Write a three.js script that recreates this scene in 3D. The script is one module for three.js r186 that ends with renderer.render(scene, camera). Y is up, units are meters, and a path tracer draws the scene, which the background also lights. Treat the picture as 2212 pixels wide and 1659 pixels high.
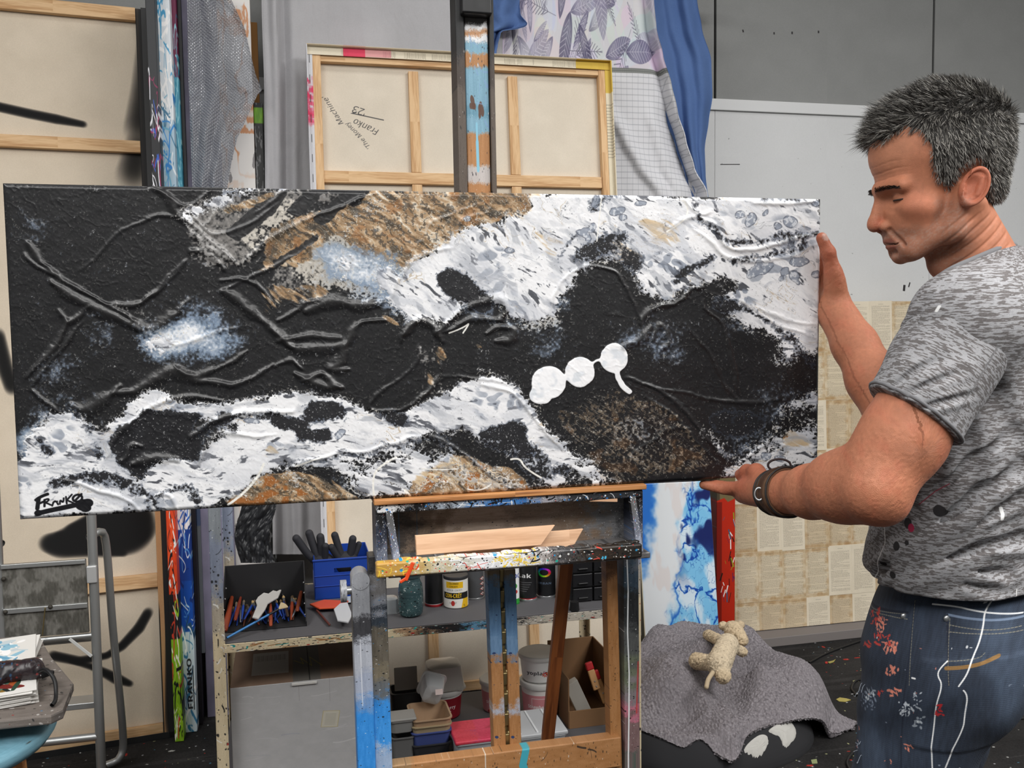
import * as THREE from 'three';
import { RoundedBoxGeometry } from 'three/addons/geometries/RoundedBoxGeometry.js';
import { mergeGeometries, mergeVertices, toCreasedNormals } from 'three/addons/utils/BufferGeometryUtils.js';
import { RectAreaLightUniformsLib } from 'three/addons/lights/RectAreaLightUniformsLib.js';

// ------------------------------------------------------------------ camera, sky, lights, exposure
const scene = new THREE.Scene();
scene.background = new THREE.Color().setRGB(0.28, 0.28, 0.28);          // overcast sky, above the closed studio
const FOCAL = 2000, CX = 1106, CY = 829.5, EYE = new THREE.Vector3(0, 1.52, 0);
const camera = new THREE.PerspectiveCamera(2 * Math.atan(829.5 / FOCAL) * 180 / Math.PI, 2212 / 1659, 0.05, 60);
const RIGHT = new THREE.Vector3(0.9715375, -0.01288154, 0.23653529), UP = new THREE.Vector3(0.02952146, 0.99732002, -0.06694217), BACK = new THREE.Vector3(-0.23503906, 0.07201969, 0.96931409);
camera.position.copy(EYE);
camera.quaternion.setFromRotationMatrix(new THREE.Matrix4().makeBasis(RIGHT, UP, BACK));
const renderer = new THREE.WebGLRenderer({ antialias: true });
renderer.toneMapping = THREE.LinearToneMapping;
renderer.toneMappingExposure = 0.95;
renderer.shadowMap.enabled = true;
RectAreaLightUniformsLib.init();
const PANELS = [[2.9, 0.7, 1.6, 3.2, 17], [0.0, 1.9, 2.4, 1.6, 13], [-1.9, 0.1, 1.2, 3.0, 11], [1.2, -2.5, 3.6, 0.5, 3.5]];   // ceiling diffuser panels: x, z, width, length, brightness
const CEIL = 4.1;

// ------------------------------------------------------------------ helpers
const V = (x, y, z) => new THREE.Vector3(x, y, z);
const clamp = (x, a = 0, b = 1) => Math.min(b, Math.max(a, x)), lerp = (a, b, t) => a + (b - a) * t;
const smooth = (a, b, x) => { const t = clamp((x - a) / (b - a)); return t * t * (3 - 2 * t); };
const rngOf = (s) => () => { s = (s + 0x6d2b79f5) | 0; let t = Math.imul(s ^ (s >>> 15), 1 | s); t = (t + Math.imul(t ^ (t >>> 7), 61 | t)) ^ t; return ((t ^ (t >>> 14)) >>> 0) / 4294967296; };
// where a measured spot of the place lies in the room, given the upright plane, level or distance it is on
const ray = (px, py) => V(0, 0, 0).addScaledVector(RIGHT, (px - CX) / FOCAL).addScaledVector(UP, -(py - CY) / FOCAL).addScaledVector(BACK, -1);
const onZ = (px, py, z) => { const d = ray(px, py); return EYE.clone().addScaledVector(d, (z - EYE.z) / d.z); };
const onY = (px, py, y) => { const d = ray(px, py); return EYE.clone().addScaledVector(d, (y - EYE.y) / d.y); };
const at = (px, py, dist) => EYE.clone().addScaledVector(ray(px, py), dist);
// noise
function hash2(x, y, s) { let h = Math.imul(x, 374761393) ^ Math.imul(y, 668265263) ^ Math.imul(s, 2147483629); h = Math.imul(h ^ (h >>> 13), 1274126177); return ((h ^ (h >>> 16)) >>> 0) / 4294967296; }
function n2(x, y, s = 0) { const i = Math.floor(x), j = Math.floor(y), a = x - i, b = y - j, u = a * a * (3 - 2 * a), v = b * b * (3 - 2 * b);
  return lerp(lerp(hash2(i, j, s), hash2(i + 1, j, s), u), lerp(hash2(i, j + 1, s), hash2(i + 1, j + 1, s), u), v); }
function fbm(x, y, o = 4, s = 0) { let r = 0, a = 0.5, t = 0; for (let k = 0; k < o; k++) { r += a * n2(x, y, s + k * 17); t += a; x = x * 2.03 + 11.3; y = y * 2.03 + 5.7; a *= 0.5; } return r / t; }
function n3(x, y, z, s = 0) { const k = Math.floor(z), c = z - k, w = c * c * (3 - 2 * c); return lerp(n2(x, y, s + k * 131), n2(x, y, s + k * 131 + 131), w); }
// cell noise: distance to the nearest and the second nearest of scattered points
function cell(x, y, s = 0) { const i = Math.floor(x), j = Math.floor(y); let a = 9, b = 9;
  for (let p = -1; p <= 1; p++) for (let q = -1; q <= 1; q++) { const X = i + p + hash2(i + p, j + q, s), Y = j + q + hash2(i + p, j + q, s + 7), d = (X - x) ** 2 + (Y - y) ** 2; if (d < a) { b = a; a = d; } else if (d < b) b = d; }
  return [Math.sqrt(a), Math.sqrt(b)]; }
// textures
function dataTex(w, h, fn, srgb = true) {
  const d = new Uint8Array(w * h * 4), c = [0, 0, 0];
  for (let y = 0, i = 0; y < h; y++) for (let x = 0; x < w; x++, i += 4) { const r = fn(x / w, y / h, x, y, c) || c; d[i] = clamp(r[0], 0, 255); d[i + 1] = clamp(r[1], 0, 255); d[i + 2] = clamp(r[2], 0, 255); d[i + 3] = 255; }
  const t = new THREE.DataTexture(d, w, h); t.wrapS = t.wrapT = THREE.RepeatWrapping; t.magFilter = THREE.LinearFilter; if (srgb) t.colorSpace = THREE.SRGBColorSpace; t.needsUpdate = true; return t;
}
function canvasTex(w, h, draw, srgb = true) {
  const c = document.createElement('canvas'); c.width = w; c.height = h; const g = c.getContext('2d'); draw(g, w, h);
  const t = new THREE.CanvasTexture(c); t.wrapS = t.wrapT = THREE.RepeatWrapping; t.magFilter = THREE.LinearFilter; if (srgb) t.colorSpace = THREE.SRGBColorSpace; return t;
}
const rep = (t, a, b) => { const c = t.clone(); c.repeat.set(a, b); return c; };
const std = (color, o = {}) => new THREE.MeshStandardMaterial({ color, roughness: 0.7, metalness: 0, ...o });
const phys = (color, o = {}) => new THREE.MeshPhysicalMaterial({ color, roughness: 0.5, ...o });
// geometry
function metreUV(g, s = 1) {                                             // uv in metres, by the way each face points
  const p = g.attributes.position, n = g.attributes.normal, uv = new Float32Array(p.count * 2);
  for (let i = 0; i < p.count; i++) { const a = Math.abs(n.getX(i)), b = Math.abs(n.getY(i)), c = Math.abs(n.getZ(i)); let u, v;
    if (c >= a && c >= b) { u = p.getX(i); v = p.getY(i); } else if (a >= b) { u = p.getZ(i); v = p.getY(i); } else { u = p.getX(i); v = p.getZ(i); }
    uv[2 * i] = u * s; uv[2 * i + 1] = v * s; }
  g.setAttribute('uv', new THREE.BufferAttribute(uv, 2)); return g;
}
const swapUV = (g) => { const a = g.attributes.uv; for (let i = 0; i < a.count; i++) a.setXY(i, a.getY(i), a.getX(i)); return g; };
function box(w, h, d, r = 0.002) { const g = r > 0 ? new RoundedBoxGeometry(w, h, d, 2, Math.min(r, w / 2.1, h / 2.1, d / 2.1)) : new THREE.BoxGeometry(w, h, d); return metreUV(g); }
const moved = (g, x, y, z) => g.translate(x, y, z);
const plain = (g) => { const c = g.index ? g.toNonIndexed() : g; for (const k of Object.keys(c.attributes)) if (!['position', 'normal', 'uv', 'color'].includes(k)) c.deleteAttribute(k); return c; };
const joined = (list) => mergeGeometries(list.map(plain), false);
// a board between two points: w across (towards side), d deep
function bar(a, b, w, d, side = V(1, 0, 0), r = 0.002) {
  const y = b.clone().sub(a), L = y.length(); y.normalize(); const x = side.clone().addScaledVector(y, -side.dot(y)).normalize(), z = V(0, 0, 0).crossVectors(x, y);
  const g = box(w, L, d, r); g.applyMatrix4(new THREE.Matrix4().makeBasis(x, y, z).setPosition(a.clone().add(b).multiplyScalar(0.5))); return g;
}
function tube(points, r, seg = 0, rad = 8, closed = false) { const c = new THREE.CatmullRomCurve3(points, closed, 'catmullrom', 0.5); return new THREE.TubeGeometry(c, seg || points.length * 6, r, rad, closed); }
const lathe = (prof, n = 32) => new THREE.LatheGeometry(prof.map(([r, y]) => new THREE.Vector2(r, y)), n);
const byHeight = (g) => { g.computeBoundingBox(); const { min, max } = g.boundingBox, p = g.attributes.position, u = g.attributes.uv; for (let i = 0; i < p.count; i++) u.setY(i, (p.getY(i) - min.y) / (max.y - min.y)); return g; };   // prints run from foot to top
// rounded rectangular shell, open at the top: tubs, trays, crates
function rrect(w, d, r, n = 5) { const p = []; for (let q = 0; q < 4; q++) for (let k = 0; k <= n; k++) { const a = Math.PI / 2 * (q + k / n), cx = (q === 0 || q === 3 ? 1 : -1) * (w / 2 - r), cz = (q < 2 ? 1 : -1) * (d / 2 - r); p.push([cx + r * Math.cos(a), cz + r * Math.sin(a)]); } return p; }
function skin(rings, closeTop = false, closeBottom = false, crease = 0.7) {   // rings: equal-length arrays of Vector3
  const pos = [], uv = [], idx = [], n = rings[0].length; let acc = 0;
  rings.forEach((ring, k) => { if (k) acc += ring[0].distanceTo(rings[k - 1][0]); let s = 0; for (let i = 0; i <= n; i++) { const p = ring[i % n]; if (i) s += p.distanceTo(ring[(i - 1) % n]); pos.push(p.x, p.y, p.z); uv.push(s, acc); } });
  const m = n + 1; for (let k = 0; k + 1 < rings.length; k++) for (let i = 0; i < n; i++) { const a = k * m + i, b = a + 1, c = a + m, d = c + 1; idx.push(a, c, b, b, c, d); }
  for (const [on, k, flip] of [[closeTop, rings.length - 1, false], [closeBottom, 0, true]]) if (on) { const c = rings[k].reduce((s, p) => s.add(p), V(0, 0, 0)).multiplyScalar(1 / n), ci = pos.length / 3; pos.push(c.x, c.y, c.z); uv.push(0, 0); for (let i = 0; i < n; i++) flip ? idx.push(ci, k * m + i, k * m + i + 1) : idx.push(ci, k * m + i + 1, k * m + i); }
  const g = new THREE.BufferGeometry(); g.setAttribute('position', new THREE.Float32BufferAttribute(pos, 3)); g.setAttribute('uv', new THREE.Float32BufferAttribute(uv, 2)); g.setIndex(idx);
  return toCreasedNormals(g, crease);
}
function tub(w, d, h, taper, r, wall = 0.002, lip = 0.004) {            // an open plastic tub with walls, a floor and a rolled lip
  const ring = (W, D, y, R = r) => rrect(W, D, Math.min(R, W / 2.01, D / 2.01)).map(([x, z]) => V(x, y, z));
  const b = 1 - taper; return skin([ring(w * b - 0.01, d * b - 0.01, 0), ring(w * b, d * b, 0.004), ring(w, d, h - lip), ring(w + lip * 2, d + lip * 2, h - lip), ring(w + lip * 2, d + lip * 2, h), ring(w - wall * 2, d - wall * 2, h), ring(w * b - wall * 2, d * b - wall * 2, 0.006), ring(w * b * 0.3, d * b * 0.3, 0.005)], true, true);
}
// a sheet from f(u, v), with thickness
function sheet(f, nu, nv, th = 0.002) {
  const P = [], N = []; for (let j = 0; j <= nv; j++) for (let i = 0; i <= nu; i++) P.push(f(i / nu, j / nv));
  const m = nu + 1, at_ = (i, j) => P[clamp(j, 0, nv) * m + clamp(i, 0, nu)];
  for (let j = 0; j <= nv; j++) for (let i = 0; i <= nu; i++) N.push(at_(i + 1, j).clone().sub(at_(i - 1, j)).cross(at_(i, j + 1).clone().sub(at_(i, j - 1))).normalize());
  const pos = [], uv = [], idx = []; for (const s of [0, -1]) P.forEach((p, k) => { pos.push(p.x + N[k].x * th * s, p.y + N[k].y * th * s, p.z + N[k].z * th * s); uv.push((k % m) / nu, Math.floor(k / m) / nv); });
  const off = P.length; for (let j = 0; j < nv; j++) for (let i = 0; i < nu; i++) { const a = j * m + i, b = a + 1, c = a + m, d = c + 1; idx.push(a, b, c, b, d, c, a + off, c + off, b + off, b + off, c + off, d + off); }
  const rim = (a, b) => idx.push(a, a + off, b, b, a + off, b + off);
  for (let i = 0; i < nu; i++) { rim(i + 1, i); rim(nv * m + i, nv * m + i + 1); } for (let j = 0; j < nv; j++) { rim(j * m, (j + 1) * m); rim((j + 1) * m + nu, j * m + nu); }
  const g = new THREE.BufferGeometry(); g.setAttribute('position', new THREE.Float32BufferAttribute(pos, 3)); g.setAttribute('uv', new THREE.Float32BufferAttribute(uv, 2)); g.setIndex(idx); g.computeVertexNormals(); return g;
}
// objects
const taken = new Map();
const numbered = (name) => { const n = taken.get(name) || 0; taken.set(name, n + 1); return n ? name + '_' + String(n).padStart(3, '0') : name; };
const lit = (o) => { o.castShadow = o.receiveShadow = true; return o; };
function thing(name, label, category, pos = [0, 0, 0], group) { const o = new THREE.Group(); o.name = numbered(name); o.position.set(pos[0] ?? pos.x, pos[1] ?? pos.y, pos[2] ?? pos.z); o.userData = { label, category }; if (group) o.userData.group = group; scene.add(o); return o; }
function part(parent, name, g, m, label) { const o = lit(new THREE.Mesh(g, m)); o.name = name; if (label) o.userData.label = label; parent.add(o); return o; }
// a part whose geometry was laid out in room coordinates
function wpart(parent, name, g, m, label) { let p = parent, x = 0, y = 0, z = 0; while (p && p !== scene) { x += p.position.x; y += p.position.y; z += p.position.z; p = p.parent; } g.translate(-x, -y, -z); return part(parent, name, g, m, label); }
function single(name, label, category, g, m, group) { g.computeBoundingBox(); const b = g.boundingBox.clone(), c = b.getCenter(V(0, 0, 0)); g.translate(-c.x, -b.min.y, -c.z); const o = lit(new THREE.Mesh(g, m)); o.name = numbered(name); o.position.set(c.x, b.min.y, c.z); o.userData = { label, category }; if (group) o.userData.group = group; scene.add(o); return o; }
function struct(name, g, m, label) { const o = lit(new THREE.Mesh(g, m)); o.name = name; o.userData.kind = 'structure'; if (label) o.userData.label = label; scene.add(o); return o; }

// ------------------------------------------------------------------ shared materials
const woodTex = (base, dark, seed, w = 512, h = 256) => dataTex(w, h, (u, v) => { const q = fbm(u * 3, v * 26 + fbm(u * 2, v * 3, 2, seed) * 3, 4, seed), f = fbm(u * 22, v * 210, 2, seed + 5), k = smooth(0.35, 0.75, q) * 0.75 + (f - 0.5) * 0.5; return base.map((c, i) => lerp(c, dark[i], clamp(k))); });
const pineT = woodTex([222, 186, 142], [184, 138, 92], 3), oakT = woodTex([188, 132, 80], [128, 80, 42], 9), plyT = woodTex([226, 186, 152], [196, 152, 118], 15);
for (const t of [pineT, oakT, plyT]) t.repeat.set(2.2, 4);
const pine = std(0xffffff, { map: pineT, roughness: 0.72 }), oak = std(0xffffff, { map: oakT, roughness: 0.6 }), ply = std(0xffffff, { map: plyT, roughness: 0.7 });
const rawCanvas = std(0xffffff, { roughness: 0.95, map: (() => { const t = dataTex(256, 256, (u, v, x, y) => { const w = ((x % 3 === 0) ? -7 : 0) + ((y % 3 === 0) ? -6 : 0) + (hash2(x, y, 1) - 0.5) * 12 + (fbm(u * 6, v * 6, 3, 4) - 0.5) * 12; return [212 + w, 198 + w, 178 + w]; }); t.repeat.set(5, 5); return t; })() });
const steel = std(0xb9bbbd, { metalness: 0.9, roughness: 0.38 }), brass = std(0x9a8a62, { metalness: 0.85, roughness: 0.42 }), blackPlastic = std(0x121214, { roughness: 0.5 });

// ------------------------------------------------------------------ the room
{
  const WZ = -4.05, X0 = -3.4, X1 = 5.2, Z1 = 4.6;
  const greyT = dataTex(512, 512, (u, v) => { const k = (fbm(u * 8, v * 8, 4, 2) - 0.5) * 9 + (n2(u * 400, v * 400, 5) - 0.5) * 5; return [131 + k, 132 + k, 131 + k]; });
  const whiteT = dataTex(512, 512, (u, v) => { const k = (fbm(u * 5, v * 5, 4, 8) - 0.5) * 8 + (n2(u * 300, v * 300, 5) - 0.5) * 4, m = n2(u * 60, v * 60, 31) > 0.985 ? -60 : 0; return [206 + k + m, 207 + k + m, 208 + k + m]; });
  const grey = std(0xffffff, { map: greyT, roughness: 0.6 }), white = std(0xffffff, { map: whiteT, roughness: 0.55 }), darkGap = std(0x1c1d1d, { roughness: 0.9 });
  const floorT = dataTex(1024, 1024, (u, v) => { const k = (fbm(u * 10, v * 10, 5, 21) - 0.5) * 26 + (n2(u * 500, v * 500, 3) - 0.5) * 12, sc = fbm(u * 4, v * 60, 3, 40) > 0.7 ? 9 : 0; return [40 + k + sc, 39 + k + sc, 39 + k + sc]; });
  { const d = floorT.image.data, r = rngOf(77), W = 1024; const cols = [[220, 220, 215], [200, 60, 50], [205, 205, 150], [90, 150, 180], [190, 190, 195], [230, 230, 230]];
    for (let k = 0; k < 900; k++) { const c = cols[Math.floor(r() * cols.length)], x0 = r() * W, y0 = r() * W, s = r() < 0.9 ? 0.6 + r() * 1.7 : 2 + r() * 4, e = 0.5 + r() * 0.9; for (let y = -8; y <= 8; y++) for (let x = -8; x <= 8; x++) if (Math.hypot(x * e, y / e) < s * (0.7 + 0.6 * n2(x0 + x * 0.7, y0 + y * 0.7, k))) { const i = ((((y0 + y) | 0) + W) % W * W + (((x0 + x) | 0) + W) % W) * 4; for (let q = 0; q < 3; q++) d[i + q] = c[q] * 0.8; } } }
  floorT.repeat.set(0.55, 0.55);
  struct('floor', moved(box(X1 - X0 + 0.4, 0.2, Z1 - WZ + 0.4, 0), (X0 + X1) / 2, -0.1, (Z1 + WZ) / 2), phys(0xffffff, { map: floorT, roughness: 0.85, specularIntensity: 0.3 }), 'dark paint speckled workshop floor');
  // back wall: a masonry core faced with grey sheets above and white sheets below, with open joints between the sheets
  const wb = struct('wall_back', moved(box(X1 - X0 + 0.4, CEIL + 0.2, 0.2, 0), (X0 + X1) / 2, CEIL / 2, WZ - 0.115), darkGap);
  const joints = [X0, -1.55, -0.38, 0.80, 1.974, 3.145, 4.32, X1], railY = 2.52;
  for (let k = 0; k + 1 < joints.length; k++) {
    const a = joints[k] + 0.006, b = joints[k + 1] - 0.006;
    part(wb, 'grey_panel', moved(box(b - a, CEIL - railY, 0.015, 0.001), (a + b) / 2, (CEIL + railY) / 2, WZ - 0.0075), grey);
    const b2 = joints[k + 1] - 0.0008, a2 = joints[k] + 0.0008;
    part(wb, 'white_panel', moved(box(b2 - a2, railY - 0.002, 0.015, 0.0005), (a2 + b2) / 2, (railY - 0.002) / 2, WZ - 0.0075), white);
  }
  for (const [px, py, w, h, a] of [[1953, 622, 0.012, 0.03, -0.1], [1964, 615, 0.006, 0.024, -0.3], [1577, 355, 0.10, 0.003, 0.03], [1605, 67, 0.006, 0.012, 0.3], [1672, 72, 0.006, 0.010, 0], [1711, 71, 0.007, 0.011, 0], [1768, 69, 0.007, 0.011, 0]]) { const p = onZ(px, py, WZ); part(wb, 'paint_mark', box(w, h, 0.0012, 0).rotateZ(a).translate(p.x, p.y, WZ + 0.0008), std(0x2c2a2c, { roughness: 0.8 })); }
  struct('trim_1', moved(box(X1 - X0, 0.052, 0.012, 0.003), (X0 + X1) / 2, railY - 0.024, WZ + 0.007), std(0xd2d3d4, { roughness: 0.5 }), 'pale rail along the joint of grey and white wall sheets');
  struct('wall_left', moved(box(0.2, CEIL, Z1 - WZ, 0), X0 - 0.1, CEIL / 2, (Z1 + WZ) / 2), grey);
  struct('wall_right', moved(box(0.2, CEIL, Z1 - WZ, 0), X1 + 0.1, CEIL / 2, (Z1 + WZ) / 2), grey);
  struct('ceiling', moved(box(X1 - X0 + 0.4, 0.2, Z1 - WZ + 0.4, 0), (X0 + X1) / 2, CEIL + 0.1, (Z1 + WZ) / 2), white);
  struct('wall_front', moved(box(X1 - X0 + 0.4, CEIL, 0.2, 0), (X0 + X1) / 2, CEIL / 2, Z1 + 0.1), grey);
  // ceiling lights
  PANELS.forEach(([x, z, w, l, b], k) => {
    const o = thing('ceiling_light', ['long diffuser ceiling light over the right of the studio', 'diffuser ceiling light behind the camera', 'diffuser ceiling light over the left of the studio', 'long narrow ceiling light near the back wall'][k], 'ceiling light', [x, CEIL - 0.06, z]);
    part(o, 'housing', moved(box(w + 0.06, 0.05, l + 0.06, 0.004), 0, 0.035, 0), std(0xd8d8d8));
    part(o, 'diffuser', moved(box(w, 0.01, l, 0), 0, 0.004, 0), std(0xffffff, { emissive: 0xffffff, emissiveIntensity: 0.8 }));
    const L = new THREE.RectAreaLight(new THREE.Color(1, 0.985, 0.96), b, w, l); L.position.set(x, CEIL - 0.07, z); L.lookAt(x, 0, z); L.castShadow = true; scene.add(L);
  });
}

// ------------------------------------------------------------------ the large abstract painting on the easel
const PAINT = { x0: -0.395, x1: 0.938, y0: 1.228, y1: 1.724, z: -1.5, t: 0.036 };
{
  const MW = 1800, MH = 760, OX = 0, OY = 380;                           // layout sketch of the picture, 1 unit = about 0.75 mm
  const mask = (draw, blur, k = 1) => {                                  // a soft mask drawn on a canvas, k = resolution
    const w = Math.round(MW * k), h = Math.round(MH * k), c = document.createElement('canvas'); c.width = w; c.height = h; const g = c.getContext('2d');
    g.fillStyle = '#000'; g.fillRect(0, 0, w, h); g.scale(k, k); g.translate(-OX, -OY); g.lineCap = g.lineJoin = 'round'; draw(g);
    const d = g.getImageData(0, 0, w, h).data; let a = new Float32Array(w * h); for (let i = 0; i < a.length; i++) a[i] = d[4 * i] / 255;
    const r = Math.round(blur * k); for (let pass = 0; pass < (r ? 2 : 0); pass++) for (const [n, m, sn, sm] of [[h, w, w, 1], [w, h, 1, w]]) { const o = new Float32Array(a.length); for (let j = 0; j < n; j++) { let s = 0; for (let i = -r; i <= r; i++) s += a[j * sn + clamp(i, 0, m - 1) * sm]; for (let i = 0; i < m; i++) { o[j * sn + i * sm] = s / (2 * r + 1); s += a[j * sn + clamp(i + r + 1, 0, m - 1) * sm] - a[j * sn + clamp(i - r, 0, m - 1) * sm]; } } a = o; }
    return (x, y) => { const X = clamp((x - OX) * k, 0, w - 1.001), Y = clamp((y - OY) * k, 0, h - 1.001), i = X | 0, j = Y | 0, p = X - i, q = Y - j, o = j * w + i; return lerp(lerp(a[o], a[o + 1], p), lerp(a[o + w], a[o + w + 1], p), q); };
  };
  const grey = (v) => { const q = Math.round(v * 255); return `rgb(${q},${q},${q})`; };
  const poly = (g, v, pts) => { g.fillStyle = grey(v); g.beginPath(); pts.forEach(([x, y], i) => i ? g.lineTo(x, y) : g.moveTo(x, y)); g.fill(); };
  const path = (g, pts) => { g.beginPath(); g.moveTo(...pts[0]); for (let i = 1; i < pts.length - 1; i++) { const [x, y] = pts[i], [a, b] = pts[i + 1], e = i === pts.length - 2; g.quadraticCurveTo(x, y, e ? a : (x + a) / 2, e ? b : (y + b) / 2); } if (pts.length === 2) g.lineTo(...pts[1]); };
  const line = (g, v, w, pts) => { g.strokeStyle = grey(v); g.lineWidth = w; path(g, pts); g.stroke(); };
  const blob = (g, v, x, y, rx, ry = rx, a = 0) => { g.fillStyle = grey(v); g.beginPath(); g.ellipse(x, y, rx, ry, a, 0, 7); g.fill(); };

  const white = mask((g) => {
    poly(g, 1, [[1165, 415], [1775, 425], [1775, 665], [1700, 640], [1600, 612], [1560, 596], [1520, 606], [1480, 616], [1440, 655], [1400, 655], [1385, 610], [1350, 560], [1290, 562], [1225, 612], [1195, 680], [1110, 690], [1070, 640], [1010, 640], [960, 690], [880, 690], [850, 640], [880, 585], [950, 535], [1000, 500], [1090, 495], [1130, 455]]);
    poly(g, 0.95, [[1530, 645], [1600, 625], [1775, 640], [1775, 760], [1700, 735], [1640, 715], [1600, 700]]);
    poly(g, 0.92, [[30, 1010], [70, 930], [130, 890], [200, 905], [235, 960], [265, 1010], [300, 1050], [330, 1000], [410, 985], [440, 950], [520, 930], [600, 935], [612, 1000], [560, 1040], [500, 1070], [450, 1105], [30, 1130]]);
    poly(g, 0.97, [[210, 950], [260, 890], [330, 842], [400, 862], [500, 868], [640, 850], [720, 852], [780, 872], [880, 892], [950, 850], [1050, 805], [1115, 832], [1170, 890], [1250, 985], [1345, 1060], [1200, 1060], [1110, 980], [1000, 935], [910, 945], [800, 975], [700, 1005], [610, 1010], [610, 940], [520, 915], [430, 915], [330, 885], [260, 935], [225, 975]]);
    blob(g, 1, 345, 740, 36, 16); blob(g, 1, 838, 588, 24, 18); blob(g, 0.95, 850, 615, 16, 10); blob(g, 0.95, 742, 560, 13, 28); blob(g, 0.9, 735, 600, 14, 9);
    line(g, 1, 22, [[400, 470], [460, 445], [550, 400]]); line(g, 0.75, 20, [[590, 410], [625, 400], [640, 395]]); line(g, 0.8, 14, [[745, 520], [750, 500], [800, 450], [822, 400]]);
    line(g, 0.75, 16, [[1530, 905], [1560, 960], [1590, 985], [1640, 960], [1700, 915]]); poly(g, 0.66, [[1590, 1000], [1650, 960], [1775, 905], [1775, 1020], [1560, 1035]]);
    line(g, 0.7, 40, [[1690, 770], [1720, 740], [1775, 750]]); line(g, 0.62, 30, [[1700, 900], [1740, 870], [1775, 850]]); poly(g, 0.55, [[860, 1060], [900, 1000], [960, 965], [1200, 1055], [1120, 1062]]); poly(g, 0.72, [[720, 1010], [900, 960], [960, 980], [860, 1070], [780, 1080]]);
    poly(g, 0.55, [[1180, 1060], [1260, 960], [1350, 1060]]); blob(g, 0.55, 640, 1040, 26, 16); blob(g, 0.6, 510, 1075, 30, 14);
  }, 13, 0.5);
  const dark = mask((g) => {                                              // black laid over the white
    blob(g, 1, 990, 612, 44, 32, 0.5); blob(g, 0.85, 1035, 640, 42, 26, 0.5); blob(g, 0.6, 1300, 535, 62, 26, -0.5); blob(g, 0.6, 1360, 560, 40, 20, 0.8); blob(g, 0.9, 1090, 935, 58, 34); blob(g, 0.7, 1060, 930, 30, 26); poly(g, 1, [[230, 960], [262, 920], [320, 880], [380, 885], [450, 895], [420, 930], [420, 985], [330, 1000], [300, 1040], [262, 1010]]);
    blob(g, 1, 618, 900, 42, 18, 0.2); blob(g, 0.8, 655, 935, 16, 20); blob(g, 0.8, 690, 940, 22, 16); line(g, 0.9, 14, [[420, 950], [490, 905], [600, 890], [660, 905]]); blob(g, 0.85, 500, 900, 30, 8, 0.2); blob(g, 0.8, 860, 900, 36, 20, 0.6); blob(g, 0.85, 700, 885, 46, 20); line(g, 0.8, 17, [[1455, 610], [1492, 578], [1538, 556]]); blob(g, 0.7, 205, 970, 14, 18); line(g, 0.75, 10, [[300, 1050], [330, 1085], [352, 1105]]); line(g, 0.7, 12, [[400, 1040], [420, 1080], [440, 1110]]); line(g, 0.75, 12, [[305, 1110], [350, 1060], [390, 1050]]); line(g, 0.62, 34, [[120, 1040], [220, 1020], [300, 1070]]);
    line(g, 0.8, 12, [[1505, 470], [1530, 480], [1560, 520], [1600, 525], [1768, 510]]); line(g, 0.72, 12, [[1640, 438], [1720, 432]]); line(g, 0.62, 16, [[1575, 570], [1640, 560], [1740, 530]]); line(g, 0.7, 10, [[1280, 450], [1330, 420]]); line(g, 0.65, 12, [[1250, 500], [1210, 560]]);
    line(g, 0.65, 10, [[640, 1000], [730, 985], [840, 955], [900, 950]]); line(g, 0.7, 9, [[920, 935], [1000, 975], [1060, 1020], [1140, 1065]]); line(g, 0.7, 8, [[860, 960], [925, 935], [960, 950]]); blob(g, 0.65, 1150, 990, 60, 30, 0.6); blob(g, 0.6, 1220, 1010, 20, 14);
    line(g, 0.75, 14, [[1560, 640], [1640, 690], [1700, 720], [1760, 790]]); blob(g, 0.7, 1600, 905, 60, 30); blob(g, 0.8, 1560, 660, 26, 14, 0.5); blob(g, 0.6, 190, 920, 12, 20); blob(g, 0.55, 90, 960, 20, 20);
  }, 6, 0.5);
  const brown = mask((g) => {
    poly(g, 1, [[800, 398], [1185, 408], [1140, 455], [1090, 492], [1000, 502], [950, 540], [890, 580], [800, 560], [740, 510], [770, 450]]); poly(g, 0.85, [[560, 560], [600, 500], [700, 455], [760, 430], [780, 470], [700, 540], [640, 575], [560, 585]]); line(g, 0.85, 22, [[500, 460], [560, 425], [600, 425]]); blob(g, 0.6, 640, 630, 70, 26);
    poly(g, 1, [[470, 1095], [560, 1035], [610, 1020], [640, 1010], [690, 1030], [740, 1060], [800, 1085], [640, 1105]]); poly(g, 1, [[870, 1075], [900, 1010], [1000, 985], [1110, 1010], [1160, 1055], [1000, 1072]]); poly(g, 0.62, [[1210, 880], [1300, 840], [1420, 860], [1480, 900], [1560, 1000], [1480, 1030], [1320, 1050], [1240, 960]]);
    blob(g, 0.95, 950, 755, 10, 26, 0.3); blob(g, 0.9, 934, 805, 8, 22); blob(g, 0.75, 925, 790, 16, 8); blob(g, 0.7, 1030, 750, 14, 9); blob(g, 0.55, 850, 690, 26, 16); blob(g, 0.75, 1345, 545, 50, 26, 0.6); blob(g, 0.8, 1420, 505, 60, 26, 0.5); blob(g, 0.75, 1180, 520, 46, 24, 0.5); blob(g, 0.85, 1720, 955, 34, 18, 0.2); blob(g, 0.7, 1745, 495, 26, 7, -0.2); blob(g, 0.6, 590, 980, 24, 16); line(g, 0.55, 10, [[565, 690], [600, 640], [580, 620]]); line(g, 0.6, 8, [[560, 590], [595, 640], [585, 680]]);
  }, 7, 0.5);
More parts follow.
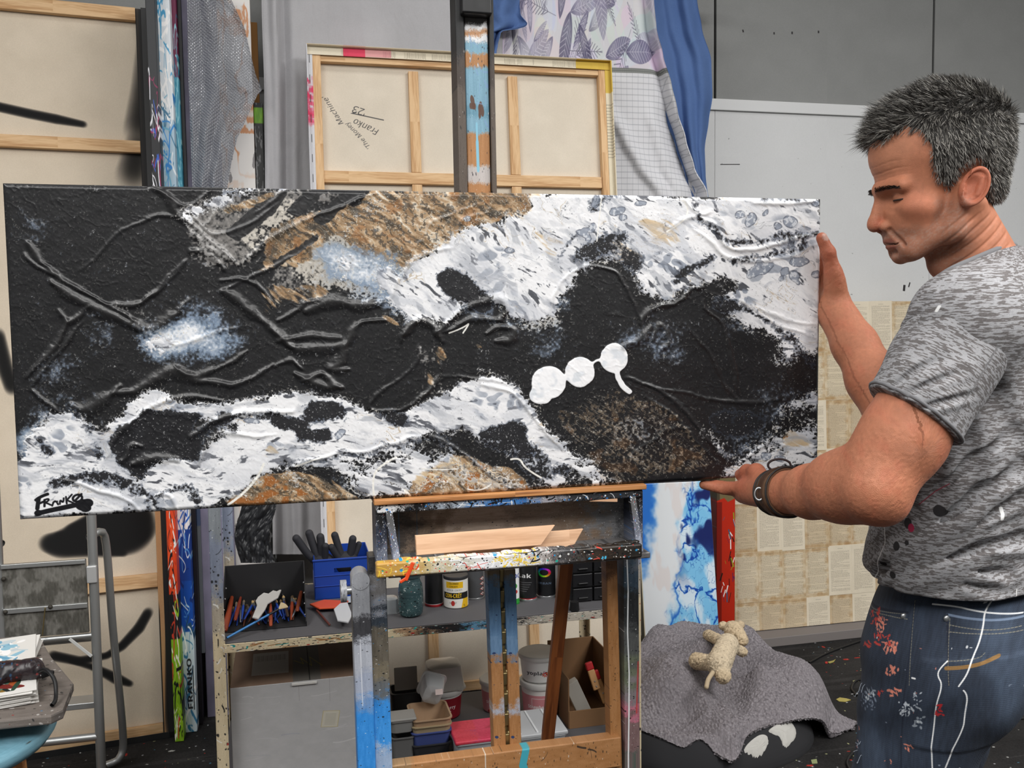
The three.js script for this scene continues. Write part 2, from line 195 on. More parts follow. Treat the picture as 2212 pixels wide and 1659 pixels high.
  const mist = mask((g) => {
    blob(g, 1, 380, 735, 95, 42); blob(g, 0.9, 480, 725, 60, 44); blob(g, 0.75, 440, 670, 44, 34); blob(g, 0.7, 210, 720, 40, 50, 0.5); blob(g, 0.6, 165, 880, 50, 24); blob(g, 0.85, 800, 605, 100, 44); blob(g, 0.6, 700, 600, 60, 40); blob(g, 0.8, 880, 650, 36, 46); blob(g, 0.7, 1040, 665, 100, 30, 0.3); blob(g, 0.65, 1170, 690, 50, 30); blob(g, 0.7, 1460, 590, 40, 40); blob(g, 0.6, 1400, 740, 90, 40); blob(g, 0.55, 1600, 700, 80, 30); blob(g, 0.6, 1640, 960, 100, 50); blob(g, 0.55, 130, 900, 70, 40); blob(g, 0.65, 780, 1040, 60, 34); blob(g, 0.6, 640, 930, 70, 20); blob(g, 0.5, 1700, 870, 80, 40); blob(g, 0.45, 1000, 870, 80, 40); blob(g, 0.45, 60, 480, 60, 40); blob(g, 0.5, 120, 800, 60, 40); blob(g, 0.6, 1440, 580, 26, 40); blob(g, 0.5, 240, 600, 30, 20); blob(g, 0.6, 1190, 760, 60, 40); blob(g, 0.5, 1400, 940, 60, 40); blob(g, 0.5, 1280, 950, 40, 30);
  }, 22, 0.25);
  const bloom = mask((g) => { blob(g, 1, 355, 738, 58, 30); blob(g, 1, 408, 716, 26, 28); blob(g, 0.95, 474, 738, 44, 30); blob(g, 0.9, 440, 680, 26, 18); blob(g, 1, 838, 590, 44, 30); blob(g, 0.9, 745, 570, 30, 46); blob(g, 0.8, 790, 575, 70, 32); blob(g, 0.8, 700, 545, 40, 24); blob(g, 0.8, 160, 882, 30, 14); blob(g, 0.7, 640, 930, 30, 12); blob(g, 0.8, 880, 655, 26, 36); blob(g, 0.8, 1190, 640, 40, 30); blob(g, 0.7, 1120, 690, 40, 16); blob(g, 0.7, 80, 960, 60, 50); }, 26, 0.25);
  const calm = mask((g) => { for (const [x, y, a, b, r = 0] of [[1450, 458, 80, 26], [1590, 425, 90, 16], [525, 990, 74, 46], [390, 1070, 64, 32], [1690, 612, 80, 42], [950, 560, 64, 34, -0.6], [1150, 460, 50, 30], [115, 1075, 80, 40], [470, 882, 110, 14], [330, 858, 50, 14], [1060, 850, 66, 30, 0.4], [1650, 478, 70, 24], [1010, 905, 60, 18], [690, 890, 50, 16], [1600, 560, 50, 20], [1720, 560, 50, 16], [1640, 690, 60, 20], [1220, 480, 40, 20], [760, 985, 60, 12, -0.2]]) blob(g, 1, x, y, a, b, r); }, 14, 0.25);
  const cells = mask((g) => { for (const [x, y, a, b = a, r = 0] of [[1703, 482, 15, 11], [1676, 490, 8, 7], [1722, 566, 24, 11, 0.1], [1640, 583, 32, 11, -0.5], [1692, 586, 11, 10], [1713, 596, 10, 11], [1757, 591, 10, 9], [1684, 601, 7, 5], [1718, 607, 4, 6], [1640, 575, 9, 14], [1620, 478, 12, 16, 0.4], [1596, 466, 12, 8], [1262, 500, 14, 8, -0.5], [1280, 492, 8, 12], [1268, 512, 7, 9], [1330, 455, 18, 9, -0.3], [1344, 470, 10, 7], [1288, 440, 9, 14, 0.3], [1380, 440, 14, 6], [1650, 462, 9, 5, -0.6], [1757, 441, 9, 7], [1010, 470, 9, 6], [1100, 540, 10, 7], [960, 590, 10, 8], [1660, 985, 12, 10], [1690, 990, 11, 8], [545, 905, 18, 7, 0.2], [300, 935, 12, 16], [690, 905, 12, 8], [735, 935, 11, 14, 0.4], [1150, 975, 10, 9]]) blob(g, 1, x, y, a, b, r); }, 2, 1);
  const wash = mask((g) => { poly(g, 1, [[600, 540], [680, 500], [760, 470], [860, 500], [960, 520], [1000, 500], [1120, 470], [1160, 470], [1000, 540], [900, 600], [860, 640], [760, 640], [660, 620]]); poly(g, 0.8, [[520, 470], [600, 425], [700, 440], [620, 520], [540, 560]]); poly(g, 0.8, [[1090, 690], [1200, 650], [1220, 700], [1150, 720]]); poly(g, 0.7, [[900, 880], [960, 840], [1050, 810], [1000, 880]]); blob(g, 0.7, 1310, 540, 70, 36); blob(g, 0.6, 700, 930, 60, 26); }, 14, 0.25);
  const rubbed = mask((g) => {                                            // worn grey, taken back to the weave
    poly(g, 1, [[400, 440], [470, 400], [600, 410], [720, 400], [760, 420], [640, 490], [560, 560], [480, 590], [430, 560], [410, 500]]); poly(g, 0.9, [[560, 560], [720, 480], [800, 540], [850, 600], [760, 600], [600, 640]]); poly(g, 0.8, [[280, 920], [420, 890], [520, 900], [430, 960], [420, 990], [280, 1000]]); line(g, 0.6, 40, [[240, 640], [300, 690], [340, 690]]); poly(g, 0.6, [[1280, 900], [1500, 900], [1550, 1010], [1330, 1030]]); poly(g, 0.7, [[900, 700], [960, 730], [940, 800], [1000, 870], [900, 880]]);
  }, 16, 0.25);
  const planks = mask((g) => { poly(g, 1, [[620, 455], [660, 420], [690, 405], [720, 405], [650, 470]]); poly(g, 1, [[680, 470], [740, 420], [770, 405], [800, 405], [700, 490]]); poly(g, 0.9, [[490, 500], [560, 440], [640, 405], [600, 460], [520, 520]]); poly(g, 0.7, [[590, 560], [700, 490], [690, 520], [600, 580]]); }, 3, 0.5);
  const spots = mask((g) => { blob(g, 1, 1187, 823, 37, 36); blob(g, 1, 1170, 850, 26, 20); blob(g, 1, 1254, 800, 32, 33); blob(g, 1, 1327, 770, 30, 32); line(g, 1, 12, [[1335, 805], [1340, 830], [1362, 843]]); line(g, 0.9, 7, [[1278, 790], [1285, 770], [1298, 775]]); }, 3, 1);
  const ridgeList = [
    [15, [[66, 515], [110, 565], [150, 600], [240, 655], [300, 690]]], [10, [[62, 540], [95, 568], [130, 590]]], [26, [[120, 600], [180, 645], [250, 680], [330, 720]]], [9, [[240, 655], [300, 655], [350, 620], [415, 560]]], [7, [[415, 560], [380, 605], [300, 650], [250, 650]]], [22, [[290, 690], [330, 705], [360, 690], [420, 640]]],
    [14, [[330, 398], [372, 425], [400, 468], [432, 492], [520, 568]]], [30, [[420, 500], [470, 540], [510, 560]]], [20, [[415, 540], [450, 545], [490, 580]]], [9, [[372, 425], [410, 442], [470, 405]]], [7, [[400, 468], [350, 462], [280, 500], [175, 580]]], [8, [[440, 490], [480, 505], [540, 490], [610, 440]]], [7, [[432, 470], [450, 490], [470, 465]]], [9, [[520, 568], [560, 535], [640, 490], [740, 445], [820, 405]]], [6, [[490, 625], [560, 590], [700, 520]]], [6, [[560, 460], [640, 405]]],
    [20, [[490, 620], [540, 660], [585, 700], [640, 745]]], [18, [[585, 705], [640, 745], [690, 745], [750, 735], [780, 700], [840, 690]]], [26, [[655, 670], [700, 652], [770, 655], [840, 645]]], [12, [[600, 690], [640, 665], [660, 650], [690, 645]]], [15, [[600, 730], [680, 722], [740, 728]]], [22, [[750, 735], [745, 770], [720, 790], [760, 790]]], [14, [[660, 820], [700, 800], [720, 820], [740, 830]]], [16, [[640, 800], [690, 825], [745, 828]]], [9, [[480, 600], [530, 600], [580, 630], [590, 660]]], [12, [[600, 790], [640, 770], [660, 790]]],
    [22, [[935, 715], [990, 670], [1050, 645], [1090, 645], [1098, 665], [1080, 690]]], [12, [[950, 712], [1020, 685], [1090, 690]]], [20, [[870, 720], [900, 690], [930, 700], [960, 735]]], [9, [[860, 735], [880, 705], [905, 690]]], [20, [[1050, 720], [1080, 705], [1110, 710], [1105, 735], [1070, 740]]],
    [22, [[240, 850], [290, 845], [340, 815], [370, 800], [440, 812], [520, 822], [600, 780]]], [20, [[150, 870], [180, 880], [240, 850], [260, 830]]], [10, [[70, 830], [110, 870], [130, 890]]], [12, [[130, 660], [150, 690], [200, 660]]], [14, [[150, 690], [110, 760], [60, 810]]], [9, [[180, 690], [120, 770], [70, 830]]], [12, [[380, 790], [400, 800], [470, 790], [540, 750]]], [7, [[385, 745], [440, 720], [490, 705], [520, 700]]],
    [10, [[225, 985], [260, 930], [340, 870], [420, 850], [490, 862]]], [13, [[410, 945], [480, 905], [560, 885], [640, 880]]], [9, [[420, 1000], [440, 960], [480, 935], [560, 945], [600, 935]]], [24, [[280, 1000], [330, 990], [385, 995]]], [12, [[260, 1000], [285, 955], [310, 960]]], [8, [[120, 1030], [200, 1060], [260, 1080], [300, 1110]]], [9, [[320, 1110], [345, 1070], [370, 1070], [385, 1105]]], [5, [[430, 1110], [425, 1000], [440, 960]]],
    [9, [[630, 1008], [690, 985], [830, 958], [925, 935]]], [9, [[925, 935], [960, 955], [1020, 990], [1110, 1055]]], [8, [[1040, 825], [1110, 850], [1160, 900], [1220, 970]]], [7, [[850, 640], [872, 590], [920, 550], [985, 532]]], [5, [[985, 532], [1000, 480], [1060, 460], [1065, 415]]], [5, [[880, 545], [915, 520], [930, 480], [985, 465], [1050, 440]]],
    [15, [[1395, 735], [1390, 690], [1420, 665], [1460, 655], [1490, 625], [1525, 615]]], [18, [[1345, 750], [1385, 730], [1410, 700]]], [14, [[1410, 735], [1430, 700], [1450, 735], [1425, 750]]], [7, [[1180, 700], [1210, 610], [1270, 575], [1330, 590], [1390, 690]]], [8, [[1520, 640], [1525, 665], [1555, 700], [1600, 850]]], [6, [[1480, 700], [1540, 780], [1570, 830], [1600, 865]]], [7, [[1345, 815], [1430, 835], [1560, 860], [1650, 868], [1685, 862]]], [7, [[1400, 825], [1460, 860], [1540, 950], [1575, 990]]], [6, [[1390, 850], [1440, 880], [1500, 940], [1560, 1000]]], [6, [[1340, 1010], [1400, 955], [1460, 925], [1500, 925]]], [8, [[1600, 995], [1640, 965], [1700, 920]]], [6, [[1525, 625], [1600, 650], [1700, 690], [1770, 705]]], [6, [[1600, 650], [1680, 700], [1770, 730]]], [5, [[1560, 560], [1600, 640], [1660, 720]]],
    [10, [[1480, 430], [1510, 462], [1540, 455]]], [8, [[1440, 500], [1480, 475], [1510, 465]]], [11, [[1505, 470], [1540, 485], [1560, 525], [1600, 540], [1680, 525], [1770, 508]]], [8, [[1490, 490], [1530, 520], [1570, 560], [1640, 565], [1770, 530]]], [9, [[1620, 440], [1680, 445], [1760, 436]]], [6, [[960, 810], [870, 880], [800, 870], [900, 780], [905, 740]]], [9, [[950, 775], [945, 815], [910, 850]]], [5, [[950, 805], [1040, 815], [1120, 830]]], [6, [[935, 830], [905, 855], [895, 880]]],
  ];
  const ridge = mask((g) => { g.globalCompositeOperation = 'lighter'; ridgeList.forEach(([w, pts], id) => { const P = new THREE.CatmullRomCurve3(pts.map(([x, y]) => V(x, y, 0))).getPoints(56); for (const [k, v] of [[1.25, 0.13], [0.9, 0.15], [0.58, 0.18], [0.3, 0.14]]) { const A = [], B = []; P.forEach((p, i) => { const q = P[Math.min(i + 1, 56)], o = P[Math.max(i - 1, 0)], l = Math.hypot(q.x - o.x, q.y - o.y) || 1, t = i / 56, h = 0.5 * w * k * (0.18 + 0.9 * Math.sin(Math.PI * clamp(t * 0.94 + 0.05)) ** 0.7) * (0.45 + 1.1 * n2(t * 7, id * 3.7, 5)), nx = -(q.y - o.y) / l, ny = (q.x - o.x) / l; A.push([p.x + nx * h, p.y + ny * h]); B.unshift([p.x - nx * h * 0.8, p.y - ny * h * 0.8]); }); g.globalAlpha = Math.min(1, 0.45 + w / 26); poly(g, v, [...A, ...B]); } }); g.globalAlpha = 1; }, 2, 1);
  const crust = (x, y) => { const e = fbm(x / 60 + 3, y / 45, 4, 61); return Math.abs(e - 0.5) < 0.02 ? 1 - Math.abs(e - 0.5) / 0.02 : 0; };

  const TW = 2048, TH = 768, ZA = 1.365, ZB = 1.68, hgt = new Float32Array(TW * TH);
  const spot = (u, v) => { const s = u * ZB / ((1 - u) * ZA + u * ZB); return [lerp(18 + 19 * v, 1768 + 4 * v, s), lerp(lerp(392, 433, s), lerp(1123, 1020, s), v)]; };
  const px = new Uint8Array(TW * TH * 4), col = [0, 0, 0], mixTo = (r, g, b, k) => { k = clamp(k); col[0] += (r - col[0]) * k; col[1] += (g - col[1]) * k; col[2] += (b - col[2]) * k; };
  for (let j = 0; j < TH; j++) for (let i = 0; i < TW; i++) {
    const [X, Y] = spot((i + 0.5) / TW, 1 - (j + 0.5) / TH);
    const wa = fbm(X / 90, Y / 70, 4, 1) - 0.5, wb = fbm(X / 90, Y / 70, 4, 2) - 0.5, x = X + wa * 46, y = Y + wb * 40;
    const fA = fbm(X / 26 + wa * 3, Y / 22 + wb * 3, 4, 3) - 0.5, fine = n2(X / 2.1, Y / 2.1, 4), grit = fbm(X / 5, Y / 5, 2, 6), sx = X + Y * 0.85, sy = Y - X * 0.75, streak = fbm(sx / 70 + wa * 2, sy / 9 + wb * 4, 4, 7) - 0.5;
    const W = white(x, y), D = dark(x, y), B = brown(x, y), M = mist(X + wa * 70, Y + wb * 60), G = rubbed(x, y), S = spots(X + fA * 6, Y + fA * 4);
    const k0 = (fine - 0.5) * 9 + fA * 10; col[0] = 27 + k0; col[1] = 27 + k0; col[2] = 29 + k0;
    mixTo(96 + grit * 60, 94 + grit * 58, 92 + grit * 56, smooth(0.42, 0.75, G * 0.75 + fA * 0.55 + (grit - 0.5) * 0.7) * 0.85);
    const WS = wash(x, y); mixTo(178 + grit * 30, 172 + grit * 29, 162 + grit * 28, smooth(0.38, 0.72, WS * 0.9 + fA * 0.5 + (grit - 0.5) * 0.75 + (fine - 0.5) * 0.25) * 0.85);
    // brown and ochre, dragged along the diagonal
    const Bv = B + streak * 0.7 + fA * 0.3, warm = smooth(-0.1, 0.12, streak + fA * 0.6);
    const bt = clamp((fbm(sx / 60 + wb * 3, sy / 12 + wa * 7, 4, 91) - 0.26) * 1.9 + (grit - 0.5) * 0.25), bc = bt < 0.35 ? [lerp(74, 132, bt / 0.35), lerp(67, 106, bt / 0.35), lerp(58, 78, bt / 0.35)] : bt < 0.7 ? [lerp(132, 172, (bt - 0.35) / 0.35), lerp(106, 144, (bt - 0.35) / 0.35), lerp(78, 112, (bt - 0.35) / 0.35)] : [lerp(172, 214, (bt - 0.7) / 0.3), lerp(144, 204, (bt - 0.7) / 0.3), lerp(112, 188, (bt - 0.7) / 0.3)];
    mixTo(...bc, smooth(0.42, 0.6, Bv) * (X > 1190 && Y > 820 && X < 1600 ? 0.42 * smooth(0.45, 0.62, grit + fA * 0.5) : 1));
    if (B > 0.3) { mixTo(208, 196, 176, smooth(0.1, 0.2, Math.abs(streak) < 0.07 ? 0.2 - Math.abs(streak + 0.1) : 0) * smooth(0.3, 0.7, B) * 0.7); mixTo(48, 44, 40, smooth(0.60, 0.7, grit + streak * 0.7) * smooth(0.35, 0.8, B) * 0.6); mixTo(146, 92, 48, smooth(0.6, 0.7, fbm(X / 34, Y / 28, 3, 44)) * smooth(0.5, 0.9, B) * (Y > 900 ? 1 : 0.4)); }
    // blue grey bloom
    mixTo(112 + grit * 40, 128 + grit * 40, 150 + grit * 40, smooth(0.25, 0.95, M * 0.95 + fA * 0.7 + (grit - 0.5) * 0.6) * 0.8);
    const BL = bloom(X + wa * 34, Y + wb * 30) + fA * 0.35 + (grit - 0.5) * 0.25; mixTo(120, 138, 160, smooth(0.22, 0.5, BL) * 0.85); mixTo(226, 228, 232, smooth(0.42, 0.8, BL));
    const up = smooth(770, 660, Y), hx = X + 30 * Math.sin(Y / 60), hy = Y - X * 0.06 + 16 * Math.sin(X / 95), flow = (p, q, a, b, o, s) => (up < 1 ? (1 - up) * fbm(hx / p + a, hy / q + b, o, s) : 0) + (up > 0 ? up * fbm(sx / p + a, sy / q + b, o, s) : 0);   // runs level below, slanting above
    // poured white
    const Wv = W + fA * 0.5 + (flow(40, 13, 0, 0, 3, 97) - 0.5) * 0.4 + (grit - 0.5) * 0.36 + (fine - 0.5) * 0.16 + streak * 0.14, wk = smooth(0.47, 0.56, Wv), haze = smooth(0.22, 0.56, Wv) * 0.6;
    mixTo(132, 134, 140, haze * smooth(0.38, 0.6, grit + (fine - 0.5) * 0.4));
    const CM = calm(X + wa * 30, Y + wb * 26), lace = Math.abs(fbm(X / 12 + wa * 2, Y / 9 + wb * 2, 3, 81) - 0.5), hole = flow(30, 9, 7 + wb * 2, wa * 5, 4, 83), zone = smooth(0.46, 0.6, fbm(X / 85 + 2, Y / 60 + 8, 3, 85));
    mixTo(206, 206, 206, smooth(0.055, 0.02, lace) * smooth(0.18, 0.38, Wv) * 0.8);
    mixTo(226, 226, 228, wk); if (wk > 0.2) { mixTo(44, 45, 50, smooth(0.60, 0.66, hole + (0.74 - Wv) * 0.22 * (Wv < 0.9 ? 1 : 0.7) + (zone - 0.75) * 0.11 - CM * 0.12) * wk * 0.88); mixTo(104, 108, 118, smooth(0.56, 0.61, hole + (0.7 - Wv) * 0.2 + (zone - 0.75) * 0.1 - CM * 0.1) * wk * 0.35); }
    if (wk > 0.3) { const f2 = flow(90, 22, 9, wb * 5, 4, 12), [c1, c2] = cell(X / 30 + wa * 3, Y / 22 + wb * 3, 5), big = smooth(0.57, 0.70, fbm(X / 120, Y / 80, 3, 19));
      mixTo(168, 171, 178, smooth(0.52, 0.68, f2) * 0.55 * smooth(1, 0.55, Wv)); mixTo(126, 134, 148, big * smooth(0.42, 0.3, c1) * 0.75); mixTo(62, 66, 76, big * smooth(0.2, 0.1, c1) * smooth(0.5, 0.7, f2) * 0.8);
      mixTo(190, 160, 116, smooth(0.5, 0.85, B + streak * 1.1 + (f2 - 0.5) * 0.8) * 0.75); const vein = smooth(0.5, 0.62, fbm(X / 60 + 5, Y / 50, 2, 52)); mixTo(120, 120, 124, (Math.abs(f2 - 0.5) < 0.008 ? 0.45 : 0) * vein); mixTo(164, 140, 106, (Math.abs(f2 - 0.56) < 0.010 ? 0.5 : 0) * vein); mixTo(176, 179, 187, smooth(0.46, 0.66, flow(110, 26, wa * 2, 3 + wb * 3, 4, 71)) * (0.55 - 0.4 * CM)); mixTo(150, 154, 162, smooth(0.56, 0.7, flow(70, 14, 31, 3 + wa * 4, 4, 73)) * (0.55 - 0.45 * CM)); if (fine > 0.93 && grit > 0.56) mixTo(70, 70, 74, 0.7); }
    else { if (fine > 0.8 && grit > 0.55 - W * 0.3 - M * 0.12 - B * 0.15) mixTo(205, 200, 188, 0.75 * clamp(0.25 + W * 1.6 + M * 0.5 + B * 0.5)); }
    const CE = cells(X + fA * 14 + wa * 8, Y + fA * 12); mixTo(118 + grit * 20, 126 + grit * 20, 140 + grit * 20, smooth(0.4, 0.6, CE) * 0.8); mixTo(58, 62, 74, smooth(0.25, 0.5, CE) * (1 - smooth(0.5, 0.85, CE)) * 0.6); if (CE > 0.5 && grit > 0.62) mixTo(214, 216, 220, 0.7);
    // black poured back over
    const Dv = D + fA * 0.55 + (grit - 0.5) * 0.6 + (fine - 0.5) * 0.2; mixTo(28 + k0, 28 + k0, 31 + k0, smooth(0.48, 0.58, Dv) * 0.96); if (Dv > 0.5 && fine > 0.84 && grit > 0.5) mixTo(190, 190, 190, 0.6); mixTo(58, 66, 80, smooth(0.3, 0.46, Dv) * (1 - smooth(0.46, 0.6, Dv)) * 0.55);
    const pl = planks(X + fA * 8, Y + fA * 6); mixTo(34 + k0, 34 + k0, 36 + k0, smooth(0.45, 0.6, pl + (grit - 0.5) * 0.3) * 0.92);
    mixTo(232, 232, 234, smooth(0.45, 0.6, S)); mixTo(196, 202, 210, smooth(0.45, 0.6, S) * smooth(0.55, 0.8, fbm(X / 16, Y / 12, 2, 33)) * 0.6);
    const R = ridge(X + wa * 22 + fA * 5, Y + wb * 22 + fA * 5), inDark = 1 - smooth(60, 140, col[0]); mixTo(54 + grit * 14, 53 + grit * 14, 52 + grit * 14, smooth(0.12, 0.6, R) * inDark * 0.38);
    if (R > 0.2 && inDark < 0.5) mixTo(190, 190, 190, 0.3);
    const o = (j * TW + i) * 4; px[o] = clamp(col[0], 0, 255); px[o + 1] = clamp(col[1], 0, 255); px[o + 2] = clamp(col[2], 0, 255); px[o + 3] = 255;
    hgt[j * TW + i] = R * 5.0 + wk * 0.7 + smooth(0.45, 0.6, S) * 0.8 + (fA + 0.5) * 0.5 + crust(X, Y) * (0.4 - wk * 0.2) + grit * 0.36 + fine * 0.16;      // mm
  }
  // lettering and drips on top, brushed onto a canvas that starts from the computed picture
  const picT = canvasTex(TW, TH, (g) => {
    const im = g.createImageData(TW, TH); for (let j = 0; j < TH; j++) im.data.set(px.subarray((TH - 1 - j) * TW * 4, (TH - j) * TW * 4), j * TW * 4); g.putImageData(im, 0, 0);
    const T = (X, Y) => { let s = (X - 22) / 1748; const u = s * ZA / (ZB - s * (ZB - ZA)), a = lerp(392, 433, s), b = lerp(1123, 1020, s); return [u * TW, (Y - a) / (b - a) * TH]; };
    g.lineCap = g.lineJoin = 'round';
    const stroke = (c, w, pts) => { g.strokeStyle = c; g.lineWidth = w; path(g, pts.map((p) => T(...p))); g.stroke(); };
    for (const [w, pts] of [[5, [[800, 1075], [795, 1040], [808, 1005], [850, 985]]], [5, [[870, 1065], [860, 1045], [880, 1072]]], [4, [[1005, 1055], [1030, 1065], [1055, 1045]]], [5, [[1100, 990], [1120, 985], [1128, 1010], [1165, 1030]]], [3, [[905, 1010], [950, 1015], [985, 1010]]], [4, [[630, 1005], [700, 980]]], [6, [[560, 1000], [545, 1045], [480, 1090]]], [4, [[1000, 715], [1018, 690], [1000, 705], [970, 715]]], [3, [[1300, 430], [1290, 520]]], [4, [[1470, 430], [1510, 465], [1440, 500]]]]) stroke('rgb(226,224,218)', w, pts);
    const black = 'rgb(18,18,22)';
    stroke(black, 9, [[66, 1076], [62, 1098]]); stroke(black, 7, [[60, 1079], [72, 1070], [86, 1066]]); stroke(black, 5, [[64, 1088], [76, 1083]]);                                   // F
    stroke(black, 5, [[79, 1079], [78, 1093]]); stroke(black, 4, [[79, 1079], [88, 1075], [88, 1081], [80, 1085]]); stroke(black, 4, [[81, 1085], [92, 1090]]);                  // R
    stroke(black, 4, [[95, 1092], [101, 1073], [108, 1089]]); stroke(black, 3, [[97, 1084], [107, 1082]]);                                                                       // A
    stroke(black, 4, [[112, 1088], [112, 1077], [120, 1087], [121, 1075]]);                                                                                                       // N
    stroke(black, 4, [[126, 1072], [127, 1087]]); stroke(black, 4, [[139, 1067], [127, 1080]]); stroke(black, 4, [[127, 1079], [142, 1086]]);                                                                     // K
    g.strokeStyle = black; g.lineWidth = 5; g.beginPath(); { const [a, b] = T(151, 1075); g.ellipse(a, b, 10, 8, -0.2, 0, 7); } g.stroke(); stroke(black, 5, [[146, 1080], [160, 1066]]);          // O
    stroke(black, 11, [[66, 1108], [90, 1102], [130, 1094], [160, 1087]]); stroke(black, 6, [[120, 1096], [172, 1084]]); g.fillStyle = black; for (const [x, y, r] of [[163, 1090, 17], [172, 1086, 13], [168, 1097, 12], [64, 1108, 9]]) { const [a, b] = T(x, y); g.beginPath(); g.ellipse(a, b, r, r * 0.8, 0, 0, 7); g.fill(); }
  });
  picT.wrapS = picT.wrapT = THREE.ClampToEdgeWrapping;
  const bumpT = dataTex(TW, TH, (u, v, i, j, c) => { const h = hgt[j * TW + i] * 28; c[0] = c[1] = c[2] = h; return c; }, false); bumpT.wrapS = bumpT.wrapT = THREE.ClampToEdgeWrapping;
  const mat = std(0xffffff, { map: picT, bumpMap: bumpT, bumpScale: 0.0022, roughness: 0.36 });
  const w = PAINT.x1 - PAINT.x0, h = PAINT.y1 - PAINT.y0, NU = 760, NV = 284;
  const o = thing('abstract_painting', 'long black and white abstract painting with thick ridges, held on the easel by the man', 'painting', [(PAINT.x0 + PAINT.x1) / 2, PAINT.y0, PAINT.z]);
  const hAt = (u, v) => { const X = clamp(u * TW - 0.5, 0, TW - 2), Y = clamp(v * TH - 0.5, 0, TH - 2), i = X | 0, j = Y | 0, p = X - i, q = Y - j, k = j * TW + i; return lerp(lerp(hgt[k], hgt[k + 1], p), lerp(hgt[k + TW], hgt[k + TW + 1], p), q); };
  const pos = [], uv = [], idx = [];
  for (let j = -1; j <= NV + 1; j++) for (let i = -1; i <= NU + 1; i++) { const u = clamp(i / NU), v = clamp(j / NV), edge = i < 0 || j < 0 || i > NU || j > NV, e = Math.min(u * w, (1 - u) * w, v * h, (1 - v) * h); pos.push((u - 0.5) * w, v * h, edge ? -PAINT.t : hAt(u, v) * 0.0009 - 0.0035 * (1 - smooth(0, 0.005, e))); uv.push(clamp(u, 0.0015, 0.9985), clamp(v, 0.003, 0.997)); }
  const m = NU + 3; for (let j = 0; j < NV + 2; j++) for (let i = 0; i < NU + 2; i++) { const a = j * m + i, b = a + 1, c = a + m, d = c + 1; idx.push(a, b, c, b, d, c); }
  let g = new THREE.BufferGeometry(); g.setAttribute('position', new THREE.Float32BufferAttribute(pos, 3)); g.setAttribute('uv', new THREE.Float32BufferAttribute(uv, 2)); g.setIndex(idx); g.computeVertexNormals();
  part(o, 'canvas', g, mat);
  const fr = [[w - 0.006, 0.045, 0, 0.0255], [w - 0.006, 0.045, 0, h - 0.0255], [0.045, h - 0.096, -w / 2 + 0.0255, h / 2], [0.045, h - 0.096, w / 2 - 0.0255, h / 2], [0.045, h - 0.096, -w / 6, h / 2], [0.045, h - 0.096, w / 6, h / 2]];
  for (const [a, b, x, y] of fr) part(o, 'stretcher_bar', moved(box(a, b, 0.02), x, y, -PAINT.t + 0.0065), pine);
  part(o, 'canvas_back', moved(box(w - 0.008, h - 0.008, 0.002, 0), 0, h / 2, -0.0115), rawCanvas);
}

// ------------------------------------------------------------------ canvases and cloths along the back wall
const planeHit = (px, py, p0, n) => { const d = ray(px, py); return EYE.clone().addScaledVector(d, p0.clone().sub(EYE).dot(n) / d.dot(n)); };
// a leaning upright plane: base line at y = yb, z = zb, leaning back to z = zt at y = H, turned by yaw about (x0, zb)
function leanPlane(x0, yb, zb, H, zt, yaw = 0) {
  const q = new THREE.Quaternion().setFromEuler(new THREE.Euler(-Math.atan2(zb - zt, H - yb), yaw, 0, 'YXZ')), o = V(x0, yb, zb), n = V(0, 0, 1).applyQuaternion(q), inv = q.clone().invert();
  return { q, o, local: (px, py) => { const p = planeHit(px, py, o, n).sub(o).applyQuaternion(inv); return [p.x, p.y]; } };
}
const place = (o, pl) => { o.position.copy(pl.o); o.quaternion.copy(pl.q); return o; };
const spray = (g, pts, r, a = 0.5, soft = 1.6, step = 3) => {            // soft sprayed line
  for (let i = 0; i + 1 < pts.length; i++) { const [x0, y0, w0 = 1] = pts[i], [x1, y1, w1 = 1] = pts[i + 1], L = Math.hypot(x1 - x0, y1 - y0); for (let s = 0; s < L; s += step) { const t = s / L, x = lerp(x0, x1, t), y = lerp(y0, y1, t), R = r * lerp(w0, w1, t); const gr = g.createRadialGradient(x, y, R * 0.45, x, y, R * soft); gr.addColorStop(0, `rgba(14,14,15,${a})`); gr.addColorStop(1, 'rgba(14,14,15,0)'); g.fillStyle = gr; g.fillRect(x - R * 2, y - R * 2, R * 4, R * 4); } }
};
const weave = (g, w, h, base, seed = 1) => { const r = rngOf(seed), im = g.createImageData(w, h); for (let i = 0, n = w * h; i < n; i++) { const x = i % w, y = (i / w) | 0, k = (hash2(x, y, seed) - 0.5) * 11 + (fbm(x / 60, y / 60, 3, seed) - 0.5) * 12; for (let c = 0; c < 3; c++) im.data[4 * i + c] = base[c] + k; im.data[4 * i + 3] = 255; } g.putImageData(im, 0, 0); };
const flatUV = (g, x0, y0, x1, y1) => { const p = g.attributes.position, a = new Float32Array(p.count * 2); for (let i = 0; i < p.count; i++) { a[2 * i] = (p.getX(i) - x0) / (x1 - x0); a[2 * i + 1] = (p.getY(i) - y0) / (y1 - y0); } g.setAttribute('uv', new THREE.BufferAttribute(a, 2)); return g; };
const vgrain = (g) => swapUV(g);

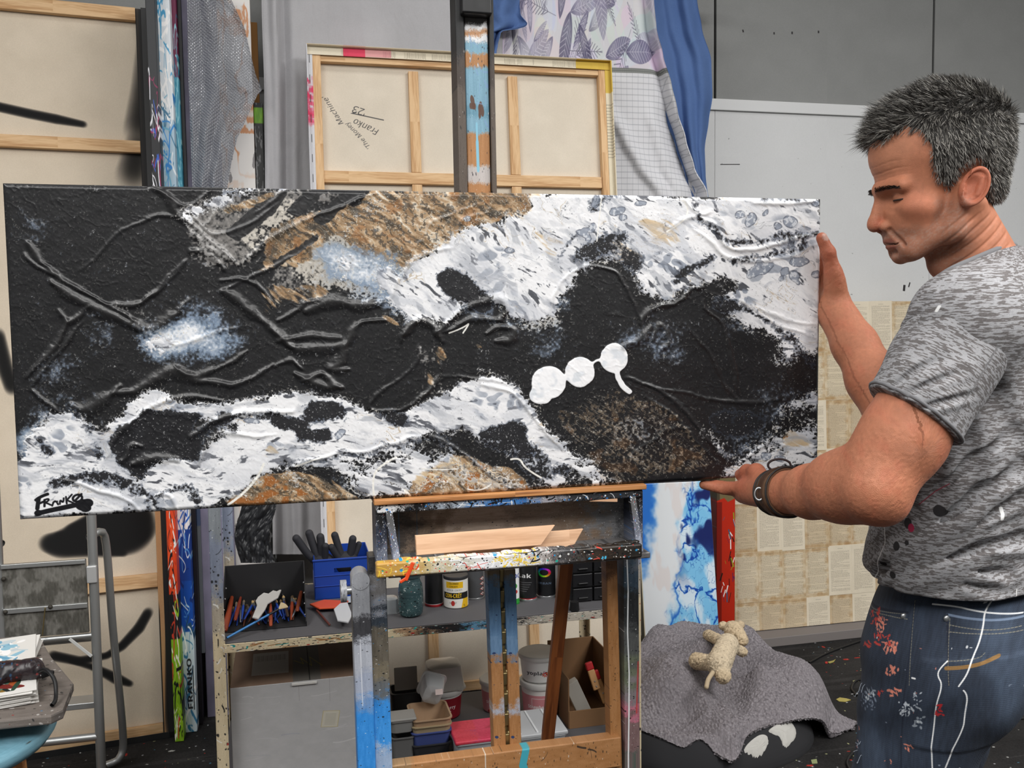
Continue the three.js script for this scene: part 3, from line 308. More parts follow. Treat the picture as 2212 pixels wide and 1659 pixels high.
{ // ---- the tall canvas at the left, seen from the back, sprayed with black
  const pl = leanPlane(-0.43, 0.0, -3.5, 2.75, -3.82, 0.12), w = 0.66, H = 2.72, t = 0.042;
  const o = place(thing('reversed_canvas', 'tall bare canvas back at the left with black sprayed strokes', 'canvas'), pl), L = pl.local;
  const TW = 512, TH = 2048, tp = (px, py) => { const [x, y] = L(px, py); return [(x + w) / w * TW, (1 - y / H) * TH]; };
  const tex = canvasTex(TW, TH, (g) => {
    weave(g, TW, TH, [214, 200, 180], 5);
    const P = (...a) => a.map(([x, y, k]) => [...tp(x, y), k ?? 1]);
    spray(g, P([-20, 222], [60, 240], [120, 252], [182, 264, 0.7]), 10, 0.5); spray(g, P([312, 60, 0.6], [306, 190], [300, 280, 1.4]), 16, 0.10, 2.2); spray(g, P([300, 300], [285, 380, 1.3]), 20, 0.10, 2);
    spray(g, P([100, 1175, 0.8], [130, 1178, 1.2], [180, 1165, 1.6], [240, 1150, 2.2], [280, 1150, 2], [300, 1135, 1.6]), 24, 0.4, 1.4); spray(g, P([200, 1185, 1], [270, 1198, 0.5]), 14, 0.4); spray(g, P([150, 1150, 0.8], [200, 1128, 1], [250, 1118, 1.4], [310, 1115, 1.2]), 20, 0.4, 1.4); spray(g, P([120, 1160, 0.6], [135, 1155, 0.6]), 12, 0.35); spray(g, P([310, 1150, 1], [300, 1165, 0.8]), 14, 0.4);
    spray(g, P([320, 1325, 1.1], [300, 1360, 1.2], [262, 1400, 1], [230, 1420, 0.8], [170, 1432, 1], [110, 1420, 1.1]), 9, 0.5); spray(g, P([150, 1432, 0.5], [200, 1445, 0.8], [250, 1470, 1.2], [282, 1482, 0.7]), 9, 0.5); spray(g, P([-10, 720], [10, 800], [25, 840]), 14, 0.35);
  });
  const inset = 0.012;
  part(o, 'canvas_back', flatUV(moved(box(w - 0.01, H - 0.01, 0.003, 0), -w / 2, H / 2, -t + inset), -w, 0, 0, H), std(0xffffff, { map: tex, roughness: 0.95 }));
  const row = (py) => L(200, py)[1], bars = [[row(311), 0.045], [row(1268), 0.05], [0.028, 0.05], [H - 0.025, 0.05]];
  for (const [y, h] of bars) part(o, 'stretcher_bar', moved(box(w - 0.1, h, 0.022), -w / 2, y, -t + inset + 0.014), pine);
  const sideW = 0.046; part(o, 'stretcher_bar', vgrain(moved(box(sideW, H - 0.008, 0.024), -w + sideW / 2 + 0.004, H / 2, -t + inset + 0.0155)), pine);
  part(o, 'stretcher_bar', flatUV(moved(box(sideW, H - 0.008, 0.024), -sideW / 2 - 0.004, H / 2, -t + inset + 0.0155), -sideW, 0, 0, H), std(0xffffff, { roughness: 0.7, map: canvasTex(64, 1024, (g, W, h) => { weave(g, W, h, [196, 150, 104], 12); const r = rngOf(3); spray(g, [[44, -20], [46, 200, 1.2], [50, 420, 1.1], [56, 560, 0.8]], 40, 0.5, 1.5, 10); spray(g, [[50, 860, 0.8], [44, 1010, 1.3]], 22, 0.4); }) }), 'pine bar sprayed black in its upper half');
  const blackPaint = std(0x151618, { roughness: 0.5 });
  part(o, 'canvas_edge', joined([moved(box(0.005, H, t, 0.001), -0.0025, H / 2, -t / 2), moved(box(0.03, H, 0.003, 0.001), -0.016, H / 2, -t + inset + 0.0295), moved(box(0.005, H, t, 0.001), -w + 0.0025, H / 2, -t / 2), moved(box(w, 0.005, t, 0.001), -w / 2, 0.0025, -t / 2), moved(box(w, 0.022, 0.003, 0.001), -w / 2, 0.011, -t + inset + 0.0295)]), blackPaint, 'black painted wrapped edge');
  for (const y of [row(960), row(640)]) part(o, 'staple', moved(box(0.003, 0.012, 0.002, 0), -w + 0.02, y, -t + inset + 0.0285), steel);
}
{ // ---- canvases stored on edge beside it
  const edgeTex = (seed, stops, marks) => canvasTex(64, 1024, (g, w, h) => { stops.forEach(([y, c], i) => { g.fillStyle = c; g.fillRect(0, y * h, w, ((stops[i + 1]?.[0] ?? 1) - y) * h + 1); }); const r = rngOf(seed); for (let k = 0; k < 260; k++) { const y = r() * h, m = marks.filter(([a, b]) => y / h >= a && y / h < b); if (!m.length) continue; const q = m[Math.floor(r() * m.length)]; g.strokeStyle = q[2 + Math.floor(r() * (q.length - 2))]; g.lineWidth = 1 + r() * 5; const x = r() * w; g.beginPath(); g.moveTo(x, y); g.quadraticCurveTo(x + (r() - 0.5) * 60, y + (r() - 0.5) * 40, x + (r() - 0.5) * 80, y + (r() - 0.5) * 90); g.stroke(); } });
  const items = [
    ['dark canvas edge with orange and lime paint, right beside the sprayed canvas', 331, 358, 346, 387, -3.45, [[0, '#24262a'], [0.2, '#1b1c20'], [0.3, '#232a55'], [0.42, '#16171c'], [0.58, '#14202a'], [0.66, '#e0461c'], [0.80, '#17181a'], [0.86, '#7fae1c'], [1, '#7fae1c']], [[0.12, 0.3, '#8c1f50', '#2f57b8', '#e8e8ee'], [0.3, 0.42, '#b51d62', '#2f6ad0', '#e8e8ee'], [0.55, 0.66, '#7fc4d6', '#e8e8ee', '#101012'], [0.66, 0.8, '#f05a28', '#f2f2f0', '#101012', '#c73616'], [0.8, 1, '#9cc928', '#101012', '#f2f2e0', '#c8402a']]],
    ['white and sky blue canvas edge signed near the floor', 346, 388, 381, 414, -3.52, [[0, '#dfe6ec'], [0.18, '#a9c2d2'], [0.34, '#9fb9c8'], [0.5, '#b7c0c6'], [0.62, '#e4e7ea'], [0.72, '#0f3f96'], [0.79, '#134fae'], [0.86, '#cddbe2'], [1, '#cddbe2']], [[0, 0.16, '#3f9ccc', '#ffffff'], [0.16, 0.5, '#6fb0cc', '#e9eef2', '#4a7f9f', '#2a84d0'], [0.62, 0.72, '#1d5cc0', '#ffffff'], [0.72, 0.84, '#0a2f78', '#5fa0e0', '#e8eef6'], [0.84, 1, '#3c7fa8', '#ffffff', '#254f70']]],
    ['teal and maroon canvas edge standing behind the blue signed one', 382, 416, 393, 428, -3.58, [[0, '#6a1840'], [0.12, '#4f9db4'], [0.35, '#7fb6bd'], [0.44, '#2d2a55'], [0.55, '#120c14'], [1, '#0e0c10']], [[0.05, 0.3, '#2f7f98', '#9ad0d8'], [0.3, 0.5, '#2c6a80', '#50204a', '#b8d8dc']]],
    ['thin black canvas edge with a cobalt blue streak', 394, 428, 401, 441, -3.62, [[0, '#17181b'], [0.5, '#17181b'], [0.6, '#1a34b0'], [0.76, '#3c4a66'], [0.8, '#5a5e64'], [1, '#585c60']], [[0.58, 0.74, '#2f55e0', '#102080', '#c8d0e8']]],
  ];
  items.forEach(([label, xt0, xb0, xt1, xb1, zf, stops, marks], k) => {
    const H = 2.72, y0 = k === 3 ? 0.26 : 0.0, mid = (a, b) => onZ((a + b) / 2, 800, zf).x, x0 = mid(xt0, xb0), x1 = mid(xt1, xb1), g = box(x1 - x0 - 0.003, H - y0, 0.40, 0.003); flatUV(g, -(x1 - x0) / 2, -(H - y0) / 2, (x1 - x0) / 2, (H - y0) / 2);
    const yaw = 0; const o = thing('stored_canvas', label, 'canvas', [(x0 + x1) / 2, 0, zf - 0.2]); const tex = edgeTex(31 + k, stops, marks); if (k === 1) { const c = tex.image.getContext('2d'); c.save(); c.translate(46, 992); c.rotate(-Math.PI / 2); c.fillStyle = '#15161a'; c.font = 'bold 30px sans-serif'; c.scale(0.62, 1); c.fillText('FRANKO', 0, 0); c.restore(); c.fillStyle = '#15161a'; c.fillRect(50, 930, 4, 62); }
    part(o, 'canvas', moved(g, 0, y0 + (H - y0) / 2 + (y0 ? 0 : 0.001), 0), std(0xffffff, { map: tex, roughness: 0.5 }));
    if (y0) part(o, 'support_block', moved(box(x1 - x0 - 0.004, y0, 0.3, 0.002), 0, y0 / 2, -0.05), std(0x3a3a3c));
  });
}
{ // ---- two paintings half under bubble wrap
  const zf = -3.64, dz = 0.04, A0 = onZ(405, 400, zf).x, A1 = onZ(480, 400, zf).x, B1 = onZ(549, 300, zf - 0.045).x, TOP = 2.78;
  const o1 = thing('wrapped_canvas', 'dark violet canvas under bubble wrap beside the stored canvas edges', 'canvas', [(A0 + A1) / 2, 0, zf]);
  part(o1, 'canvas', flatUV(moved(box(A1 - A0, TOP, dz, 0.003), 0, TOP / 2, -dz / 2), -0.1, 0, 0.1, TOP), std(0xffffff, { roughness: 0.6, map: dataTex(64, 512, (u, v) => { const k = fbm(u * 4, v * 30, 4, 8); return [96 + k * 50 - u * 6, 92 + k * 46, 108 + k * 56]; }) }));
  const topB = onZ(500, -30, zf - 0.05).y, o2 = thing('marbled_canvas', 'white canvas with pale orange marbling hanging out of the bubble wrap', 'canvas', [(A0 + 0.04 + B1) / 2, 0, zf - 0.045]), wB = B1 - A0 - 0.04;
  part(o2, 'canvas', flatUV(moved(box(wB, topB, dz, 0.003), 0, topB / 2, -dz / 2), -wB / 2, 0, wB / 2, topB), std(0xffffff, { roughness: 0.45, map: dataTex(256, 1024, (u, v) => { const a = fbm(u * 3 + fbm(u * 5, v * 14, 3, 5) * 2, v * 22, 5, 9), f = Math.abs(a - 0.5), band = smooth(0.6, 0.5, Math.abs(v - 0.93) * 4) + smooth(0.5, 0.3, Math.abs(v - 0.82) * 8), o = smooth(0.06, 0.0, f) * (0.25 + band), d = fbm(u * 9, v * 50, 4, 7) > 0.72 && v < 0.78 ? 1 : 0; return [lerp(226, 206, clamp(o)) - d * 90, lerp(222, 146, clamp(o)) - d * 90, lerp(218, 104, clamp(o)) - d * 86]; }) }));
  const rows = [[-40, 402, 492], [0, 404, 500], [60, 405, 528], [110, 406, 540], [160, 407, 552], [195, 408, 566], [205, 409, 556], [240, 410, 540], [300, 412, 512], [350, 413, 500], [400, 415, 492], [470, 418, 486]];
  const edge = (py, k) => { let i = 0; while (i < rows.length - 2 && rows[i + 1][0] < py) i++; return lerp(rows[i][k], rows[i + 1][k], clamp((py - rows[i][0]) / (rows[i + 1][0] - rows[i][0]))); };
  const bub = dataTex(256, 256, (u, v) => { const s = 8; let d = 9; for (let k = 0; k < 2; k++) { const x = (u * s + k * 0.5) % 1 - 0.5, y = (v * s * 1 + k * 0.5) % 1 - 0.5; d = Math.min(d, Math.hypot(x, y)); } const h = Math.sqrt(clamp(1 - d * d / 0.11)) * 255; return [h, h, h]; }, false); bub.repeat.set(3.2, 9.6);
  const wrap = sheet((u, v) => { const py = lerp(-40, 470, v), px = lerp(edge(py, 1), edge(py, 2), u), f = 0.012 * Math.sin(u * 17 + v * 4) * smooth(0, 0.3, u) + 0.03 * fbm(u * 5, v * 7, 3, 4) + 0.022 * Math.max(0, Math.sin(u * 9 - v * 11)) * u; return onZ(px, py, -3.618 + f); }, 70, 140, 0.0008); flatUV(wrap, 0, 0, 0.3, 0.9);
  single('bubble_wrap', 'clear bubble wrap draped over two canvases at the left', 'bubble wrap', wrap, phys(0xeef0f4, { transmission: 0.72, thickness: 0, roughness: 0.14, ior: 1.45, bumpMap: bub, bumpScale: 0.012, specularIntensity: 1 }));
  // cardboard sheet and a dark green canvas edge behind
  const c0 = onZ(478, 60, -3.76), c1 = onZ(556, 60, -3.76), ct = onZ(520, 47, -3.76).y; single('cardboard_sheet', 'brown cardboard sheet standing behind the bubble wrap', 'cardboard', moved(box(c1.x - c0.x, ct, 0.012, 0.003), (c0.x + c1.x) / 2, ct / 2, -3.76), std(0x9c7040, { roughness: 0.9 }));
  const g0 = onZ(550, 300, -3.70), g1 = onZ(570, 300, -3.70), gt = onZ(556, 222, -3.70).y; const gg = box(g1.x - g0.x, gt, 0.05, 0.003); flatUV(gg, -0.02, -gt / 2, 0.02, gt / 2); single('black_canvas', 'narrow black canvas edge with a green band beside the grey sheet', 'canvas', moved(gg, (g0.x + g1.x) / 2, gt / 2, -3.72), std(0xffffff, { roughness: 0.5, map: dataTex(32, 512, (u, v) => { const k = fbm(u * 6, v * 90, 3, 3), gr = v > 0.965 && v < 0.992; return gr ? [70 + k * 60, 120 + k * 60, 20] : [14 + (k > 0.62 ? 90 : k * 20), 14 + (k > 0.62 ? 90 : k * 22), 15 + (k > 0.62 ? 90 : k * 20)]; }) }));
}
{ // ---- sheets hung from a rail
  const railY = 2.93, r0 = onZ(556, 0, -3.82).x, r1 = onZ(1545, 0, -3.82).x;
  const rail = thing('hanging_rail', 'timber rail fixed to the wall that the cloths hang from', 'rail', [(r0 + r1) / 2, railY, -3.82]);
  const rg = box(r1 - r0 + 0.2, 0.045, 0.03); part(rail, 'rail', rg, pine); for (const s of [-0.45, 0, 0.45]) part(rail, 'bracket', moved(box(0.03, 0.03, 0.23), s * (r1 - r0), 0, -0.115), steel);
  const hangSheet = (rows, z, th, fold, nu, nv) => { const edge = (py, k) => { let i = 0; while (i < rows.length - 2 && rows[i + 1][0] < py) i++; const t = clamp((py - rows[i][0]) / (rows[i + 1][0] - rows[i][0])); return lerp(rows[i][k], rows[i + 1][k], t * t * (3 - 2 * t) * 0.6 + t * 0.4); }; const y0 = rows[0][0], y1 = rows[rows.length - 1][0]; return sheet((u, v) => { const py = lerp(y0, y1, v), px = lerp(edge(py, 1), edge(py, 2), u), q = smooth(0, 0.06, v); return onZ(px, py, lerp(-3.795, z, q) + fold(u, v) * (0.25 + 0.75 * q)); }, nu, nv, th); };
  const hang = (name, label, cat, g, m, x0 = 0, y0 = 0, x1 = 1, y1 = 1) => single(name, label, cat, flatUV(g, x0, y0, x1, y1), m);
  const clothT = (c, seed, amp = 10) => { const t = dataTex(512, 512, (u, v, x, y) => { const k = (fbm(u * 8, v * 5, 4, seed) - 0.5) * amp + ((x + y) % 2 ? 2 : -2) + (hash2(x, y, seed) - 0.5) * 6; return [c[0] + k, c[1] + k, c[2] + k]; }); return t; };
  const wr = dataTex(512, 512, (u, v) => { const h = 255 * (0.5 * fbm(u * 34 + fbm(u * 9, v * 5, 2, 3) * 3, v * 9, 4, 2) + 0.5 * fbm(u * 10, v * 14, 4, 5)); return [h, h, h]; }, false);
  const greyCloth = std(0xffffff, { map: clothT([176, 175, 178], 3, 14), roughness: 0.92, bumpMap: wr, bumpScale: 0.006 });
  const topPx = -95;
  const g1 = hangSheet([[topPx, 574, 1075], [0, 566, 1085], [200, 572, 1085], [400, 574, 1085], [800, 583, 1085], [1197, 590, 1080]], -3.70, 0.003, (u, v) => { const f = smooth(0.22, 0.05, u); return f * 0.022 * (Math.sin(u * 52 - 0.5 + v * 2.2) + 0.5 * Math.sin(u * 103 + 2 - v)) + 0.012 * Math.sin(u * 21 + 1.4 * v) * smooth(0, 0.3, v) + 0.014 * (fbm(u * 9, v * 5, 3, 6) - 0.5); }, 260, 110);
  hang('dust_sheet', 'plain pale grey dust sheet hanging behind the easel mast', 'sheet', g1, greyCloth);
  // leaf print cover with a checked lower half
  const W = 1024, H = 1024, split = 0.232;
  const leafT = canvasTex(W, H, (g) => {
    g.fillStyle = '#cfced4'; g.fillRect(0, 0, W, H); const r = rngOf(12), tones = ['rgba(96,92,124,0.75)', 'rgba(128,124,150,0.6)', 'rgba(150,150,160,0.55)', 'rgba(112,108,136,0.55)', 'rgba(170,166,186,0.6)', 'rgba(70,68,96,0.7)'], H0 = split * H;
    for (let k = 0; k < 90; k++) { g.fillStyle = `rgba(${188 + r() * 40 | 0},${186 + r() * 40 | 0},${200 + r() * 36 | 0},0.35)`; g.beginPath(); g.ellipse(r() * W, r() * H0, 30 + r() * 80, 14 + r() * 30, r() * 3, 0, 7); g.fill(); }
    for (let k = 0; k < 74; k++) { const L = 60 + r() * 70, b = L * (0.2 + r() * 0.16), line = r() < 0.3; g.save(); g.translate(r() * W, r() * (H0 + 20)); g.rotate(r() * 6.3); g.scale(1.15, 0.62); const c = tones[Math.floor(r() * tones.length)];
      g.beginPath(); g.moveTo(0, 0); g.bezierCurveTo(L * 0.25, -b * 1.5, L * 0.75, -b * 1.2, L, 0); g.bezierCurveTo(L * 0.75, b * 1.2, L * 0.25, b * 1.5, 0, 0);
      if (!line) { g.fillStyle = c; g.fill(); const q = g.createLinearGradient(0, 0, L, 0); q.addColorStop(0, 'rgba(60,56,88,0.55)'); q.addColorStop(0.5, 'rgba(255,255,255,0)'); g.fillStyle = q; g.fill(); }
      g.strokeStyle = line ? 'rgba(96,94,112,0.8)' : 'rgba(226,224,234,0.6)'; g.lineWidth = line ? 2 : 1.5; g.beginPath(); g.moveTo(-L * 0.15, 0); g.lineTo(L, 0); for (let s = 0.12; s < 0.95; s += 0.09) for (const e of [-1, 1]) { g.moveTo(L * s, 0); g.lineTo(L * (s + 0.14), e * b * Math.sin(Math.PI * (s + 0.05)) * 0.95); } g.stroke(); g.restore(); }
    g.fillStyle = '#d4d4d8'; g.fillRect(0, H0, W, H - H0); g.strokeStyle = 'rgba(120,122,130,0.42)'; g.lineWidth = 1.4; for (let x = 0; x < W; x += 24) { g.beginPath(); g.moveTo(x, H0); g.lineTo(x, H); g.stroke(); } for (let y = H0; y < H; y += 11.5) { g.beginPath(); g.moveTo(0, y); g.lineTo(W, y); g.stroke(); }
    g.fillStyle = '#6f7270'; g.fillRect(0, H0 - 5, W, 9); g.strokeStyle = 'rgba(210,210,205,0.7)'; g.setLineDash([2, 2]); g.lineWidth = 1; for (const y of [-2, 2]) { g.beginPath(); g.moveTo(0, H0 + y); g.lineTo(W, H0 + y); g.stroke(); }
  });
  leafT.wrapS = leafT.wrapT = THREE.ClampToEdgeWrapping;
  const dRows = [[topPx, 1052, 1405], [0, 1056, 1412], [60, 1058, 1418], [120, 1062, 1432], [180, 1064, 1450], [240, 1066, 1464], [300, 1068, 1482], [360, 1070, 1500], [415, 1072, 1528], [600, 1078, 1560], [1000, 1090, 1570]];
  const g2 = hangSheet(dRows, -3.72, 0.006, (u, v) => { const lo = smooth(0.27, 0.34, v); return 0.012 * Math.sin(u * 9 + v * 3) + lo * (0.030 * Math.exp(-(((u - 0.66 - (v - 0.33) * 0.9) / 0.035) ** 2)) + 0.022 * Math.sin(u * 34 - v * 6) * smooth(0.75, 0.9, u) - 0.02 * Math.exp(-(((u - 0.9) / 0.03) ** 2))) + 0.012 * (fbm(u * 7, v * 8, 3, 8) - 0.5) + 0.05 * smooth(0.955, 1, u) * (0.6 + 0.5 * fbm(1, v * 22, 2, 2)) - 0.03 * Math.exp(-(((u - 0.935) / 0.02) ** 2)) - 0.02 * Math.exp(-(((u - 0.13) / 0.012) ** 2)); }, 180, 150);
  { g2.computeBoundingBox(); const b = g2.boundingBox; hang('leaf_print_cover', 'grey bed cover with lilac leaf print above a fine check, hanging right of the mast', 'bed cover', g2, std(0xffffff, { map: leafT, roughness: 0.92, bumpMap: wr, bumpScale: 0.003 }), b.min.x, b.min.y, b.max.x, b.max.y); }
  const blueM = std(0xffffff, { map: clothT([76, 104, 154], 11, 16), roughness: 0.9, bumpMap: wr, bumpScale: 0.004 });
  const g3 = hangSheet([[topPx, 1385, 1496], [0, 1398, 1506], [60, 1402, 1516], [130, 1415, 1536], [210, 1430, 1538], [260, 1440, 1530], [320, 1460, 1521], [380, 1480, 1523], [440, 1500, 1530], [640, 1520, 1552], [1000, 1530, 1566]], -3.765, 0.003, (u, v) => 0.012 * Math.sin(u * 9 + v * 5) + 0.01 * Math.sin(u * 20 - v * 9), 40, 110);
  hang('blue_sheet', 'plain blue bed sheet hanging behind the right edge of the leaf print cover', 'sheet', g3, blueM);
  const g4 = hangSheet([[topPx, 1040, 1122], [0, 1044, 1122], [30, 1046, 1124], [52, 1050, 1140], [60, 1052, 1132], [68, 1054, 1082], [118, 1056, 1070]], -3.655, 0.004, (u, v) => 0.018 * Math.sin(u * 8 + v * 7) + 0.012 * (fbm(u * 5, v * 5, 3, 4) - 0.5), 40, 50);
  hang('blue_cloth', 'small folded blue cloth hanging beside the top of the easel mast', 'cloth', g4, blueM);
}
{ // ---- the tall canvas behind the shelf, written on the back
  const pl = leanPlane(0.10, 0.0, -3.32, 2.5, -3.6), L = pl.local, [xl] = L(666, 250), [xr] = L(1322, 250), yt = L(987, 116)[1], w = xr - xl, H = yt, t = 0.036, cx = (xl + xr) / 2;
  const o = place(thing('reversed_canvas', 'bare canvas back with pencilled writing and pine bars, standing behind the shelf', 'canvas'), pl);
  const TW = 1024, TH = 2048, tp = (px, py) => { const [x, y] = L(px, py); return [(x - xl) / w * TW, (1 - y / H) * TH]; };
  const tex = canvasTex(TW, TH, (g) => { weave(g, TW, TH, [216, 205, 188], 9); g.fillStyle = 'rgba(46,46,50,0.85)'; const word = (s, px, py, qx, qy, k = 1) => { const [a, b] = tp(px, py), [c, d] = tp(qx, qy), L0 = Math.hypot(c - a, d - b); g.save(); g.translate(a, b); g.rotate(Math.atan2(d - b, c - a)); g.font = 'italic 40px sans-serif'; const m = g.measureText(s).width; g.scale(L0 / m, L0 / m * k); g.fillText(s, 0, 0); g.restore(); };
    word("'The", 804, 314, 786, 292, 0.9); word('Money', 784, 288, 752, 258); word("Machine'", 744, 262, 705, 200, 0.9); word('Franko', 822, 276, 768, 250); word("'23", 796, 232, 766, 222, 0.9); g.strokeStyle = 'rgba(46,46,50,0.8)'; g.lineWidth = 3; g.beginPath(); g.moveTo(...tp(831, 254)); g.lineTo(...tp(762, 239)); g.lineTo(...tp(772, 236)); g.stroke(); });
  part(o, 'canvas_back', flatUV(moved(box(w - 0.008, H - 0.008, 0.003, 0), cx, H / 2, -t + 0.004), xl, 0, xr, H), std(0xffffff, { map: tex, roughness: 0.95 }));
  const bx = (px, py) => L(px, py)[0], by = (px, py) => L(px, py)[1], z = -t + 0.016, bw = 0.042;
  for (const y of [by(1000, 386), by(1000, 1488), 0.55 * by(1000, 386) + 0.45 * by(1000, 1488)]) part(o, 'stretcher_bar', moved(box(w - 0.1, 0.044, 0.02), cx, y, z), pine);
  const vs = [bx(897, 250), bx(1112, 250)]; const cuts = [0.05, by(1000, 1488), 0.55 * by(1000, 386) + 0.45 * by(1000, 1488), by(1000, 386), H - 0.05];
  for (const x of vs) for (let k = 0; k + 1 < cuts.length; k++) part(o, 'stretcher_bar', vgrain(moved(box(0.038, cuts[k + 1] - cuts[k] - 0.046, 0.019), x, (cuts[k] + cuts[k + 1]) / 2, z - 0.001)), pine);
  for (const x of [xl + 0.03, xr - 0.028]) part(o, 'stretcher_bar', vgrain(moved(box(bw, H - 0.008, 0.03), x, H / 2, z + 0.004)), pine);
  for (const y of [H - 0.03, 0.03]) part(o, 'stretcher_bar', moved(box(w - 0.09, 0.05, 0.026), cx, y, z + 0.002), pine);
  // the canvas folded over the edges: white with pink and yellow paint, printed page strips along the top
  const white = std(0xffffff, { roughness: 0.7, map: canvasTex(64, 1024, (g, W, h) => { weave(g, W, h, [206, 206, 210], 3); const r = rngOf(5); const pink = (y0, y1) => { for (let k = 0; k < 60; k++) { g.fillStyle = `rgba(214,40,84,${0.1 + r() * 0.5})`; g.fillRect(r() * W - 10, lerp(y0, y1, r()), 30, 6); } }; pink(0.045 * h, 0.115 * h); g.fillStyle = '#4a4a4c'; for (let y = 14; y < h; y += 30) g.fillRect(30, y, 4, 12); }) });
  part(o, 'canvas_edge', flatUV(joined([moved(box(0.022, H, 0.003, 0.001), xl + 0.010, H / 2, z + 0.020), moved(box(0.004, H, t + 0.02, 0.001), xl + 0.001, H / 2, -t / 2 + 0.01)]), xl - 0.01, 0, xl + 0.03, H), white, 'white folded edge with pink paint');
  const pages = std(0xffffff, { roughness: 0.75, map: canvasTex(1024, 64, (g, W, h) => { weave(g, W, h, [222, 212, 190], 4); const r = rngOf(8); for (let x = 4; x < W; x += 3) { if (fbm(x / 30, 1, 2, 3) > 0.46) { g.fillStyle = `rgba(70,60,45,${0.25 + r() * 0.35})`; g.fillRect(x, 14 + r() * 4, 1, 34 + r() * 8); } } g.fillStyle = 'rgba(222,30,72,0.8)'; g.fillRect(116, 6, 70, 58); g.fillStyle = 'rgba(222,60,100,0.35)'; g.fillRect(186, 6, 84, 52); g.fillStyle = 'rgba(206,168,40,0.8)'; g.fillRect(900, 4, 124, 60); g.fillStyle = 'rgba(120,90,50,0.5)'; g.fillRect(0, 0, W, 4); }) });
  part(o, 'canvas_edge', flatUV(joined([moved(box(w, 0.034, 0.003, 0.001), cx, H - 0.017, z + 0.0225), moved(box(w, 0.004, t + 0.02, 0.001), cx, H - 0.001, -t / 2 + 0.01)]), xl, H - 0.036, xr, H), pages, 'cream folded edge with printed page strips, pink and yellow paint');
  const yel = std(0xffffff, { roughness: 0.75, map: canvasTex(64, 1024, (g, W, h) => { weave(g, W, h, [222, 212, 188], 6); g.fillStyle = 'rgba(206,168,40,0.75)'; g.fillRect(0, 0, W, 0.05 * h); const r = rngOf(4); for (let y = 60; y < h; y += 5) if (fbm(y / 30, 2, 2, 5) > 0.5) { g.fillStyle = 'rgba(70,60,45,0.35)'; g.fillRect(6, y, 34 + r() * 14, 1.4); } }) });
  part(o, 'canvas_edge', flatUV(joined([moved(box(0.024, H - 0.034, 0.003, 0.001), xr - 0.011, H / 2 - 0.017, z + 0.020), moved(box(0.004, H, t + 0.02, 0.001), xr - 0.001, H / 2, -t / 2 + 0.01)]), xr - 0.03, 0, xr + 0.01, H), yel);
}
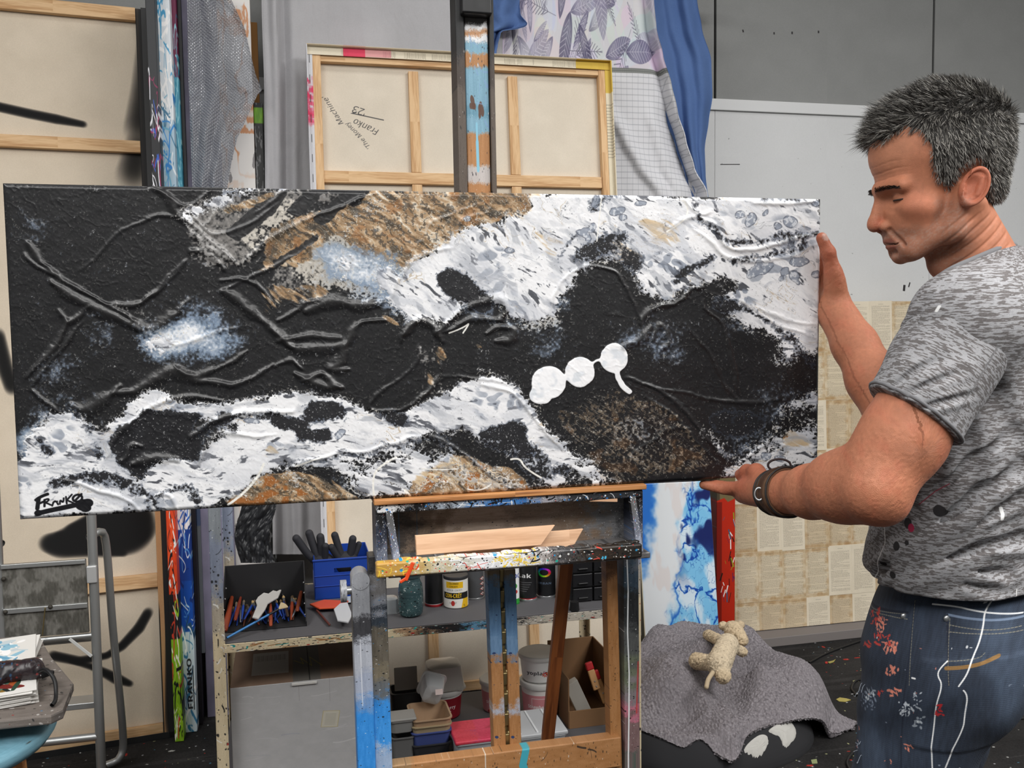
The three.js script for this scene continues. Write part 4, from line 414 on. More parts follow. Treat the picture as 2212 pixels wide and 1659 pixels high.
{ // ---- book page canvas and the blue poured painting on the right
  const pl = leanPlane(2.0, 0.045, -3.84, 1.6, -3.93, -0.015), L = pl.local, xl = L(1583, 1100)[0], xr = 1.02, H = L(1860, 652)[1], w = xr - xl, t = 0.06, cx = (xl + xr) / 2;
  const o = place(thing('page_collage_canvas', 'large canvas pasted over with yellowed book pages, leaning on the white wall', 'canvas'), pl);
  const r = rngOf(21), pageMats = [];
  for (let v = 0; v < 8; v++) pageMats.push(std(0xffffff, { roughness: 0.85, map: canvasTex(160, 256, (g, W, h) => { const dark = [0, 1, 1, 0, 2, 1, 0, 2][v], b = [[214, 203, 182], [208, 194, 168], [199, 181, 152]][dark]; weave(g, W, h, b, 40 + v); const q = rngOf(60 + v); if (dark) for (let k = 0; k < 150; k++) { const s = q(), e = Math.floor(q() * 4), x = e < 2 ? s * W : e === 2 ? q() * 14 : W - q() * 14, y = e >= 2 ? s * h : e === 0 ? q() * 16 : h - q() * 16; g.fillStyle = `rgba(150,112,66,${0.05 + q() * 0.08})`; g.beginPath(); g.ellipse(x, y, 6 + q() * 20, 5 + q() * 12, 0, 0, 7); g.fill(); } g.fillStyle = `rgba(70,64,56,${0.5})`; g.fillRect(W / 2 - 18, 14, 36, 1.5); for (let y = 24; y < h - 18; y += 4.4) { let x = 14; while (x < W - 16) { const l = 4 + q() * 12; if (q() < 0.03) break; g.fillStyle = `rgba(80,72,62,${0.28 + q() * 0.2})`; g.fillRect(x, y, Math.min(l, W - 16 - x), 1.8); x += l + 2.4; } } }) }));
  part(o, 'canvas', moved(box(w - 0.004, H, t, 0.004), cx, H / 2, -t / 2), std(0xc8b894, { roughness: 0.9 }));
  const pw = 0.1215, ph = 0.232, nc = Math.ceil(w / pw), nr = Math.ceil(H / ph), pg = box(pw + 0.004, ph + 0.004, 0.0012, 0); flatUV(pg, -pw / 2, -ph / 2, pw / 2, ph / 2);
  for (let j = 0; j < nr; j++) for (let i = 0; i < nc; i++) { const x0 = xl + i * pw, y0 = H - (j + 1) * ph, x1 = Math.min(xr, x0 + pw), yb = Math.max(0.002, y0), cut = x1 - x0 < pw - 1e-4 || yb > y0 + 1e-4; let g = pg; const W2 = x1 - x0, H2 = y0 + ph - yb; if (W2 < 0.02 || H2 < 0.02) continue; if (cut) { g = box(W2, H2, 0.0012, 0); flatUV(g, -W2 / 2, H2 / 2 - ph, -W2 / 2 + pw, H2 / 2); } const m = part(o, 'page', g, pageMats[Math.floor(r() * 8)]); m.position.set((x0 + x1) / 2 + (cut ? 0 : (r() - 0.5) * 0.004), (yb + y0 + ph) / 2 + (cut ? 0 : (r() - 0.5) * 0.004), 0.0012 + ((i + j * 2) % 4) * 0.0007); m.rotation.z = cut ? 0 : (r() - 0.5) * 0.012; }
  part(o, 'canvas_edge', flatUV(moved(box(0.005, H, t + 0.002, 0.001), xl - 0.002, H / 2, -t / 2), -1, 0, 1, H), std(0xffffff, { roughness: 0.6, map: canvasTex(64, 512, (g, W, h) => { weave(g, W, h, [150, 136, 104], 3); }) }));
  // narrow red and olive canvas standing edge-on between the two
  const e0 = onZ(1548, 1200, -3.74).x, e1 = onZ(1588, 1200, -3.74).x, eh = onZ(1560, 1020, -3.74).y; const eg = box(e1 - e0, eh, 0.26, 0.003); flatUV(eg, -(e1 - e0) / 2, -eh / 2, (e1 - e0) / 2, eh / 2);
  const ed = thing('red_edge_canvas', 'olive and glossy red canvas edge between the blue painting and the book pages', 'canvas', [(e0 + e1) / 2, 0, -3.87]);
  part(ed, 'canvas', moved(eg, 0, eh / 2, 0), std(0xffffff, { roughness: 0.4, map: canvasTex(128, 1024, (g, W, h) => { weave(g, W, h, [112, 98, 66], 7); g.fillStyle = '#4a4030'; g.fillRect(0, 0, W * 0.16, h); const y0 = h * 0.15; g.fillStyle = '#b4260f'; g.beginPath(); g.moveTo(0, y0 + 6); g.lineTo(W * 0.4, y0 - 8); g.lineTo(W * 0.6, y0 + 16); g.lineTo(W, y0 - 4); g.lineTo(W, h); g.lineTo(0, h); g.fill(); g.fillStyle = '#7c1608'; g.fillRect(0, y0 + 14, W * 0.28, h); const r = rngOf(9); for (const [c, n] of [['#e8e6e4', 9], ['#16140f', 7], ['#8a9a28', 5], ['#3c5a78', 4], ['#5a2050', 4]]) for (let k = 0; k < n; k++) { g.strokeStyle = c; g.lineWidth = 2 + r() * 7; const x = W * (0.3 + r() * 0.7), y = y0 + h * (0.04 + r() * 0.5); g.beginPath(); g.moveTo(x, y); g.lineTo(x + (r() - 0.5) * 40, y + 10 + r() * 50); g.stroke(); } }) }));
  // wooden batten the page canvas stands on
  single('floor_batten', 'grey painted timber batten under the book page canvas', 'timber', moved(box(1.5, 0.043, 0.12, 0.003), 2.62, 0.0215, -3.80), std(0x77716f, { roughness: 0.7 }));
}
{ // ---- blue poured painting
  const pl = leanPlane(1.5, 0.02, -3.55, 1.0, -3.72, -0.06), L = pl.local, xl = L(1384, 1200)[0], xr = L(1543, 1200)[0], H = L(1455, 1042)[1], w = xr - xl, t = 0.04, cx = (xl + xr) / 2;
  const o = place(thing('blue_painting', 'glossy blue and white poured painting leaning behind the grey fleece', 'painting'), pl);
  const tex = dataTex(512, 1024, (u, v) => { const U = u * w, Y = 1 - v, wa = fbm(u * 4, v * 9, 4, 2) - 0.5, wb = fbm(u * 4, v * 9, 4, 3) - 0.5, x = u + wa * 0.3, y = Y + wb * 0.16;
    const ctr = 0.62 - 0.75 * y + 0.25 * Math.sin(y * 5), riv = x - ctr, band = smooth(0.32, 0.2, Math.abs(x - (0.55 - 0.5 * y)));                                              // white river, running down to the left
    const net = Math.abs(fbm(u * 6 + wb, v * 10 + wa, 4, 11) - 0.5), net2 = Math.abs(fbm(u * 13, v * 22, 3, 12) - 0.5); let c = [206, 222, 234]; const mix = (q, k) => { k = clamp(k); c = c.map((a, i) => lerp(a, q[i], k)); };
    const side = smooth(0.06, 0.18, x - (0.55 - 0.46 * y)); mix([120, 186, 226], side * smooth(0.38, 0.6, fbm(u * 5, v * 7, 4, 21))); mix([24, 96, 190], side * smooth(0.07, 0.0, net)); mix([14, 60, 150], side * smooth(0.03, 0, net) + side * smooth(0.02, 0, net2) * 0.5); mix([10, 28, 92], side * smooth(0.52, 0.62, fbm(u * 4 + 2, v * 6, 3, 31)) * smooth(0.62, 0.3, Y)); mix([30, 108, 200], smooth(-0.30, -0.42, x - (0.62 - 0.45 * y)) * smooth(0.7, 0.4, Y)); mix([28, 92, 186], smooth(0.028, 0, Math.abs(x - (0.34 - 0.36 * y + 0.3))) * smooth(0.2, 0.5, Y) * 0.9);
    mix([222, 222, 224], band * 0.75 * (1 - side)); mix([214, 200, 196], band * smooth(0.6, 0.7, fbm(u * 8, v * 6, 3, 41)) * 0.5); return c; });
  part(o, 'canvas', flatUV(moved(box(w, H, t, 0.003), cx, H / 2, -t / 2), xl, 0, xr, H), phys(0xffffff, { map: tex, roughness: 0.22, clearcoat: 0.5, clearcoatRoughness: 0.1 }));
  part(o, 'canvas_edge', moved(box(0.004, H, t + 0.004, 0.001), xl - 0.001, H / 2, -t / 2), std(0xbfb49a, { roughness: 0.8 }), 'cream left edge');
}

// ------------------------------------------------------------------ meshing of smooth solids given by a distance function
const smin = (a, b, k) => { const h = Math.max(k - Math.abs(a - b), 0) / k; return Math.min(a, b) - h * h * k * 0.25; };
const smax = (a, b, k) => -smin(-a, -b, k);
const cone = (x, y, z, a, b, ra, rb) => { const dx = b.x - a.x, dy = b.y - a.y, dz = b.z - a.z, t = clamp(((x - a.x) * dx + (y - a.y) * dy + (z - a.z) * dz) / (dx * dx + dy * dy + dz * dz)); return Math.hypot(x - a.x - dx * t, y - a.y - dy * t, z - a.z - dz * t) - lerp(ra, rb, t); };
const ball = (x, y, z, c, r) => Math.hypot(x - c.x, y - c.y, z - c.z) - r;
const egg = (x, y, z, cx, cy, cz, rx, ry, rz) => { const X = (x - cx) / rx, Y = (y - cy) / ry, Z = (z - cz) / rz, k0 = Math.hypot(X, Y, Z), k1 = Math.hypot(X / rx, Y / ry, Z / rz); return k1 < 1e-9 ? -Math.min(rx, ry, rz) : k0 * (k0 - 1) / k1; };
function solid(f, lo, hi, h, colour) {                                    // naive surface nets, then pulled onto the surface
  const nx = Math.ceil((hi.x - lo.x) / h) + 1, ny = Math.ceil((hi.y - lo.y) / h) + 1, nz = Math.ceil((hi.z - lo.z) / h) + 1, D = new Float32Array(nx * ny * nz), B = 6;
  for (let k = 0; k < nz; k += B) for (let j = 0; j < ny; j += B) for (let i = 0; i < nx; i += B) {
    const c = f(lo.x + (i + B / 2 - 0.5) * h, lo.y + (j + B / 2 - 0.5) * h, lo.z + (k + B / 2 - 0.5) * h), far = Math.abs(c) > B * h * 1.35;
    for (let z = k; z < Math.min(nz, k + B); z++) for (let y = j; y < Math.min(ny, j + B); y++) for (let x = i; x < Math.min(nx, i + B); x++) D[(z * ny + y) * nx + x] = far ? c : f(lo.x + x * h, lo.y + y * h, lo.z + z * h);
  }
  const id = new Int32Array(nx * ny * nz).fill(-1), pos = [], idx = [], E = [[0, 1], [2, 3], [4, 5], [6, 7], [0, 2], [1, 3], [4, 6], [5, 7], [0, 4], [1, 5], [2, 6], [3, 7]], sy = nx, sz = nx * ny, o8 = [0, 1, sy, sy + 1, sz, sz + 1, sz + sy, sz + sy + 1];
  for (let z = 0; z < nz - 1; z++) for (let y = 0; y < ny - 1; y++) for (let x = 0; x < nx - 1; x++) {
    const b = (z * ny + y) * nx + x; let m = 0; for (let q = 0; q < 8; q++) if (D[b + o8[q]] < 0) m |= 1 << q; if (m === 0 || m === 255) continue;
    let px = 0, py = 0, pz = 0, n = 0; for (const [a, c] of E) { const da = D[b + o8[a]], dc = D[b + o8[c]]; if ((da < 0) === (dc < 0)) continue; const t = da / (da - dc); px += lerp(a & 1, c & 1, t); py += lerp((a >> 1) & 1, (c >> 1) & 1, t); pz += lerp(a >> 2, c >> 2, t); n++; }
    id[b] = pos.length / 3; pos.push(lo.x + (x + px / n) * h, lo.y + (y + py / n) * h, lo.z + (z + pz / n) * h);
  }
  for (let z = 1; z < nz - 1; z++) for (let y = 1; y < ny - 1; y++) for (let x = 1; x < nx - 1; x++) {
    const b = (z * ny + y) * nx + x, s = D[b] < 0; for (const [e, u, v] of [[1, sy, sz], [sy, sz, 1], [sz, 1, sy]]) { const t = D[b + e] < 0; if (s === t) continue; const a = id[b], c = id[b - u], d = id[b - u - v], g = id[b - v]; if (a < 0 || c < 0 || d < 0 || g < 0) continue; s ? idx.push(a, c, d, a, d, g) : idx.push(a, d, c, a, g, d); }
  }
  const N = pos.length / 3, nor = new Float32Array(N * 3), col = colour ? new Float32Array(N * 3) : null, e = h * 0.25;
  for (let i = 0; i < N; i++) { let x = pos[3 * i], y = pos[3 * i + 1], z = pos[3 * i + 2], gx, gy, gz; for (let it = 0; it < 2; it++) { const d = f(x, y, z); gx = f(x + e, y, z) - f(x - e, y, z); gy = f(x, y + e, z) - f(x, y - e, z); gz = f(x, y, z + e) - f(x, y, z - e); const l = Math.hypot(gx, gy, gz) || 1, q = l / (2 * e); gx /= l; gy /= l; gz /= l; const st = clamp(d / Math.max(q, 0.3), -h, h); if (it === 0) { x -= gx * st; y -= gy * st; z -= gz * st; } } pos[3 * i] = x; pos[3 * i + 1] = y; pos[3 * i + 2] = z; nor[3 * i] = gx; nor[3 * i + 1] = gy; nor[3 * i + 2] = gz; if (col) { const c = colour(x, y, z, gx, gy, gz); col[3 * i] = c[0]; col[3 * i + 1] = c[1]; col[3 * i + 2] = c[2]; } }
  const g = new THREE.BufferGeometry(); g.setAttribute('position', new THREE.Float32BufferAttribute(pos, 3)); g.setAttribute('normal', new THREE.BufferAttribute(nor, 3)); g.setAttribute('uv', new THREE.BufferAttribute(new Float32Array(N * 2), 2)); if (col) g.setAttribute('color', new THREE.BufferAttribute(col, 3)); g.setIndex(idx); return g;
}
const lin = (r, g, b) => new THREE.Color().setRGB(r / 255, g / 255, b / 255, THREE.SRGBColorSpace).toArray();

// ------------------------------------------------------------------ the studio easel
// paint-spattered surface: horizontal or vertical bands of colour with ragged ends, then flecks, dabs and runs
function splatTex(w, h, bands, o = {}) {
  const { seed = 1, vertical = false, rag = 0.03, flecks = [], dabs = [], runs = [] } = o;
  return canvasTex(w, h, (g) => {
    const im = g.createImageData(w, h); for (let y = 0, i = 0; y < h; y++) for (let x = 0; x < w; x++, i += 4) { const t0 = vertical ? y / h : x / w, s = vertical ? x : y, t = t0 + (fbm(x / 34, y / 34, 4, seed) - 0.5) * rag * 2 + (hash2(x, y, seed) - 0.5) * rag * 0.8; let k = 0; while (k + 1 < bands.length && bands[k + 1][0] <= t) k++; const c = bands[k][1], gr = (fbm(x / (vertical ? 5 : 40), y / (vertical ? 40 : 5), 3, seed + 3) - 0.5) * (bands[k][2] ?? 26) + (hash2(x, y, seed + 9) - 0.5) * 14; for (let q = 0; q < 3; q++) im.data[i + q] = clamp(c[q] + gr, 0, 255); im.data[i + 3] = 255; } g.putImageData(im, 0, 0);
    const r = rngOf(seed * 7 + 1); g.lineCap = 'round';
    for (const [n, c, s0, s1, a = 0, b = 1] of flecks) for (let k = 0; k < n; k++) { g.fillStyle = c; const t = lerp(a, b, r()), x = vertical ? r() * w : t * w, y = vertical ? t * h : r() * h, s = lerp(s0, s1, r() ** 2); g.beginPath(); g.ellipse(x, y, s * (0.6 + r()), s * (0.6 + r()), r() * 3, 0, 7); g.fill(); }
    for (const [n, c, lw, len, a = 0, b = 1] of dabs) for (let k = 0; k < n; k++) { g.strokeStyle = c; g.lineWidth = lw * (0.4 + r()); const t = lerp(a, b, r()), x = vertical ? r() * w : t * w, y = vertical ? t * h : r() * h, an = r() * 6.3; g.beginPath(); g.moveTo(x, y); g.quadraticCurveTo(x + Math.cos(an) * len * 0.5 + r() * 6, y + Math.sin(an) * len * 0.5, x + Math.cos(an) * len, y + Math.sin(an) * len * 0.6); g.stroke(); }
    for (const [c, lw, pts] of runs) { g.strokeStyle = c; g.lineWidth = lw; g.beginPath(); pts.forEach(([x, y], i) => i ? g.lineTo(x * w, y * h) : g.moveTo(x * w, y * h)); g.stroke(); }
  });
}
const C = { wood: [164, 116, 72], dwood: [112, 74, 44], grey: [128, 128, 130], dgrey: [70, 70, 72], black: [24, 24, 26], sky: [116, 156, 176], blue: [52, 132, 206], cream: [206, 190, 158], white: [214, 214, 216], ochre: [186, 144, 70], silver: [158, 160, 166] };
const splatMat = (tex, rough = 0.55) => std(0xffffff, { map: tex, roughness: rough, bumpMap: tex, bumpScale: 0.0008 });
{
  const ze = -1.56, o = thing('studio_easel', 'paint-spattered wooden studio easel carrying the long abstract painting', 'easel', [0.35, 0, -1.6]);
  const W = (name, g, m, label) => wpart(o, name, g, m, label);
  const fit = (g) => { g.computeBoundingBox(); const b = g.boundingBox; flatUV(g, b.min.x, b.min.y, b.max.x, b.max.y); return g; };
  // mast: a bar sliding between two rails
  const mTop = onZ(1026, -60, ze), mBot = onZ(1047, 900, ze); mBot.z = mTop.z = ze - 0.012; mBot.y = 1.13;
  const mastT = splatTex(128, 1024, [[0, C.black, 30], [0.05, [74, 72, 72]], [0.088, C.white, 30], [0.098, [176, 130, 92]], [0.108, C.white], [0.118, C.sky], [0.137, C.wood], [0.16, C.sky, 26], [0.225, [96, 140, 160], 30], [0.245, C.sky], [0.272, C.wood], [0.332, [178, 172, 170], 20], [0.358, C.wood], [1, C.wood]], { seed: 3, vertical: true, rag: 0.008, flecks: [[260, 'rgba(40,38,44,0.8)', 0.6, 2.4], [40, 'rgba(230,228,224,0.8)', 0.8, 2.6]], dabs: [[5, '#d8482c', 5, 20, 0, 0.06], [4, 'rgba(84,50,36,0.9)', 12, 20, 0.222, 0.232], [16, 'rgba(120,150,190,0.7)', 4, 30, 0.1, 0.26]], runs: [['rgb(126,180,202)', 10, [[0.42, 0.26], [0.43, 0.29]]], ['rgb(126,180,202)', 14, [[0.43, 0.29], [0.45, 0.335]]]] });
  W('mast', fit(bar(mBot, mTop, 0.04, 0.024)), splatMat(mastT));
  const railT = splatTex(64, 1024, [[0, C.black], [0.14, [62, 52, 46]], [0.2, [84, 74, 66]], [0.55, C.dwood], [1, C.dwood]], { seed: 5, vertical: true, rag: 0.03, flecks: [[120, 'rgba(20,20,22,0.7)', 0.8, 3], [30, 'rgba(190,190,190,0.7)', 0.6, 2]] }), railM = splatMat(railT);
  for (const [dx, w] of [[-0.0285, 0.015], [0.0255, 0.0085]]) W('mast_rail', fit(bar(mBot.clone().add(V(dx, 0, -0.008)), mTop.clone().add(V(dx, 0, -0.008)), w, 0.05)), railM);
  { const a = onZ(1012, -30, ze + 0.004), b = onZ(1060, 40, ze + 0.004); W('mast_clamp', moved(box(0.052, 0.05, 0.034, 0.004), (a.x + b.x) / 2 - 0.008, (a.y + b.y) / 2, ze + 0.006), splatMat(splatTex(128, 128, [[0, C.black]], { seed: 8, flecks: [[30, '#d9dde0', 1, 3]], dabs: [[7, '#e0553a', 8, 26]] }), 0.35)); }
  // lower mast: two strips with a notched metal rack between
  const lT = splatTex(64, 1024, [[0, [112, 96, 74]], [0.06, [86, 120, 156]], [0.36, [100, 132, 166]], [0.46, C.wood], [0.6, C.wood], [0.72, [166, 170, 184]], [0.77, C.wood], [1, C.wood]], { seed: 12, vertical: true, rag: 0.06, flecks: [[90, 'rgba(60,44,30,0.7)', 0.6, 2], [8, '#2a3c64', 2, 6]] }), lM = splatMat(lT);
  const zl = -1.575, a0 = onZ(1062, 1225, zl), a1 = onZ(1077, 1622, zl), b0 = onZ(1097, 1225, zl), b1 = onZ(1111, 1622, zl), c0 = onZ(1080, 1225, zl), c1 = onZ(1093, 1622, zl);
  W('mast_strip', fit(bar(a1, a0, 0.022, 0.03)), lM); W('mast_strip', fit(bar(b1, b0, 0.021, 0.03)), lM);
  const rk = W('ratchet_rack', bar(c1.clone().add(V(0, 0, -0.004)), c0.clone().add(V(0, 0, -0.004)), 0.011, 0.012), brass, 'brass coloured notched rack');
  for (let k = 0; k < 9; k++) { const t = (k + 0.35) / 9, p = c0.clone().lerp(c1, t).add(V(0, 0, 0.005)); wpart(rk, 'tooth', joined([bar(p.clone().add(V(0.001, -0.012, 0)), p.clone().add(V(0.001, 0.012, 0.004)), 0.009, 0.006), bar(p.clone().add(V(-0.001, 0.011, -0.001)), p.clone().add(V(0.006, 0.014, 0.004)), 0.006, 0.006)]), brass); }
  // tray box: ledge, back panel, floor, lip, cheeks
  const yL = PAINT.y0 - 0.0005, xL = onZ(800, 1085, ze).x, xR = onZ(1366, 1053, ze).x, cx = (xL + xR) / 2, ww = xR - xL;
  W('ledge', moved(box(ww, 0.009, 0.09, 0.002), cx, yL - 0.0045, -1.535), oak);
  W('ledge_strip', fit(moved(box(ww - 0.01, 0.014, 0.07, 0.003), cx, yL - 0.0165, -1.53)), splatMat(splatTex(1024, 32, [[0, C.white], [0.1, C.black], [0.2, [150, 160, 172]], [0.36, [60, 110, 170]], [0.55, [150, 150, 158]], [0.7, [50, 52, 56]], [1, C.black]], { seed: 15, rag: 0.1, flecks: [[160, '#101012', 1, 4], [60, '#e6e6e8', 1, 3], [20, '#c93a30', 1, 3], [30, '#2f78c0', 1, 5]], dabs: [[30, '#16161a', 4, 30], [20, '#dfe3e8', 3, 40]] }), 0.3));
  const pY0 = 1.118, pY1 = yL - 0.022; W('back_panel', fit(moved(box(ww - 0.03, pY1 - pY0, 0.012, 0.002), cx, (pY0 + pY1) / 2, -1.555)), splatMat(splatTex(1024, 256, [[0, [66, 58, 52]], [0.12, [120, 102, 86]], [0.25, [158, 142, 128]], [0.5, [130, 116, 104]], [0.72, [116, 98, 82]], [0.86, [110, 110, 112]], [1, [60, 60, 62]]], { seed: 18, rag: 0.12, flecks: [[600, 'rgba(170,170,172,0.5)', 0.6, 1.8, 0.5, 1], [240, 'rgba(24,24,26,0.8)', 0.8, 2.2], [90, 'rgba(210,210,214,0.8)', 0.8, 2.4, 0.7, 1]], runs: [['rgba(60,90,120,0.6)', 5, [[0.07, 0], [0.07, 1]]], ['rgba(60,90,120,0.5)', 4, [[0.14, 0], [0.14, 1]]]] }), 0.6));
  W('tray_floor', fit(moved(box(ww - 0.03, 0.01, 0.115, 0.002), cx, pY0 - 0.001, -1.495)), splatMat(splatTex(512, 128, [[0, [104, 102, 102]], [1, [104, 102, 102]]], { seed: 19, flecks: [[160, '#2c2c2e', 1, 4], [120, '#d2d2d4', 1, 4], [20, '#b83b30', 1, 3]] }), 0.7));
  const q0 = onZ(812, 1218, -1.42), q1 = onZ(1388, 1174, -1.42), lipT = splatTex(1024, 64, [[0, C.ochre], [0.13, [190, 172, 130]], [0.25, [200, 196, 184]], [0.38, C.white], [0.6, [150, 142, 138]], [0.68, C.dgrey], [0.76, [52, 42, 34]], [0.9, [40, 36, 32]], [1, [30, 28, 28]]], { seed: 22, rag: 0.09, flecks: [[220, 'rgba(20,20,22,0.85)', 0.8, 4, 0.1, 1], [140, 'rgba(236,236,232,0.85)', 0.8, 4], [40, '#c8342a', 1, 4], [18, '#2f8fc0', 1, 5], [10, '#1f9d8c', 1, 4]], dabs: [[34, 'rgba(226,190,60,0.9)', 5, 34, 0.44, 0.58], [10, 'rgba(226,190,60,0.9)', 4, 40, 0, 0.14], [22, 'rgba(236,236,238,0.9)', 6, 40, 0.25, 0.66], [18, 'rgba(18,18,20,0.95)', 5, 30, 0.55, 1], [4, '#e24a22', 4, 30, 0.11, 0.15], [5, '#c8342a', 3, 60, 0.3, 0.5], [3, '#d04030', 4, 24, 0.8, 0.84], [2, '#49b0d8', 7, 12, 0.84, 0.86]] });
  const lipH = 0.024, lipM = splatMat(lipT, 0.4), lx0 = q0.x, lx1 = q1.x, ly = (q0.y + q1.y) / 2; W('tray_lip', fit(moved(box(lx1 - lx0, lipH, 0.02, 0.004), (lx0 + lx1) / 2, ly - lipH / 2, -1.43)), lipM, 'tray lip crusted with many paint colours');
  { const r = rngOf(5), list = []; for (let k = 0; k < 46; k++) { const g = new THREE.IcosahedronGeometry(0.0035 + r() * 0.004, 1); g.scale(1.6 + r(), 0.45, 0.9); g.translate(lerp(lx0 + 0.02, lx1 - 0.01, r()), ly + 0.0005, -1.43 + (r() - 0.5) * 0.014); list.push(g); } W('paint_crust', flatUV(joined(list), lx0, ly - 0.006, lx1, ly + 0.012), lipM); }
  { const g = bar(V(lx0 + 0.058, ly - 0.002, -1.419), V(lx0 + 0.045, ly - 0.03, -1.418), 0.006, 0.003); W('paint_drip', joined([g, bar(V(lx0 + 0.047, ly - 0.026, -1.418), V(lx0 + 0.036, ly - 0.032, -1.418), 0.005, 0.003)]), std(0xd8481f, { roughness: 0.35 }), 'orange paint drip'); }
  const cheekM = splatMat(splatTex(128, 256, [[0, [30, 30, 33]], [0.3, [54, 60, 76]], [0.6, [110, 116, 132]], [1, [60, 60, 62]]], { seed: 26, vertical: true, rag: 0.2, flecks: [[120, '#dfe2e8', 1, 4], [50, '#111', 1, 4], [20, '#3a6db0', 1, 4], [14, '#c23a3a', 1, 3]] }), 0.45);
  for (const x of [xL + 0.012, xR - 0.012]) { W('cheek', fit(moved(box(0.018, pY1 - pY0 + 0.012, 0.07, 0.003), x, (pY0 + pY1) / 2, -1.535)), cheekM); W('cheek_brace', fit(bar(V(x + (x < cx ? 0.02 : -0.02), pY0 + 0.002, -1.445), V(x + (x < cx ? 0.012 : -0.012), pY1, -1.5), 0.012, 0.012)), cheekM); }
  // uprights
  const up = (name, px0, py0, px1, py1, w, d, z, tex, round = false) => { const a = onZ(px0, py0, z), b = onZ(px1, py1, z), dir = b.clone().sub(a), foot = a.clone().addScaledVector(dir, (a.y - 0.04) / (a.y - b.y)); foot.x = lerp(foot.x, b.x, 0.3); let g = bar(foot, a, w, d); if (round) { const c = new THREE.CylinderGeometry(w / 2, w / 2, d + 0.002, 24); metreUV(c); c.rotateX(Math.PI / 2); c.translate(a.x, a.y, a.z); g = joined([g, c]); } g.computeBoundingBox(); const bb = g.boundingBox; flatUV(g, bb.min.x, bb.max.y - 0.38, bb.max.x, bb.max.y); tex.wrapT = THREE.ClampToEdgeWrapping; tex.wrapS = THREE.ClampToEdgeWrapping; return [W(name, g, splatMat(tex, 0.4)), a, foot]; };
  const legA = splatTex(64, 1024, [[0, C.silver], [0.06, [150, 152, 158]], [0.2, [60, 60, 64]], [0.3, [166, 170, 180]], [0.46, [150, 158, 176]], [0.56, [104, 140, 186]], [0.62, C.blue], [1, [44, 120, 200]]], { seed: 30, vertical: true, rag: 0.05, flecks: [[70, 'rgba(30,30,34,0.7)', 0.6, 2], [40, 'rgba(230,232,236,0.7)', 0.6, 2]], runs: [['rgba(220,222,228,0.6)', 3, [[0.3, 0.3], [0.34, 0.6]]]] }), legB = splatTex(64, 1024, [[0, [54, 52, 52]], [0.08, [116, 114, 114]], [0.16, [146, 150, 160]], [0.25, [52, 60, 70]], [0.32, [92, 86, 76]], [0.5, [112, 104, 88]], [0.58, [92, 96, 100]], [0.64, C.blue], [0.72, [60, 140, 212]], [0.86, [148, 168, 196]], [1, [120, 150, 190]]], { seed: 31, vertical: true, rag: 0.06, flecks: [[160, 'rgba(26,26,28,0.8)', 0.6, 2.4], [80, 'rgba(220,222,226,0.8)', 0.6, 2], [30, 'rgba(70,140,200,0.8)', 0.8, 3]] });
  const [, ta] = up('upright', 777, 1248, 792, 1659, 0.030, 0.04, -1.545, legA, true); up('upright', 812, 1195, 829, 1659, 0.0285, 0.036, -1.55, legB);
  const legC = splatTex(64, 1024, [[0, C.dwood], [0.1, C.wood], [1, C.wood]], { seed: 33, vertical: true, rag: 0.05, flecks: [[90, 'rgba(50,36,24,0.8)', 0.6, 2]] }), legD = splatTex(64, 1024, [[0, [96, 100, 108]], [0.08, [62, 80, 96]], [0.2, [40, 42, 44]], [0.4, [84, 86, 86]], [0.55, [104, 110, 92]], [0.66, [128, 120, 124]], [0.75, [190, 110, 130]], [0.82, [120, 96, 96]], [1, [84, 92, 86]]], { seed: 34, vertical: true, rag: 0.1, flecks: [[160, 'rgba(18,18,20,0.8)', 0.6, 2.6], [60, 'rgba(226,226,228,0.8)', 0.6, 2]], runs: [['#e8eaec', 5, [[0.18, 0], [0.26, 0.2], [0.22, 0.4], [0.3, 0.6], [0.28, 0.8], [0.24, 1]]], ['rgba(190,60,60,0.7)', 6, [[0.8, 0.55], [0.7, 0.8]]]] });
  up('upright', 1315, 1195, 1329, 1659, 0.021, 0.03, -1.56, legC); up('upright', 1355, 1180, 1360, 1659, 0.029, 0.036, -1.555, legD);
  // clamp knob on the left upright
  const kn = onZ(742, 1277, -1.535); { const c1_ = new THREE.CylinderGeometry(0.0185, 0.0185, 0.010, 28); c1_.rotateZ(Math.PI / 2); c1_.translate(kn.x, kn.y, kn.z); const kb = W('clamp_knob', c1_, splatMat(splatTex(64, 64, [[0, C.silver]], { seed: 3, flecks: [[30, '#333', 1, 4]] }), 0.35), 'silver sprayed clamp knob'); const bolt = new THREE.CylinderGeometry(0.007, 0.007, 0.035, 16); bolt.rotateZ(Math.PI / 2); bolt.translate(kn.x + 0.018, kn.y, kn.z - 0.002); wpart(kb, 'bolt', bolt, steel); }
  // cross bar, rear prop, base
  const x0 = onZ(838, 1650, -1.55), x1 = onZ(1336, 1580, -1.55), cbT = splatTex(1024, 64, [[0, [150, 118, 82]], [0.1, C.wood], [0.42, C.wood], [1, C.wood]], { seed: 41, rag: 0.03, flecks: [[160, 'rgba(60,44,30,0.75)', 0.6, 2.4], [40, 'rgba(220,218,214,0.8)', 0.6, 2]], dabs: [[6, 'rgba(40,34,30,0.8)', 3, 40]], runs: [['#3f9fb0', 30, [[0.575, 0], [0.56, 0.5], [0.58, 1]]], ['rgba(220,220,218,0.7)', 5, [[0.4, 0], [0.4, 1]]]] });
  const cy = (x0.y + x1.y) / 2; W('cross_bar', fit(moved(box(x1.x - x0.x, 0.056, 0.028, 0.003), (x0.x + x1.x) / 2, cy - 0.028, -1.548)), splatMat(cbT));
